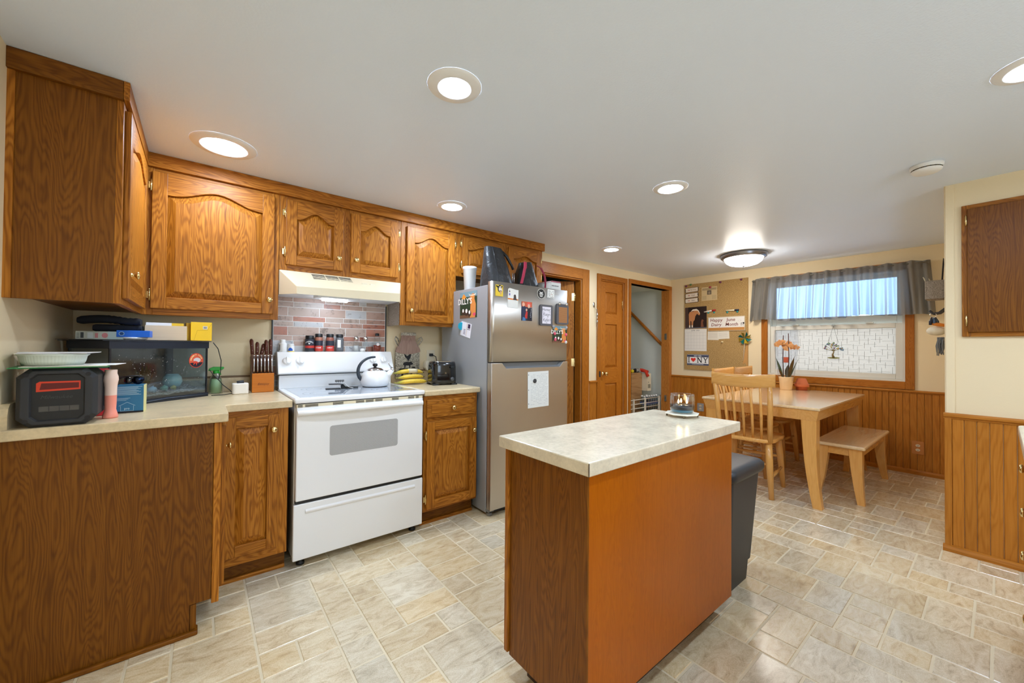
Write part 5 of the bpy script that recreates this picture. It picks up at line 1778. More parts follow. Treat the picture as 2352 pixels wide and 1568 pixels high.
tag(pbo, 'crumpled grey plastic bag behind the folder near the left wall', 'bag')

# shaker bottle, red pouch, blue box with sunglasses
sb = thing('tumbler_bottle', 'peach plastic tumbler bottle standing beside the jobsite speaker', 'bottle', (-0.279, 2.215, ZT))
mb = MB()
c0 = (-0.279, 2.215, ZT)
mb.lathe([(0.0, 0.0), (0.022, 0.0), (0.0235, 0.006), (0.020, 0.02), (0.0165, 0.034), (0.0175, 0.06), (0.018, 0.09)], c0, 24, cap=False)
mb.build('lower_body', P((240, 148, 128), 0.4), sb)
mb = MB()
mb.lathe([(0.018, 0.09), (0.0182, 0.12), (0.020, 0.138), (0.0225, 0.152), (0.0215, 0.164), (0.018, 0.176), (0.0185, 0.190), (0.017, 0.192), (0.0165, 0.178)], c0, 24, cap=False)
mb.build('upper_body', P((238, 208, 190), 0.4), sb)
mb = MB()
mb.grid(lambda u, v: (c0[0] + 0.0186 * math.cos(FA - 1.35 + u * 0.5), c0[1] + 0.0186 * math.sin(FA - 1.35 + u * 0.5), c0[2] + 0.05 + v * 0.085), 4, 1)
mb.build('dark_print', 'ink', sb)
mb = MB(Matrix.Translation((-0.333, 2.315, ZT)) @ Matrix.Rotation(0.25, 4, 'Z'))
mb.hexa([(-0.03, -0.03, 0), (0.045, -0.03, 0), (0.045, 0.03, 0), (-0.03, 0.03, 0)], [(-0.025, -0.012, 0.195), (0.04, -0.012, 0.19), (0.04, 0.012, 0.19), (-0.025, 0.012, 0.195)])
tag(mb.build('snack_pouch', P((196, 40, 48), 0.3), None, bevel=0.006), 'red upright snack pouch between the speaker and the fish tank', 'pouch')
bb = thing('carton', 'small blue electronics carton with fine white print beside the peach bottle', 'box', (-0.232, 2.36, ZT), math.radians(-4))
mb = MB()
mb.box(-0.045, 0.042, -0.03, 0.03, 0, 0.118)
mb.build('box', P((40, 112, 150), 0.45), bb, world=False, bevel=0.001)
mb = MB()
mb.box(0.042, 0.0425, -0.03, 0.03, 0.0, 0.118)
mb.build('yellow_side', P((214, 212, 150), 0.5), bb, world=False)
Tb = face_T((0, -0.0304, 0), '-y')
mb = MB(Tb)
for k in range(9):
    rect(mb, -0.041, 0.038 - (k * 0.013 % 0.02), 0.110 - k * 0.0042, 0.1115 - k * 0.0042)
for k in range(3):
    rect(mb, -0.041, 0.0 - k * 0.006, 0.062 - k * 0.0045, 0.0633 - k * 0.0045)
for a_, b_, c_, d_ in ((-0.03, -0.029, 0.008, 0.03), (0.01, 0.011, 0.008, 0.03), (-0.03, 0.011, 0.008, 0.009)):
    rect(mb, a_, b_, c_, d_)
blob(mb, [(-0.036, 0.030), (-0.0095, 0.046), (0.017, 0.030), (0.0145, 0.030), (-0.0095, 0.0445), (-0.0335, 0.030)])
write(mb, 'pro', 0.012, -0.010, 0.018, bold=0.02)
mb.build('white_print', P((176, 208, 220), 0.5), bb, world=False)
mb = MB(Tb)
rect(mb, -0.045, 0.042, 0.0, 0.007, 0.0002)
mb.build('black_strip', 'ink', bb, world=False)
sg = thing('sunglasses', 'black wraparound sunglasses with mirrored blue lenses on the blue carton', 'sunglasses', (-0.23, 2.35, ZT + 0.1185))
mb = MB()
mb.ball((-0.212, 2.345, ZT + 0.138), 0.021, 16, sx=1.0, sy=0.6, sz=0.9)
mb.build('lens', plain('mirror_lens', (30, 40, 60), 0.04, 1.0), sg)
mb = MB()
mb.ball((-0.243, 2.347, ZT + 0.137), 0.018, 14, sx=0.9, sy=0.5, sz=0.85)
mb.build('lens', 'blackgloss', sg)
mb = MB()
mb.tube([(-0.192, 2.345, ZT + 0.150), (-0.215, 2.333, ZT + 0.157), (-0.245, 2.335, ZT + 0.155), (-0.268, 2.345, ZT + 0.152)], 0.0032, 6)
mb.tube([(-0.262, 2.345, ZT + 0.150), (-0.285, 2.37, ZT + 0.140), (-0.29, 2.38, ZT + 0.122)], [0.004, 0.003, 0.003], 6)
mb.build('frame', 'black', sg)

# fish tank set diagonally in the corner
TA = math.atan2(0.645, 0.763)
TLn, TWd, THt = 0.465, 0.25, 0.308
tk = thing('terrarium', 'small glass hermit crab tank with a black frame in the counter corner', 'terrarium', (-0.325, 2.53, ZT), TA)
M['tankglass'] = clear_mat('dim_tank_glass', (222, 232, 236), 0.16, 0.05)
def hollow(mb, z0, z1, t, e=0.0):
    mb.box(-e, TLn + e, -e, t, z0, z1)
    mb.box(-e, TLn + e, TWd - t, TWd + e, z0, z1)
    mb.box(-e, t, t, TWd - t, z0, z1)
    mb.box(TLn - t, TLn + e, t, TWd - t, z0, z1)
mb = MB(); hollow(mb, 0, 0.022, 0.012, 0.004); mb.box(0, TLn, 0, TWd, 0.004, 0.01)
mb.build('base_frame', P((34, 38, 46), 0.35), tk, world=False)
mb = MB(); hollow(mb, THt - 0.036, THt, 0.014, 0.004)
mb.build('top_frame', P((34, 40, 52), 0.35), tk, world=False)
for nm, bx_ in (('front_pane', (0.002, TLn - 0.002, 0.001, 0.004)), ('back_pane', (0.002, TLn - 0.002, TWd - 0.004, TWd - 0.001)), ('left_pane', (0.001, 0.004, 0.004, TWd - 0.004)), ('right_pane', (TLn - 0.004, TLn - 0.001, 0.004, TWd - 0.004))):
    MB().box(bx_[0], bx_[1], bx_[2], bx_[3], 0.02, THt - 0.034).build(nm, 'tankglass', tk, world=False)
for x_, y_ in ((0, 0), (TLn - 0.006, 0), (0, TWd - 0.006), (TLn - 0.006, TWd - 0.006)):
    MB().box(x_ - 0.001, x_ + 0.006, y_ - 0.001, y_ + 0.006, 0.02, THt - 0.034).build('corner_seal', 'black', tk, world=False)
MB().box(0.004, TLn - 0.004, TWd - 0.0075, TWd - 0.005, 0.012, THt - 0.034).build('backdrop', P((46, 58, 62), 0.7), tk, world=False)
mb = MB()
rr = random.Random(9)
mb.grid(lambda u, v: (0.005 + u * (TLn - 0.010), 0.006 + v * (TWd - 0.016), 0.034 + 0.03 * v + 0.03 * max(0, u - 0.6) + rr.uniform(-0.004, 0.004)), 30, 16)
def gravel():
    t = NT('terrarium_gravel')
    co = t.n('TexCoord')
    vo = t.n('TexVoronoi', Vector=co.outputs['Object'], Scale=160.0)
    return t.done(t.pr(Base__Color=t.ramp(vo.outputs['Color'], [(0.0, lin((120, 104, 90))), (0.5, lin((186, 172, 156))), (1.0, lin((226, 216, 204)))]), Roughness=0.8, Normal=t.bump(vo.outputs[0], 0.6, 0.004)))
M['gravel'] = gravel()
mb.build('gravel', 'gravel', tk, world=False, kind='stuff')
mb = MB()
for k in range(150):
    x_, z_ = rr.uniform(0.03, TLn - 0.04), rr.uniform(0.08, THt - 0.06)
    if rr.random() < 0.35 + 0.5 * (1 - abs(x_ - 0.22) / 0.25):
        q = rr.uniform(0.0008, 0.0018)
        mb.add([(x_ - q, 0.0006, z_), (x_, 0.0006, z_ - q * 1.4), (x_ + q, 0.0006, z_), (x_, 0.0006, z_ + q * 1.2), (x_, -q * 0.6, z_)], [(0, 1, 4), (1, 2, 4), (2, 3, 4), (3, 0, 4)], 0, True)
mb.build('droplets', plain('water_drops', (236, 244, 250), 0.03, 0.6), tk, world=False, kind='stuff')
st_T = face_T((TLn - 0.065, -0.0006, 0.205), '-y')
def sticker(m):
    disc(m, 0, 0, 0.040, z=0.0, mi=0, n=32)
    disc(m, 0, 0, 0.0375, z=0.0002, mi=1, n=32)
    blob(m, [(0.0375 * math.cos(math.radians(a)), 0.0375 * math.sin(math.radians(a))) for a in range(200, 345, 12)], 0.0004, 2)
    disc(m, 0.004, 0.002, 0.020, 0.013, 0.0006, 3, 20)
    blob(m, [(-0.026, -0.012), (-0.01, -0.002), (0.006, -0.006), (0.014, -0.018), (0.004, -0.014), (0.002, -0.03), (-0.004, -0.014), (-0.018, -0.026), (-0.014, -0.014)], 0.0008, 4)
    for i, chx in enumerate('HERMIT CRAB'):
        if chx == ' ':
            continue
        a = math.radians(172 - i * 15)
        write(m, chx, 0.011, 0.0305 * math.cos(a), 0.0305 * math.sin(a), 0.0010, 5, bold=0.02, rot=a - PI / 2)
mb = MB(st_T)
sticker(mb)
mb.build('round_sticker', [P((224, 64, 40)), P((216, 92, 60)), P((24, 26, 40)), P((206, 200, 200)), P((214, 66, 44)), P((250, 240, 170))], tk, world=False)
mb = MB()
mb.tube([(0.05, -0.006, 0.012), (0.14, -0.012, 0.010), (0.24, -0.010, 0.016), (0.34, -0.008, 0.015), (TLn, -0.006, 0.012)], 0.0018, 6)
mb.build('loose_wire', P((70, 82, 100), 0.3), tk, world=False)
# wire lid
mb = MB()
for k in range(46):
    x_ = 0.004 + k * (TLn - 0.008) / 45
    mb.box(x_ - 0.0012, x_ + 0.0012, -0.012, TWd + 0.004, THt + 0.002, THt + 0.0045)
for k in range(5):
    y_ = -0.012 + k * (TWd + 0.016) / 4
    mb.box(-0.035, TLn + 0.01, y_ - 0.0016, y_ + 0.0016, THt + 0.0005, THt + 0.003)
mb.build('wire_lid', P((60, 62, 66), 0.4), tk, world=False, kind='stuff')
mb = MB()
mb.box(-0.06, TLn * 0.42, -0.004, TWd * 0.9, THt + 0.0046, THt + 0.0062)
mb.build('lid_sheet', P((40, 38, 40), 0.5), tk, world=False)
# things inside and on the tank (placed in the tank's frame)
TM = Matrix.Translation((-0.325, 2.53, ZT)) @ Matrix.Rotation(TA, 4, 'Z')
def in_tank(x, y, z):
    return tuple(TM @ Vector((x, y, z)))
for k, (x, y, s_, c_, lab) in enumerate(((0.16, 0.035, 0.020, (226, 196, 176), 'pink shell lying at the front of the terrarium'), (0.21, 0.04, 0.026, (186, 206, 214), 'pale blue shell lying at the front of the terrarium'), (0.275, 0.05, 0.024, (150, 186, 160), 'green painted shell lying in the terrarium gravel'), (0.325, 0.055, 0.019, (214, 196, 110), 'yellow painted shell lying in the terrarium gravel'))):
    mb = MB()
    n_ = 26
    pts, rs = [], []
    for i in range(n_):
        f = i / (n_ - 1)
        a = 4.5 * PI * f
        rr_ = s_ * 0.45 * (1 - f)
        p_ = in_tank(x + rr_ * math.cos(a), y + rr_ * math.sin(a), 0.046 + 0.1 * y + s_ * 0.3 + s_ * 0.9 * f)
        pts.append(p_)
        rs.append(s_ * (0.55 - 0.5 * f))
    mb.tube(pts, rs, 8)
    tag(mb.build('shell', P(c_, 0.4), None), lab, 'shell', 'painted shells in the terrarium')
mb = MB()
cx_, cy_, cz_ = in_tank(0.36, 0.11, 0.10)
mb.lathe([(0.0, -0.04), (0.034, -0.038), (0.044, -0.012), (0.040, 0.012), (0.026, 0.030), (0.022, 0.028), (0.034, 0.008), (0.036, -0.012), (0.0, -0.03)], (cx_, cy_, cz_), 20, cap=False)
tag(mb.build('water_dish', P((168, 208, 206), 0.2), None), 'pale turquoise bowl inside the terrarium', 'dish')
for k, (x, lab) in enumerate(((0.07, 'green plastic plant at the left end inside the terrarium'), (0.25, 'dark green plastic plant in the middle of the terrarium'))):
    t_ = thing('plastic_plant', lab, 'plant', in_tank(x, 0.15, 0.05))
    rr = random.Random(k + 2)
    for q in range(16):
        a, ln = rr.uniform(0, 2 * PI), rr.uniform(0.05, 0.09)
        bx_, by_, bz_ = in_tank(x, 0.15, 0.045)
        e_ = (bx_ + 0.5 * ln * math.cos(a), by_ + 0.35 * ln * math.sin(a), bz_ + rr.uniform(0.05, 0.15))
        m_ = ((bx_ + e_[0]) / 2 + 0.01 * math.cos(a), (by_ + e_[1]) / 2 + 0.01 * math.sin(a), (bz_ + e_[2]) / 2 + 0.02)
        s_ = Vector((-math.sin(a), math.cos(a), 0)) * 0.011
        mb = MB()
        mb.add([(bx_, by_, bz_), tuple(Vector(m_) + s_), e_, tuple(Vector(m_) - s_)], [(0, 1, 2, 3)])
        mb.build('leaf', P((52, 96, 58) if k == 0 else (44, 72, 52), 0.5), t_)

# on the lid
ZL = ZT + THt + 0.0068
def flat_box(name, label, cat, x, y, z, w, d, h, rz, mat, extra=None, bev=0.0012):
    t_ = thing(name, label, cat, (x, y, z), rz)
    MB().box(-w / 2, w / 2, -d / 2, d / 2, 0, h).build('box', mat, t_, world=False, bevel=bev)
    if extra:
        extra(t_, w, d, h)
    return t_
def grey_print(t_, w, d, h):
    mb = MB(face_T((0, -d / 2 - 0.0004, h / 2), '-y'))
    rect(mb, -w / 2 + 0.016, -w / 2 + 0.026, -0.013, 0.013)
    for q in range(4):
        rect(mb, -w / 2 + 0.004, -w / 2 + 0.013, -0.012 + q * 0.0065, -0.010 + q * 0.0065)
    mb.build('print', P((62, 66, 66)), t_, world=False)
    mb = MB(face_T((0, -d / 2 - 0.0005, h / 2), '-y'))
    rect(mb, -0.040, -0.022, -0.013, 0.013)
    mb.build('pale_panel', P((206, 210, 206)), t_, world=False)
    mb = MB(face_T((0, -d / 2 - 0.0005, h / 2), '-y'))
    disc(mb, 0.016, 0.0, 0.010, 0.012)
    rect(mb, -0.016, -0.006, -0.012, 0.010)
    mb.build('pink_badge', P((196, 120, 118)), t_, world=False)
    MB().box(0.026, w / 2 + 0.0004, -d / 2 - 0.0006, d / 2 + 0.0004, 0.0004, h + 0.0004).build('silver_end', P((170, 188, 184), 0.35), t_, world=False)
flat_box('carton', 'long grey-green product carton on the left of the tank lid', 'box', -0.372, 2.655, ZL, 0.155, 0.06, 0.037, 0.06, P((182, 184, 168), 0.5), grey_print)
# folded dark cloth: two fat folds
fc = thing('folded_cloth', 'black ribbed cloth folded in two on the cartons above the tank', 'cloth', (-0.34, 2.74, ZL + 0.038))
for k, (z0_, x0_, x1_, y_) in enumerate(((0.0, -0.405, -0.235, 2.745), (0.034, -0.455, -0.240, 2.735))):
    mb = MB()
    def cf(u, v, z0_=z0_, x0_=x0_, x1_=x1_, y_=y_, k=k):
        a = 2 * PI * v
        sq = lambda c: math.copysign(abs(c) ** 0.6, c)
        sag = 0.010 * math.sin(PI * min(1, u * 1.3)) * (1 if k else 0)
        x_ = x0_ + (x1_ - x0_) * u
        end = min(1.0, 0.75 + 6 * u, 0.75 + 6 * (1 - u))
        rib = 0.0012 * math.sin(70 * u) if u > 0.45 else 0
        return (x_, y_ + 0.055 * sq(math.cos(a)), ZL + 0.039 + z0_ + 0.017 + sag + (0.0185 * end + rib) * sq(math.sin(a)))
    mb.grid(cf, 40, 16)
    for u in (0, 1):
        mb.add([cf(u, q / 16) for q in range(16)], [list(range(16))])
    mb.build('fold', P((26, 28, 34), 0.9), fc)
mb = MB()
mb.box(-0.46, -0.30, 2.70, 2.79, ZL, ZL + 0.0375)
tag(mb.build('carton', P((140, 138, 128), 0.6), None), 'plain grey carton hidden under the folded black cloth', 'box')
def blue_print(t_, w, d, h):
    mb = MB(face_T((-w / 2 + 0.018, -d / 2 - 0.0004, h / 2), '-y'))
    disc(mb, 0, 0, 0.010)
    mb.build('badge', P((150, 190, 220)), t_, world=False)
    mb = MB(face_T((-w / 2 + 0.018, -d / 2 - 0.0006, h / 2), '-y'))
    disc(mb, 0, 0, 0.0075)
    mb.build('badge_centre', P((24, 70, 130)), t_, world=False)
flat_box('carton', 'bright blue flat carton on the white tray above the tank', 'box', -0.255, 2.66, ZL + 0.0125, 0.118, 0.075, 0.032, -0.06, P((20, 104, 214), 0.45), blue_print)
mb = MB()
mb.lathe([(0.045, 0), (0.052, 0.006), (0.052, 0.012), (0.049, 0.012), (0.045, 0.004)], (-0.262, 2.67, ZL), 28)
tag(mb.build('tray', 'whitemat', None), 'shallow white round tray under the blue carton on the tank', 'tray')
cr8 = thing('wooden_crate', 'pale open wooden tray full of papers on the tank lid', 'tray', (-0.145, 2.775, ZL), 0.05)
cw, cd, chh = 0.165, 0.10, 0.076
MB().box(-cw / 2, cw / 2, -cd / 2, -cd / 2 + 0.006, 0, chh).build('front_board', 'lightbox', cr8, world=False)
MB().box(-cw / 2, cw / 2, cd / 2 - 0.006, cd / 2, 0, chh).build('back_board', 'lightbox', cr8, world=False)
MB().box(-cw / 2, -cw / 2 + 0.006, -cd / 2 + 0.006, cd / 2 - 0.006, 0, chh).build('side_board', 'lightbox', cr8, world=False)
MB().box(cw / 2 - 0.006, cw / 2, -cd / 2 + 0.006, cd / 2 - 0.006, 0, chh).build('side_board', 'lightbox', cr8, world=False)
MB().box(-cw / 2 + 0.006, cw / 2 - 0.006, -cd / 2 + 0.006, cd / 2 - 0.006, 0, 0.005).build('bottom', 'lightbox', cr8, world=False)
for k, (dx, c_, w_, lab) in enumerate(((-0.03, (232, 234, 240), 0.05, 'white printed slips sticking out of the wooden tray'), (0.035, (238, 196, 50), 0.035, 'yellow booklet sticking out of the wooden tray'))):
    mb = MB(Matrix.Translation((-0.145 + dx, 2.775, ZL + 0.0055)) @ Matrix.Rotation(0.05, 4, 'Z'))
    mb.box(-w_, w_, -0.03 + 0.02 * k, -0.022 + 0.02 * k, 0, 0.086)
    tag(mb.build('booklet', P(c_, 0.6), None), lab, 'papers')
def yellow_print(t_, w, d, h):
    mb = MB(face_T((0, -d / 2 - 0.0004, h / 2), '-y'))
    rect(mb, 0.006, 0.026, 0.012, 0.030)
    mb.build('barcode_label', P((214, 206, 190)), t_, world=False)
    mb = MB(face_T((0, -d / 2 - 0.0007, h / 2), '-y'))
    for q in range(5):
        rect(mb, 0.010 + q * 0.0027, 0.0115 + q * 0.0027, 0.016, 0.026)
    mb.build('barcode', 'ink', t_, world=False)
    mb = MB(face_T((0, -d / 2 - 0.0005, h / 2), '-y'))
    for p0, p1 in (((-0.032, -0.05), (-0.018, 0.006)), ((-0.018, 0.006), (0.026, 0.008)), ((0.026, 0.008), (0.045, 0.045))):
        dx_, dy_ = p1[0] - p0[0], p1[1] - p0[1]
        l_ = math.hypot(dx_, dy_)
        nx_, ny_ = -dy_ / l_ * 0.0005, dx_ / l_ * 0.0005
        mb.add([(p0[0] - nx_, p0[1] - ny_, 0), (p1[0] - nx_, p1[1] - ny_, 0), (p1[0] + nx_, p1[1] + ny_, 0), (p0[0] + nx_, p0[1] + ny_, 0)], [(0, 1, 2, 3)])
    mb.build('fold_line', P((176, 130, 10)), t_, world=False)
flat_box('carton', 'bright yellow carton with a barcode at the right end of the tank', 'box', 0.0, 2.79, ZL, 0.092, 0.05, 0.102, 0.03, P((240, 194, 20), 0.45), yellow_print)
mb = MB(Matrix.Translation((-0.025, 2.86, ZL)) @ Matrix.Rotation(0.1, 4, 'Z'))
mb.box(-0.045, 0.045, -0.03, 0.02, 0, 0.098)
tag(mb.build('carton', P((232, 186, 24), 0.45), None, bevel=0.001), 'second yellow carton standing behind the barcoded one', 'box')

# spray bottle, cable, white box
sp_ = thing('spray_bottle', 'translucent spray bottle with a bright green trigger head in the corner', 'spray bottle', (0.072, 2.955, ZT))
mb = MB()
c0 = (0.072, 2.955, ZT)
mb.lathe([(0.0, 0.0), (0.032, 0.0), (0.034, 0.006), (0.034, 0.05), (0.028, 0.09), (0.016, 0.118), (0.012, 0.124)], c0, 24, cap=False)
mb.build('bottle', clear_mat('cloudy_plastic', (226, 234, 226), 0.35, 0.3), sp_)
MB().lathe([(0.0, 0.002), (0.031, 0.003), (0.032, 0.05), (0.027, 0.085), (0.0, 0.086)], c0, 20, cap=False).build('liquid', P((186, 212, 170), 0.3), sp_)
gr = P((40, 160, 50), 0.35)
mb = MB()
mb.lathe([(0.014, 0.118), (0.014, 0.136), (0.0, 0.136)], c0, 16)
mb.prism([(0.035, ZT + 0.136), (0.100, ZT + 0.138), (0.112, ZT + 0.150), (0.112, ZT + 0.158), (0.060, ZT + 0.160), (0.040, ZT + 0.150)], 'y', 2.945, 2.965)
mb.prism([(0.080, ZT + 0.138), (0.088, ZT + 0.138), (0.100, ZT + 0.112), (0.092, ZT + 0.108)], 'y', 2.950, 2.960)
mb.build('trigger_head', gr, sp_, bevel=0.003)
cb = MB()
cb.tube([(0.055, 2.85, ZT + 0.305), (0.078, 2.86, ZT + 0.27), (0.094, 2.87, ZT + 0.20), (0.092, 2.87, ZT + 0.13), (0.082, 2.87, ZT + 0.09), (0.105, 2.865, ZT + 0.055), (0.14, 2.855, ZT + 0.022), (0.150, 2.835, ZT + 0.006), (0.115, 2.82, ZT + 0.003), (0.05, 2.81, ZT + 0.003)], 0.0024, 6)
cb.tube([(0.040, 2.83, ZT + 0.15), (0.062, 2.85, ZT + 0.11), (0.082, 2.87, ZT + 0.088), (0.088, 2.87, ZT + 0.08)], 0.0024, 6)
tag(cb.build('cable', 'black', None), 'thin black cable looping from the tank down to the worktop', 'cable')
wb_ = thing('candle_warmer', 'small white rounded box with a dark clip on top left of the knife block', 'box', (0.188, 2.85, ZT))
mb = MB(Matrix.Translation((0.188, 2.85, ZT)))
mb.prism(rrect(0.082, 0.07, 0.018, 5), 'z', 0, 0.064)
mb.build('box', P((236, 230, 218), 0.4), wb_, bevel=0.006, seg=3)
mb = MB()
mb.tube([(0.17, 2.845, ZT + 0.068), (0.205, 2.845, ZT + 0.072)], 0.009, 10)
mb.build('clip', 'darkgrey', wb_)

# knife block and knives
kb = thing('knife_block', 'slanted knife block with an orange-brown front between tank and stove', 'knife block', (0.305, 2.91, ZT))
mb = MB()
mb.prism([(2.862, ZT), (2.965, ZT), (3.015, ZT + 0.215), (2.945, ZT + 0.235), (2.90, ZT + 0.118), (2.862, ZT + 0.118)], 'x', 0.247, 0.362)
mb.build('block', P((104, 66, 40), 0.5), kb, bevel=0.002)
MB().box(0.246, 0.363, 2.852, 2.862, ZT, ZT + 0.118).build('front_plate', wood('orange_acacia', (170, 92, 22), (196, 112, 32), (208, 126, 44), 'x', contrast=0.4), kb, bevel=0.004)
mb = MB(face_T((0.305, 2.8515, ZT + 0.052), '-y'))
write(mb, 'Emojoy', 0.020, 0, 0, 0.0004, shear=0.3)
mb.build('lettering', P((96, 48, 12)), kb)
ords = ['first', 'second', 'third', 'fourth', 'fifth', 'sixth']
for k in range(6):
    x_ = 0.258 + k * 0.0188
    t_ = thing('steak_knife', ords[k] + ' steak knife from the left in the front row of the knife block', 'knife', (x_, 2.876, ZT + 0.116), 0, 'steak knives in the knife block')
    mb = MB()
    mb.tube([(x_, 2.876, ZT + 0.110), (x_, 2.885, ZT + 0.17), (x_, 2.893, ZT + 0.222)], [0.0065, 0.0072, 0.0075], 8)
    mb.build('handle', 'darkhandle', t_)
    MB().tube([(x_, 2.868, ZT + 0.122), (x_, 2.877, ZT + 0.17), (x_, 2.885, ZT + 0.22)], 0.0045, 6).build('steel_tang', 'nickel', t_)
    MB().ball((x_, 2.8935, ZT + 0.224), 0.0072, 10).build('bolster', 'nickel', t_)
for k, (x_, ln, lean, lab) in enumerate(((0.256, 0.105, -0.006, 'leftmost large knife with a dark handle at the back of the knife block'), (0.278, 0.085, 0.004, 'large knife with a reddish handle second from left in the block'), (0.298, 0.075, 0.020, 'curved-handled knife leaning right in the middle of the block'), (0.330, 0.10, 0.0, 'large riveted knife at the right of the knife block'), (0.352, 0.105, 0.002, 'rightmost large knife at the back corner of the knife block'))):
    t_ = thing('chef_knife', lab, 'knife', (x_, 2.955, ZT + 0.22), 0, 'large knives in the knife block')
    y0_, z0_ = 2.958, ZT + 0.222
    mb = MB()
    pts = [(x_ + lean * f, y0_ + 0.02 * f - 0.012 * math.sin(PI * f), z0_ - 0.01 + (ln + 0.012) * f) for f in (0, 0.33, 0.66, 0.9, 1.0)]
    mb.tube(pts, [0.0085, 0.0105, 0.0105, 0.0115, 0.007], 8)
    mb.build('handle', 'darkhandle', t_)
    for f in (0.35, 0.65):
        MB().ball((x_ + lean * f, y0_ - 0.02 + 0.02 * f, z0_ + ln * f), 0.0026, 8).build('rivet', 'chrome', t_)
# ------------------------------------------------------------------ on the fridge doors and side
YD = FY - 0.0006
def card(name, label, cat, x0, x1, z0, z1, mat, draw=None, mats=(), th=0.0012, tilt=0.0, y=None, r=0.0):
    """thin card on the fridge front; draw(mb, w, h) adds flat print centred on the card"""
    y = YD if y is None else y
    w, h = x1 - x0, z1 - z0
    cx, cz = (x0 + x1) / 2, (z0 + z1) / 2
    t_ = thing(name, label, cat, (cx, y, cz))
    T = face_T((cx, y, cz), '-y') @ Matrix.Rotation(tilt, 4, 'Z')
    mb = MB(T)
    pts = rrect(w, h, r, 4) if r else [(-w / 2, -h / 2), (w / 2, -h / 2), (w / 2, h / 2), (-w / 2, h / 2)]
    mb.prism(pts, 'z', 0, th)
    mb.build('card', mat, t_)
    if draw:
        mb = MB(T @ Matrix.Translation((0, 0, th + 0.0003)))
        draw(mb, w, h)
        mb.build('print', list(mats), t_)
    return t_
def cowmag(m, w, h):
    disc(m, 0.004, 0.014, 0.019, 0.026, 0.0, 0)
    blob(m, [(-0.030, 0.036), (-0.018, 0.034), (-0.008, 0.024), (-0.014, 0.018), (-0.026, 0.024)], 0.0001, 0)
    blob(m, [(0.030, 0.038), (0.022, 0.034), (0.012, 0.028), (0.018, 0.022), (0.028, 0.028)], 0.0001, 0)
    disc(m, 0.008, 0.012, 0.014, 0.020, 0.0002, 1)
    disc(m, 0.014, 0.002, 0.012, 0.010, 0.0004, 1)
    blob(m, [(0.002, -0.002), (0.024, -0.002), (0.020, -0.012), (0.014, -0.034), (0.006, -0.014)], 0.0006, 2)
    rect(m, 0.002, 0.022, -0.003, 0.001, 0.0008, 0)
    disc(m, 0.004, 0.022, 0.003, 0.004, 0.0008, 0)
    disc(m, 0.016, 0.022, 0.003, 0.004, 0.0008, 0)
card('fridge_magnet', 'yellow magnet with a black and white cow face at the freezer corner', 'magnet', 1.630, 1.698, 1.571, 1.652, P((240, 206, 60)), cowmag, ('ink', P((240, 226, 210)), P((214, 170, 130))), tilt=-0.02)
def dogcal(m, w, h):
    rect(m, -w / 2, w / 2, -0.010, 0.0, 0.0, 1)
    for i in range(7):
        for j in range(5):
            rect(m, -w / 2 + 0.006 + i * 0.0135, -w / 2 + 0.0075 + i * 0.0135, -0.018 - j * 0.011, -0.0165 - j * 0.011, 0, 0)
    blob(m, [(0.0, -0.010), (0.006, 0.012), (0.004, 0.022), (0.012, 0.032), (0.024, 0.030), (0.028, 0.018), (0.030, 0.004), (0.040, -0.010)], 0.0002, 2)
    blob(m, [(-0.040, 0.045), (-0.034, 0.062), (-0.028, 0.045)], 0.0002, 2)
    rect(m, -0.040, -0.028, 0.020, 0.036, 0.0002, 3)
    blob(m, [(-w / 2 - 0.002, h / 2 - 0.008), (-w / 2 + 0.012, h / 2 + 0.006), (0, h / 2 + 0.003), (w / 2 - 0.012, h / 2 - 0.002), (w / 2, h / 2 - 0.010)], 0.0, 4)
card('wall_calendar', 'small white dog calendar hanging on the freezer door', 'calendar', 1.742, 1.840, 1.496, 1.632, 'paper', dogcal, (P((150, 150, 156)), P((232, 132, 50)), P((74, 62, 58)), P((120, 110, 190)), 'paper'), tilt=-0.03)
def family(m, w, h):
    r_ = random.Random(4)
    rect(m, -w / 2, w / 2, h * 0.22, h / 2, 0.0, 0)
    disc(m, 0.02, h * 0.36, 0.020, 0.020, 0.0002, 1)
    blob(m, [(-w / 2, -h / 2), (-w / 2, 0.03), (-0.03, 0.045), (0.005, 0.02), (0.0, -0.06), (-0.01, -h / 2)], 0.0002, 2)
    blob(m, [(0.005, -h / 2), (0.0, 0.0), (0.03, 0.035), (w / 2, 0.02), (w / 2, -h / 2)], 0.0002, 3)
    disc(m, -0.034, 0.050, 0.013, 0.016, 0.0004, 4)
    disc(m, 0.020, 0.040, 0.012, 0.016, 0.0004, 4)
    blob(m, [(-0.020, -0.04), (-0.006, 0.004), (0.008, -0.008), (0.004, -0.055), (-0.012, -0.055)], 0.0006, 5)
    disc(m, -0.004, 0.010, 0.008, 0.010, 0.0008, 4)
    blob(m, [(-0.045, -h / 2), (-0.04, -0.045), (-0.015, -0.05), (-0.012, -h / 2)], 0.0006, 6)
    for q in range(7):
        disc(m, 0.040 + 0.004 * math.sin(q), 0.03 - q * 0.012, 0.003, 0.003, 0.0006, 7, 8)
card('photo_print', 'colour family snapshot under the dog calendar on the freezer door', 'photograph', 1.873, 1.978, 1.407, 1.551, P((60, 50, 56)), family, (P((196, 92, 60)), P((230, 90, 80)), P((40, 48, 76)), P((24, 24, 40)), P((226, 176, 150)), P((190, 50, 44)), P((70, 120, 170)), P((220, 222, 230))))
t_ = thing('fridge_magnet', 'round black magnet with a white printed emblem on the freezer door', 'magnet', (2.072, YD, 1.625))
Tc = face_T((2.072, YD, 1.625), '-y')
mb = MB(Tc)
mb.prism([(0.042 * math.cos(2 * PI * k / 32), 0.040 * math.sin(2 * PI * k / 32)) for k in range(32)], 'z', 0, 0.002)
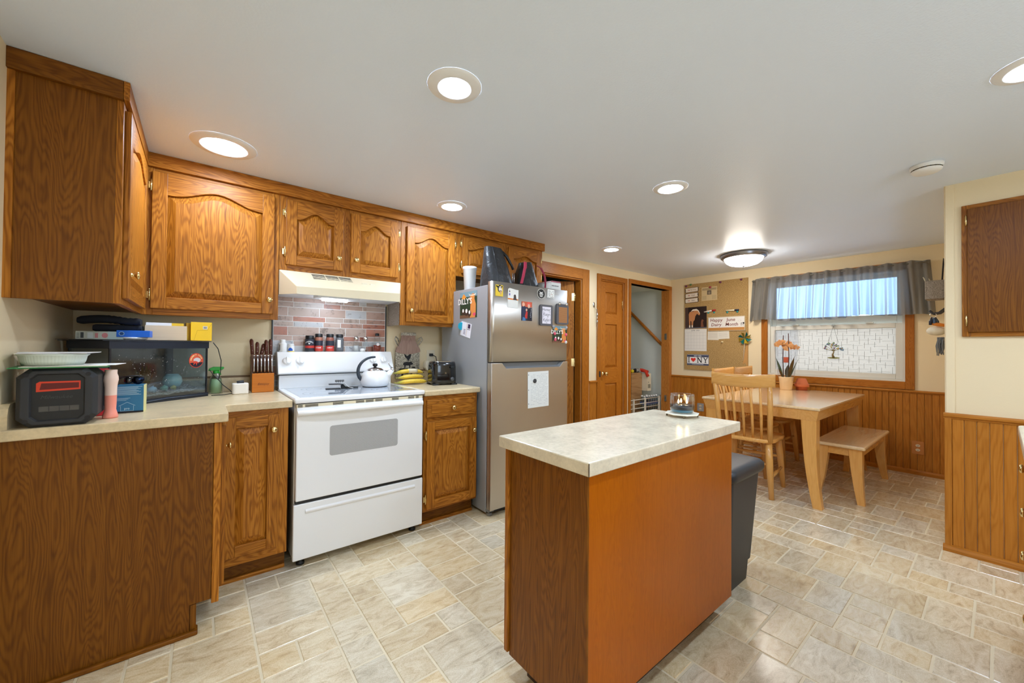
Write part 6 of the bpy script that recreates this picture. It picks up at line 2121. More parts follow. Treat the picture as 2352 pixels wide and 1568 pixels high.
mb.build('disc', P((206, 202, 192)), t_)
mb = MB(Tc)
disc(mb, 0, 0, 0.038, 0.036, 0.0023, 0, 32)
for q in range(3):
    rect(mb, -0.022 + 0.004 * q, 0.022 - 0.004 * q, -0.004 - q * 0.010, 0.001 - q * 0.010, 0.0026, 1)
blob(mb, [(-0.022, 0.022), (-0.012, 0.012), (0.012, 0.012), (0.022, 0.022), (0.012, 0.004), (-0.012, 0.004)], 0.0026, 1)
mb.build('print', ['ink', 'paper'], t_)
def scribble(m, w, h):
    r_ = random.Random(8)
    for j in range(5):
        for i in range(6):
            x_, y_ = -w / 2 + 0.012 + i * 0.0105, h / 2 - 0.014 - j * 0.012
            if r_.random() < 0.85:
                a_ = r_.uniform(0.003, 0.0045)
                blob(m, [(x_ - a_, y_ - a_), (x_ + a_ * 0.4, y_ - a_ * 0.6), (x_ + a_, y_ + a_), (x_ - a_ * 0.2, y_ + a_ * 0.5)], 0, 1 if (i, j) == (3, 2) else 0)
card('fridge_magnet', 'square white magnet with black lettering near the freezer top right', 'magnet', 2.140, 2.214, 1.600, 1.668, 'paper', scribble, ('ink', 'red'), th=0.002, tilt=-0.03)
t_ = card('message_board', 'grey-framed whiteboard with handwritten names on the freezer door', 'whiteboard', 2.052, 2.188, 1.377, 1.541, P((92, 92, 98), 0.4), None, (), th=0.012, r=0.014)
Tb = face_T((2.122, YD - 0.0124, 1.459), '-y')
mb = MB(Tb)
rect(mb, -0.046, 0.046, -0.066, 0.066, 0.0, 0)
mb.build('white_face', P((234, 230, 240), 0.3), t_)
mb = MB(Tb)
write(mb, 'Hunter', 0.030, -0.004, 0.044, 0.0004, shear=0.1)
write(mb, 'Kasyn', 0.032, 0.0, 0.006, 0.0004, shear=0.1)
write(mb, 'Kylin', 0.034, -0.006, -0.038, 0.0004, shear=0.1)
for x_, y_ in ((0.032, 0.028), (0.038, -0.036), (-0.034, -0.012), (-0.032, 0.022), (0.012, -0.012), (0.0, -0.058)):
    for r_ in (0.007, 0.004):
        for q in range(12):
            a = 2 * PI * q / 12
            rect(mb, x_ + r_ * math.cos(a) - 0.0007, x_ + r_ * math.cos(a) + 0.0007, y_ + r_ * math.sin(a) - 0.0007, y_ + r_ * math.sin(a) + 0.0007, 0.0004)
mb.build('handwriting', P((58, 56, 70)), t_)
t_ = card('message_board', 'grey-framed board with brown lined face and chrome clips on the freezer', 'memo board', 2.232, 2.372, 1.395, 1.560, P((92, 92, 98), 0.4), None, (), th=0.012, r=0.014)
Tb = face_T((2.304, YD - 0.0124, 1.470), '-y')
mb = MB(Tb)
rect(mb, -0.046, 0.050, -0.062, 0.064, 0.0, 0)
mb.build('brown_face', P((176, 122, 76), 0.5), t_)
mb = MB(Tb)
for q in range(15):
    rect(mb, -0.044, 0.044, -0.056 + q * 0.008, -0.0545 + q * 0.008, 0.0004)
mb.build('ruled_lines', P((120, 82, 50)), t_)
for x_ in (2.262, 2.345):
    MB().lathe([(0.012, 0), (0.012, -0.010), (0, -0.011)], (x_, YD - 0.012, 1.560), 16, 'y', cap=False).build('clip', 'chrome', t_)
def highland(m, w, h):
    """printed advert: forest, ginger cow and lettering"""
    rect(m, -w / 2, w / 2, h * 0.30, h / 2, 0.0, 1)
    blob(m, [(0.10 * w, -h / 2), (0.14 * w, 0.05 * h), (0.08 * w, 0.22 * h), (0.16 * w, 0.36 * h), (0.28 * w, 0.42 * h), (0.38 * w, 0.34 * h), (0.36 * w, 0.20 * h), (0.44 * w, 0.0), (0.44 * w, -0.3 * h), (0.40 * w, -h / 2)], 0.0002, 2)
    blob(m, [(0.02 * w, 0.44 * h), (0.08 * w, 0.38 * h), (0.18 * w, 0.36 * h), (0.34 * w, 0.36 * h), (0.44 * w, 0.40 * h), (0.47 * w, 0.46 * h), (0.42 * w, 0.34 * h), (0.24 * w, 0.32 * h), (0.06 * w, 0.34 * h)], 0.0004, 3)
    blob(m, [(-0.40 * w, 0.28 * h), (-0.28 * w, 0.44 * h), (-0.12 * w, 0.30 * h), (-0.26 * w, 0.22 * h)], 0.0002, 4)
    for cx_, cy_, s_ in ((-0.30, -0.26, 0.10), (-0.10, -0.28, 0.12), (0.08, -0.34, 0.10)):
        disc(m, cx_ * w, cy_ * h, s_ * w, s_ * h * 1.2, 0.0004, 5)
        disc(m, cx_ * w, (cy_ + 0.05) * h, s_ * w * 0.5, s_ * h * 0.7, 0.0006, 6)
    rect(m, -w / 2, 0.06 * w, -h / 2, -0.38 * h, 0.0003, 7)
    write(m, "DILLY'S", w * 0.26, -0.20 * w, 0.13 * h, 0.0010, 6, bold=0.02)
    disc(m, 0.36 * w, -0.38 * h, 0.08 * w, 0.06 * h, 0.0006, 8)
hm = (P((40, 60, 38)), P((120, 150, 160)), P((222, 140, 70)), P((230, 218, 196)), P((236, 150, 50)), P((70, 48, 38)), P((240, 236, 228)), P((120, 84, 60)), P((226, 80, 110)))
t_ = card('photo_print', "cow advert print held by pink magnets at the lower freezer edge", 'photograph', 2.200, 2.366, 1.246, 1.380, hm[0], highland, hm)
for x_, z_, c_ in ((2.222, 1.318, (226, 90, 120)), (2.228, 1.270, (226, 90, 120)), (2.352, 1.312, (226, 90, 120)), (2.205, 1.374, (150, 150, 152)), (2.356, 1.372, (170, 172, 176)), (2.352, 1.250, (220, 224, 222))):
    mb = MB()
    mb.lathe([(0.0125, 0), (0.013, -0.004), (0.010, -0.007), (0, -0.0075)], (x_, YD - 0.0012, z_), 16, 'y', cap=False)
    mb.build('round_magnet', P(c_, 0.3), t_)
def note(m, w, h):
    r_ = random.Random(6)
    for q in range(21):
        y_ = h / 2 - 0.022 - q * 0.0115
        x_ = -w / 2 + 0.03
        while x_ < w / 2 - 0.02:
            l_ = r_.uniform(0.006, 0.022)
            if r_.random() < 0.75:
                rect(m, x_, min(w / 2 - 0.01, x_ + l_), y_, y_ + 0.0014, 0, 0)
            x_ += l_ + 0.005
    for y_ in (0.115, 0.0, -0.105):
        disc(m, -w / 2 + 0.009, y_, 0.0035, 0.0035, 0, 1, 12)
t_ = card('note_paper', 'handwritten white lined sheet held by an oval magnet on the fridge door', 'paper', 1.942, 2.160, 0.744, 1.020, P((228, 230, 226), 0.8), note, (P((150, 152, 160)), P((70, 66, 62))), tilt=0.015)
MB().lathe([(0.016, 0), (0.017, -0.004), (0.012, -0.007), (0, -0.0075)], (2.011, YD - 0.0014, 0.948), 18, 'y', cap=False).build('oval_magnet', P((60, 62, 64), 0.3), t_)
# side
XS = FX0 + 0.004 - 0.0006
t_ = thing('photo_print', 'large cow advert print on the grey side of the fridge', 'photograph', (XS, 2.556, 1.53))
Ts = face_T((XS, 2.556, 1.530), '-x')
mb = MB(Ts)
rect(mb, -0.121, 0.121, -0.101, 0.101, 0.0008)
mb.build('sheet', hm[0], t_)
mb = MB(Ts @ Matrix.Translation((0, 0, 0.0012)))
highland(mb, 0.242, 0.202)
mb.build('print', list(hm), t_)
t_ = thing('appointment_card', 'white printed card held by a blue clip on the fridge side', 'card', (XS, 2.59, 1.34))
Ts = face_T((XS, 2.588, 1.342), '-x') @ Matrix.Rotation(-0.18, 4, 'Z')
mb = MB(Ts)
mb.prism([(-0.075, -0.055), (0.075, -0.06), (0.078, 0.05), (-0.072, 0.055)], 'z', 0.0004, 0.002)
mb.build('card', P((236, 234, 240)), t_)
mb = MB(Ts)
rect(mb, 0.028, 0.062, 0.012, 0.045, 0.0024, 0)
rect(mb, 0.02, 0.066, 0.002, 0.006, 0.0024, 0)
for q in range(4):
    rect(mb, -0.03, 0.0, -0.04 + q * 0.011, -0.036 + q * 0.011, 0.0024, 0)
rect(mb, 0.012, 0.018, -0.05, 0.05, 0.0024, 1)
mb.build('print', [P((60, 40, 70)), P((214, 190, 160))], t_)
mb = MB(Ts)
mb.prism([(-0.10, 0.03), (-0.07, 0.045), (-0.055, 0.045), (-0.055, -0.015), (-0.07, -0.015), (-0.10, 0.0)], 'z', 0.002, 0.014)
mb.build('blue_clip', P((30, 170, 200), 0.4), t_, bevel=0.003)

# ------------------------------------------------------------------ on top of the fridge
ZF = 1.6555
MB().lathe([(0.040, 0), (0.043, 0.004), (0.053, 0.165), (0.056, 0.168), (0.057, 0.186), (0.055, 0.188), (0.050, 0.186), (0.040, 0.008), (0.0, 0.006)], (1.676, 2.65, ZF), 32).build('foam_cup', 'whitemat', None)
tag(bpy.data.objects['foam_cup'], 'tall white foam cup on the left of the fridge top', 'cup')
def cloth_mat(name, rgb, rough=0.6):
    t = NT(name)
    co = t.n('TexCoord')
    no = t.n('TexNoise', Vector=co.outputs['Object'], Scale=16.0, Detail=4.0)
    c = lin(rgb)
    return t.done(t.pr(Base__Color=c, Roughness=rough, Sheen__Weight=0.08, Normal=t.bump(no.outputs[0], 0.6, 0.02)))
M['nylon'] = cloth_mat('black_nylon', (24, 25, 27), 0.45)
M['leather'] = cloth_mat('black_leatherette', (20, 21, 22), 0.45)
bg = thing('lunch_bag', 'tall black nylon bag standing on the fridge beside the foam cup', 'bag', (1.81, 2.50, ZF))
mb = MB()
def bag(u, v):
    a = 2 * PI * u
    e = 3.0
    c, s_ = math.cos(a), math.sin(a)
    rr_ = (abs(c) ** e + abs(s_) ** e) ** (-1 / e)
    hw = 0.125 - 0.052 * v ** 1.3
    hd_ = 0.11 - 0.075 * v ** 1.2
    cx_ = 1.818 - 0.045 * v
    w_ = 1 + 0.03 * math.sin(3 * a + 5 * v) * math.sin(PI * v)
    return (cx_ + c * rr_ * hw * w_, 2.47 + s_ * rr_ * hd_ * w_, ZF + 0.325 * v)
mb.grid(bag, 48, 14)
mb.add([bag(q / 48, 1.0) for q in range(48)], [list(range(48))])
mb.add([bag(q / 48, 0.0) for q in range(48)], [list(range(48))])
mb.build('body', 'nylon', bg)
MB().tube([bag(0.69, v) for v in (0.02, 0.25, 0.5, 0.75, 0.98)], 0.004, 6).build('piping', 'black', bg)
MB().tube([bag(0.865, v) for v in (0.02, 0.25, 0.5, 0.75, 0.98)], 0.004, 6).build('piping', 'black', bg)
mb = MB()
mb.tube([(1.842, 2.46, ZF + 0.31), (1.885, 2.44, ZF + 0.27), (1.93, 2.43, ZF + 0.20), (1.945, 2.43, ZF + 0.17)], [0.012, 0.012, 0.010, 0.010], 8)
mb.build('strap', 'black', bg)
mb = MB()
mb.tube([(1.93, 2.42, ZF + 0.14), (1.93, 2.42, ZF + 0.06), (1.948, 2.42, ZF + 0.06), (1.948, 2.42, ZF + 0.14)], 0.0035, 8, closed=True)
mb.build('buckle', 'chrome', bg)
tb2 = thing('tote_bag', 'black tote bag with pink straps on the middle of the fridge', 'bag', (2.14, 2.50, ZF))
mb = MB()
def tote(u, v):
    a = 2 * PI * u
    e = 3.5
    c, s_ = math.cos(a), math.sin(a)
    rr_ = (abs(c) ** e + abs(s_) ** e) ** (-1 / e)
    hw = 0.122 - 0.060 * v ** 1.25
    hd_ = 0.105 - 0.085 * v
    return (2.118 + 0.004 * v + c * rr_ * hw, 2.49 + s_ * rr_ * hd_, ZF + 0.262 * v + (0.012 * c * v))
mb.grid(tote, 40, 10)
mb.add([tote(q / 40, 1.0) for q in range(40)], [list(range(40))])
mb.add([tote(q / 40, 0.0) for q in range(40)], [list(range(40))])
mb.build('body', 'leather', tb2)
pink = P((186, 54, 84), 0.45)
mb = MB()
def ribbon(pts, w, d=0.003):
    vs, fs = [], []
    for p in pts:
        vs += [(p[0] - w / 2, p[1] - d, p[2]), (p[0] + w / 2, p[1] - d, p[2]), (p[0] + w / 2, p[1] + d, p[2]), (p[0] - w / 2, p[1] + d, p[2])]
    for i in range(len(pts) - 1):
        for k in range(4):
            fs.append((i * 4 + k, i * 4 + (k + 1) % 4, (i + 1) * 4 + (k + 1) % 4, (i + 1) * 4 + k))
    fs += [(3, 2, 1, 0), tuple((len(pts) - 1) * 4 + k for k in range(4))]
    return vs, fs
vs, fs = ribbon([(1.995, 2.385, ZF + 0.06), (2.01, 2.38, ZF + 0.12), (2.035, 2.39, ZF + 0.19), (2.055, 2.41, ZF + 0.245), (2.075, 2.43, ZF + 0.25), (2.075, 2.43, ZF + 0.20)], 0.024)
mb.add(vs, fs)
mb.build('strap', pink, tb2)
mb = MB()
vs, fs = ribbon([(2.19, 2.42, ZF + 0.235), (2.22, 2.40, ZF + 0.215), (2.25, 2.39, ZF + 0.16), (2.262, 2.385, ZF + 0.09), (2.256, 2.385, ZF + 0.04)], 0.020)
mb.add(vs, fs)
mb.build('strap', P((140, 40, 62), 0.45), tb2)
vs, fs = ribbon([(2.02, 2.50, ZF + 0.16), (1.985, 2.48, ZF + 0.13), (1.972, 2.46, ZF + 0.06)], 0.012)
MB().add(vs, fs).build('handle_ring', P((60, 30, 30), 0.4), tb2)
zz = ZF
for k, (x0_, x1_, h_, c_, lab) in enumerate(((2.262, 2.372, 0.030, (222, 220, 214), 'thin white book at the bottom of the pile on the fridge'), (2.262, 2.372, 0.062, (228, 228, 224), 'thick white hardback in the pile on the fridge'), (2.262, 2.368, 0.012, (170, 96, 110), 'thin dusky pink booklet on top of the pile on the fridge'))):
    t_ = thing('book', lab, 'book', ((x0_ + x1_) / 2, 2.42, zz), 0, 'books on the fridge')
    MB().box(x0_ + 0.003, x1_ - 0.003, 2.325, 2.515, zz + 0.002, zz + h_ - 0.002).build('pages', P((236, 232, 222)), t_)
    mb = MB()
    mb.box(x0_, x1_, 2.318, 2.52, zz, zz + 0.002)
    mb.box(x0_, x1_, 2.318, 2.52, zz + h_ - 0.002, zz + h_)
    mb.box(x0_, x1_, 2.316, 2.32, zz, zz + h_)
    mb.build('cover', P(c_, 0.5), t_)
    if k == 1:
        mb = MB(face_T(((x0_ + x1_) / 2 - 0.01, 2.3155, zz + 0.034), '-y'))
        for q in range(9):
            rect(mb, -0.04 + q * 0.009, -0.034 + q * 0.009, -0.005, 0.005 - 0.002 * (q % 2))
        mb.build('spine_print', P((60, 60, 64)), t_)
    zz += h_ + 0.0003
# ------------------------------------------------------------------ island and table top
cd_ = thing('jar_candle', 'lit three-wick glass jar candle with dark wax on the island', 'candle', (1.835, 0.965, 0.0))
CX, CY = 1.832, 0.965
tv = thing('trivet', 'white tile trivet on small wire feet under the candle', 'trivet', (CX, CY, IZ))
mb = MB(Matrix.Translation((CX, CY, IZ)) @ Matrix.Rotation(0.35, 4, 'Z'))
mb.prism([(0.078 * math.cos(2 * PI * (k + 0.5) / 8), 0.078 * math.sin(2 * PI * (k + 0.5) / 8)) for k in range(8)], 'z', 0.012, 0.018)
mb.build('tile', P((238, 234, 216), 0.3), tv, bevel=0.0015)
for k in range(4):
    a = 0.6 + k * PI / 2
    MB().tube([(CX + 0.066 * math.cos(a), CY + 0.066 * math.sin(a), IZ + 0.013), (CX + 0.070 * math.cos(a), CY + 0.070 * math.sin(a), IZ + 0.0008)], 0.004, 8).build('foot', P((110, 96, 70), 0.4), tv)
ZCn = IZ + 0.0185
cd_.location = (CX, CY, ZCn)
mb = MB()
mb.lathe([(0.0, 0.0), (0.045, 0.0), (0.050, 0.004), (0.056, 0.02), (0.057, 0.06), (0.055, 0.082), (0.053, 0.090), (0.0515, 0.090), (0.0535, 0.080), (0.0552, 0.06)], (CX, CY, ZCn), 40, cap=False)
mb.build('glass_jar', 'sheet', cd_)
MB().lathe([(0.0, 0.003), (0.046, 0.004), (0.050, 0.016), (0.0, 0.0162)], (CX, CY, ZCn), 32, cap=False).build('teal_base', P((52, 116, 140), 0.25), cd_)
MB().lathe([(0.0, 0.0165), (0.051, 0.017), (0.0545, 0.022), (0.0545, 0.038), (0.0, 0.0382)], (CX, CY, ZCn), 32, cap=False).build('wax', P((40, 34, 36), 0.15), cd_)
M['flame'] = emit('candle_flame', (255, 214, 150), 40.0)
for k in range(3):
    a = 0.7 + 2 * PI * k / 3
    fx_, fy_ = CX + 0.022 * math.cos(a), CY + 0.022 * math.sin(a)
    MB().lathe([(0.0, 0.044), (0.004, 0.050), (0.0035, 0.056), (0.0, 0.066)], (fx_, fy_, ZCn), 10, cap=False).build('flame', 'flame', cd_)
    MB().tube([(fx_, fy_, ZCn + 0.037), (fx_, fy_, ZCn + 0.046)], 0.001, 6).build('wick', 'ink', cd_)

OX, OY = 5.055, 1.475
orc = thing('potted_orchid', 'orange orchid in a cream pot inside a clear sleeve on the table', 'plant', (OX, OY, TZ))
mb = MB()
mb.lathe([(0.0, 0), (0.052, 0.0), (0.055, 0.003), (0.067, 0.135), (0.069, 0.142), (0.064, 0.142), (0.060, 0.12), (0.0, 0.118)], (OX, OY, TZ + 0.0004), 32, cap=False)
mb.build('pot', P((236, 206, 164), 0.5), orc)
rr = random.Random(12)
for k in range(5):
    a = -2.2 + k * 1.15
    ln = (0.30, 0.26, 0.20, 0.28, 0.16)[k]
    mb = MB()
    def lf(u, v, a=a, ln=ln):
        w_ = 0.022 * math.sin(PI * min(1, 0.12 + u * 0.95)) * (2 * v - 1)
        ou_ = 0.035 + 0.30 * ln * u
        return (OX + ou_ * math.cos(a) - w_ * math.sin(a), OY + ou_ * math.sin(a) + w_ * math.cos(a), TZ + 0.12 + ln * u - 0.05 * u * u + 0.006 * abs(2 * v - 1))
    mb.grid(lf, 8, 4)
    mb.build('leaf', P((70, 96, 62) if k % 2 else (96, 78, 44), 0.4), orc)
for k, (dx, dy, hh) in enumerate(((0.02, 0.03, 0.60), (-0.01, -0.025, 0.62))):
    MB().tube([(OX + dx, OY + dy, TZ + 0.11), (OX + dx * 1.1, OY + dy * 1.2, TZ + 0.35), (OX + dx * 0.9, OY + dy, TZ + hh)], 0.0045, 6).build('flower_stalk', P((84, 52, 48), 0.5), orc)
for k in range(9):
    fx_ = OX + rr.uniform(-0.02, 0.03)
    fy_ = OY + 0.085 - 0.022 * k + rr.uniform(-0.01, 0.01)
    fz_ = TZ + 0.485 + rr.uniform(-0.035, 0.04)
    mb = MB()
    for q in range(5):
        a = 2 * PI * q / 5 + rr.uniform(0, 0.6)
        L_ = rr.uniform(0.032, 0.042)
        c, s_ = math.cos(a), math.sin(a)
        mb.add([(fx_ - 0.004, fy_, fz_), (fx_ - 0.012, fy_ + L_ * 0.55 * c - 0.016 * s_, fz_ + L_ * 0.55 * s_ + 0.016 * c), (fx_ - 0.002, fy_ + L_ * c, fz_ + L_ * s_), (fx_ - 0.012, fy_ + L_ * 0.55 * c + 0.016 * s_, fz_ + L_ * 0.55 * s_ - 0.016 * c)], [(0, 1, 2, 3)], 0, True)
    mb.build('blossom', P((222, 150, 84) if k % 2 else (232, 168, 104), 0.5), orc)
mb = MB()
mb.box(OX - 0.045, OX - 0.044, OY - 0.035, OY + 0.01, TZ + 0.30, TZ + 0.36)
mb.build('plant_tag', P((196, 90, 60)), orc)
mb = MB()
mb.lathe([(0.071, 0.10), (0.10, 0.30), (0.118, 0.52), (0.112, 0.66)], (OX, OY, TZ), 32, cap=False, sx=0.6)
mb.build('clear_sleeve', clear_mat('crinkly_sleeve', (244, 246, 250), 0.10, 0.06), orc)
tp = thing('terracotta_pots', 'small upside-down terracotta pots stacked beside the orchid', 'flower pot', (5.16, 1.36, TZ))
MB().lathe([(0.050, 0.0), (0.052, 0.035), (0.060, 0.038)], (5.16, 1.36, TZ + 0.0004), 28).build('lower_pot', P((190, 96, 56), 0.8), tp)
MB().lathe([(0.066, 0.038), (0.068, 0.042), (0.066, 0.068), (0.060, 0.070), (0.040, 0.128), (0.0, 0.128)], (5.16, 1.36, TZ), 28).build('upper_pot', P((204, 108, 64), 0.8), tp)

# ------------------------------------------------------------------ window dressing
cu_ = thing('valance_curtain', 'sheer grey gathered valance curtain over the upper window', 'curtain', (XW - 0.07, 1.19, 1.55))
t = NT('sheer_grey_fabric')
_df = t.n('BsdfDiffuse', Color=lin((168, 160, 148)))
_tl = t.n('BsdfTranslucent', Color=lin((136, 142, 152)))
_tp = t.n('BsdfTransparent', Color=lin((150, 176, 206)))
_m1 = t.n('MixShader', i0=0.3, i1=_df.outputs[0], i2=_tl.outputs[0])
_lw = t.n('LayerWeight', Blend=0.35)
_fa = t.math('MULTIPLY_ADD', _lw.outputs['Facing'], -0.40, 0.40)
_m2 = t.n('MixShader', i0=_fa, i1=_m1.outputs[0], i2=_tp.outputs[0])
M['sheer'] = t.done(_m2)
rr = random.Random(21)
ph = [rr.uniform(0, 6.28) for _ in range(8)]
def cf(u, v):
    y = 1.945 - 1.535 * u
    z = 2.066 - 0.515 * v
    open_ = 0.010 + 0.020 * v
    f = math.sin(34 * u * PI + ph[0] + 1.2 * math.sin(7 * u + ph[1])) + 0.6 * math.sin(57 * u * PI + ph[2] + v * 1.2) + 0.35 * math.sin(91 * u + ph[3] + 2 * v)
    lean = 0.035 * (0.5 - u) * 2 * v
    hem = 0.012 * math.sin(9 * u + ph[4]) + 0.010 * math.sin(23 * u + ph[5])
    wrap = 0.055 * max(0, abs(u - 0.5) - 0.46) / 0.04
    return (XW - 0.075 + open_ * f + wrap, y + lean + 0.01 * math.sin(20 * u + ph[6]) * v, z + hem * v + 0.006 * math.sin(60 * u + ph[7]) * (1 - v))
mb = MB()
mb.grid(cf, 300, 18)
mb.build('fabric', 'sheer', cu_)
mb = MB()
mb.grid(lambda u, v: (cf(u, 0.0)[0] - 0.004, cf(u, 0)[1], 2.074 - 0.07 * v + 0.006 * math.sin(60 * u + ph[7])), 300, 3)
mb.build('rod_pocket', 'sheer', cu_)
MB().tube([(XW - 0.02, 1.94, 2.05), (XW - 0.072, 1.935, 2.05), (XW - 0.075, 1.19, 2.052), (XW - 0.072, 0.425, 2.05), (XW - 0.02, 0.42, 2.045)], 0.006, 8).build('rod', P((120, 116, 108), 0.4), cu_)
sc_ = thing('suncatcher', 'tree of life suncatcher with coloured beads hanging on the window', 'ornament', (XW + 0.015, 1.15, 1.10))
XSun = XW + 0.018
MB().lathe([(0.012, 0.008), (0.016, 0.0), (0.010, -0.006), (0, -0.008)], (XSun + 0.0, 1.152, 1.474), 16, 'x').build('suction_cup', 'sheet', sc_)
for y_ in (1.195, 1.108):
    MB().tube([(XSun, 1.152, 1.468), (XSun, y_, 1.285)], 0.0012, 5).build('thread', P((70, 66, 62)), sc_)
MB().tube([(XSun, 1.15, 1.12), (XSun, 1.158, 1.15), (XSun, 1.148, 1.18), (XSun, 1.152, 1.21)], [0.012, 0.008, 0.006, 0.004], 8).build('trunk', P((128, 112, 70), 0.4), sc_)
mb = MB(face_T((XSun - 0.001, 1.15, 1.115), '-x'))
disc(mb, 0, 0, 0.055, 0.010)
mb.build('ground_leaf', P((132, 132, 80)), sc_)
rr = random.Random(2)
cols = [(150, 180, 200), (170, 150, 110), (120, 150, 110), (126, 96, 140), (190, 170, 110), (110, 140, 170)]
for k in range(34):
    a, r_ = rr.uniform(-0.2, PI + 0.2), 0.085 * math.sqrt(rr.random())
    p_ = (XSun, 1.152 + r_ * math.cos(a), 1.215 + 0.8 * r_ * math.sin(a))
    MB().ball(p_, rr.uniform(0.006, 0.011), 8).build('bead', P(cols[k % 6], 0.25), sc_)
for k in range(7):
    a = 0.1 + k * 0.48
    MB().tube([(XSun, 1.15, 1.19), (XSun, 1.152 + 0.035 * math.cos(a), 1.20 + 0.03 * math.sin(a)), (XSun, 1.152 + 0.075 * math.cos(a), 1.215 + 0.058 * math.sin(a))], [0.003, 0.002, 0.001], 5).build('branch', P((128, 112, 70), 0.4), sc_)

# ------------------------------------------------------------------ cork board
XC = XW - 0.014
ck = thing('cork_board', 'large brown cork notice board on the wall left of the window', 'notice board', (XW - 0.007, 2.42, 0.905))
def cork():
    t = NT('brown_cork')
    co = t.n('TexCoord')
    a = t.n('TexNoise', Vector=co.outputs['Object'], Scale=130.0, Detail=3.0)
    b_ = t.n('TexNoise', Vector=co.outputs['Object'], Scale=3.0, Detail=2.0)
    c = t.ramp(a.outputs[0], [(0.32, lin((140, 108, 60))), (0.5, lin((176, 142, 88))), (0.68, lin((198, 164, 108)))])
    return t.done(t.pr(Base__Color=c, Roughness=0.85, Normal=t.bump(a.outputs[0], 0.3, 0.002)))
M['cork'] = cork()
MB().box(XC, XW - 0.0005, 2.003, 2.838, 0.905, 2.118).build('board', 'cork', ck)
mb = MB(face_T((XC - 0.0006, 2.005, 0.975), '-x'))
blob(mb, [(0.0, 0.0), (0.0, 0.30), (-0.012, 0.30), (-0.060, 0.03), (-0.03, 0.05)])
mb.build('bare_corner', P((196, 146, 84), 0.7), ck)
def pin(name, label, cat, y0, y1, z0, z1, mat, draw=None, mats=(), th=0.0012, tilt=0.0, out=0.0, outline=None):
    """flat item on the cork board; y0 is its left edge in the photo"""
    cy, cz, w, h = (y0 + y1) / 2, (z0 + z1) / 2, abs(y0 - y1), abs(z1 - z0)
    t_ = thing(name, label, cat, (XC - out, cy, cz))
    T = face_T((XC - 0.0004 - out, cy, cz), '-x') @ Matrix.Rotation(tilt, 4, 'Z')
    mb = MB(T)
    mb.prism(outline or [(-w / 2, -h / 2), (w / 2, -h / 2), (w / 2, h / 2), (-w / 2, h / 2)], 'z', 0, th)
    mb.build('sheet', mat, t_)
    if draw:
        mb = MB(T @ Matrix.Translation((0, 0, th + 0.0004)))
        draw(mb, w, h)
        mb.build('print', list(mats), t_)
    return t_
def bone_pts(w, h, s=1.0):
    pts = []
    r_ = h * 0.27 * s
    for cx_, cy_, a0 in ((w / 2 - r_, -h * 0.22, -110), (w / 2 - r_, h * 0.22, -70), (-w / 2 + r_, h * 0.22, 70), (-w / 2 + r_, -h * 0.22, 110)):
        for k in range(8):
            a = math.radians(a0 + k * 180 / 7)
            pts.append((cx_ + r_ * math.cos(a), cy_ + r_ * math.sin(a)))
    return pts
def heart(m, x, y, s, z, mi):
    blob(m, [(x + s * 16 * math.sin(q) ** 3 / 17, y + s * (13 * math.cos(q) - 5 * math.cos(2 * q) - 2 * math.cos(3 * q) - math.cos(4 * q)) / 17) for q in [2 * PI * k / 24 for k in range(24)]], z, mi)
for k, (zc_, nm, wd) in enumerate(((2.036, 'My Corgi', 'top'), (1.958, 'Cash', 'middle'), (1.886, 'Skye', 'bottom'))):
    def bd_(m, w, h, nm=nm):
        blob(m, bone_pts(w - 0.012, h - 0.012), 0, 0)
        write(m, 'I', 0.026, -0.052, 0, 0.0003, 1)
        heart(m, -0.037, 0, 0.009, 0.0003, 2)
        write(m, nm, 0.026 if len(nm) < 6 else 0.021, 0.02, 0, 0.0003, 1, shear=0.1)
    pin('bone_magnet', wd + ' one of three white bone-shaped signs on the cork board', 'sign', 2.829, 2.633, zc_ - 0.035, zc_ + 0.035, P((96, 74, 52)), bd_, (P((232, 218, 200)), P((96, 50, 48)), 'red'), th=0.004, tilt=0.04, outline=bone_pts(0.196, 0.070))
def clip_(m, w, h):
    for q in range(3):
        rect(m, -w / 2 + 0.01, w / 2 - 0.01, h / 2 - 0.022 - q * 0.010, h / 2 - 0.017 - q * 0.010, 0, 0)
    rect(m, -0.028, 0.028, -0.012, 0.045, 0, 1)
    rect(m, -0.014, 0.014, -0.005, 0.030, 0.0002, 2)
    for q in range(9):
        for s_ in (-1, 1):
            rect(m, s_ * 0.066 - 0.030, s_ * 0.066 + 0.028, -0.03 - q * 0.006, -0.0275 - q * 0.006, 0, 3)
pin('newspaper_clipping', 'yellowed newspaper clipping pinned at the top of the cork board', 'clipping', 2.592, 2.382, 1.866, 2.052, P((206, 182, 138), 0.8), clip_, (P((120, 100, 74)), P((96, 84, 72)), P((150, 132, 110)), P((168, 148, 112))))
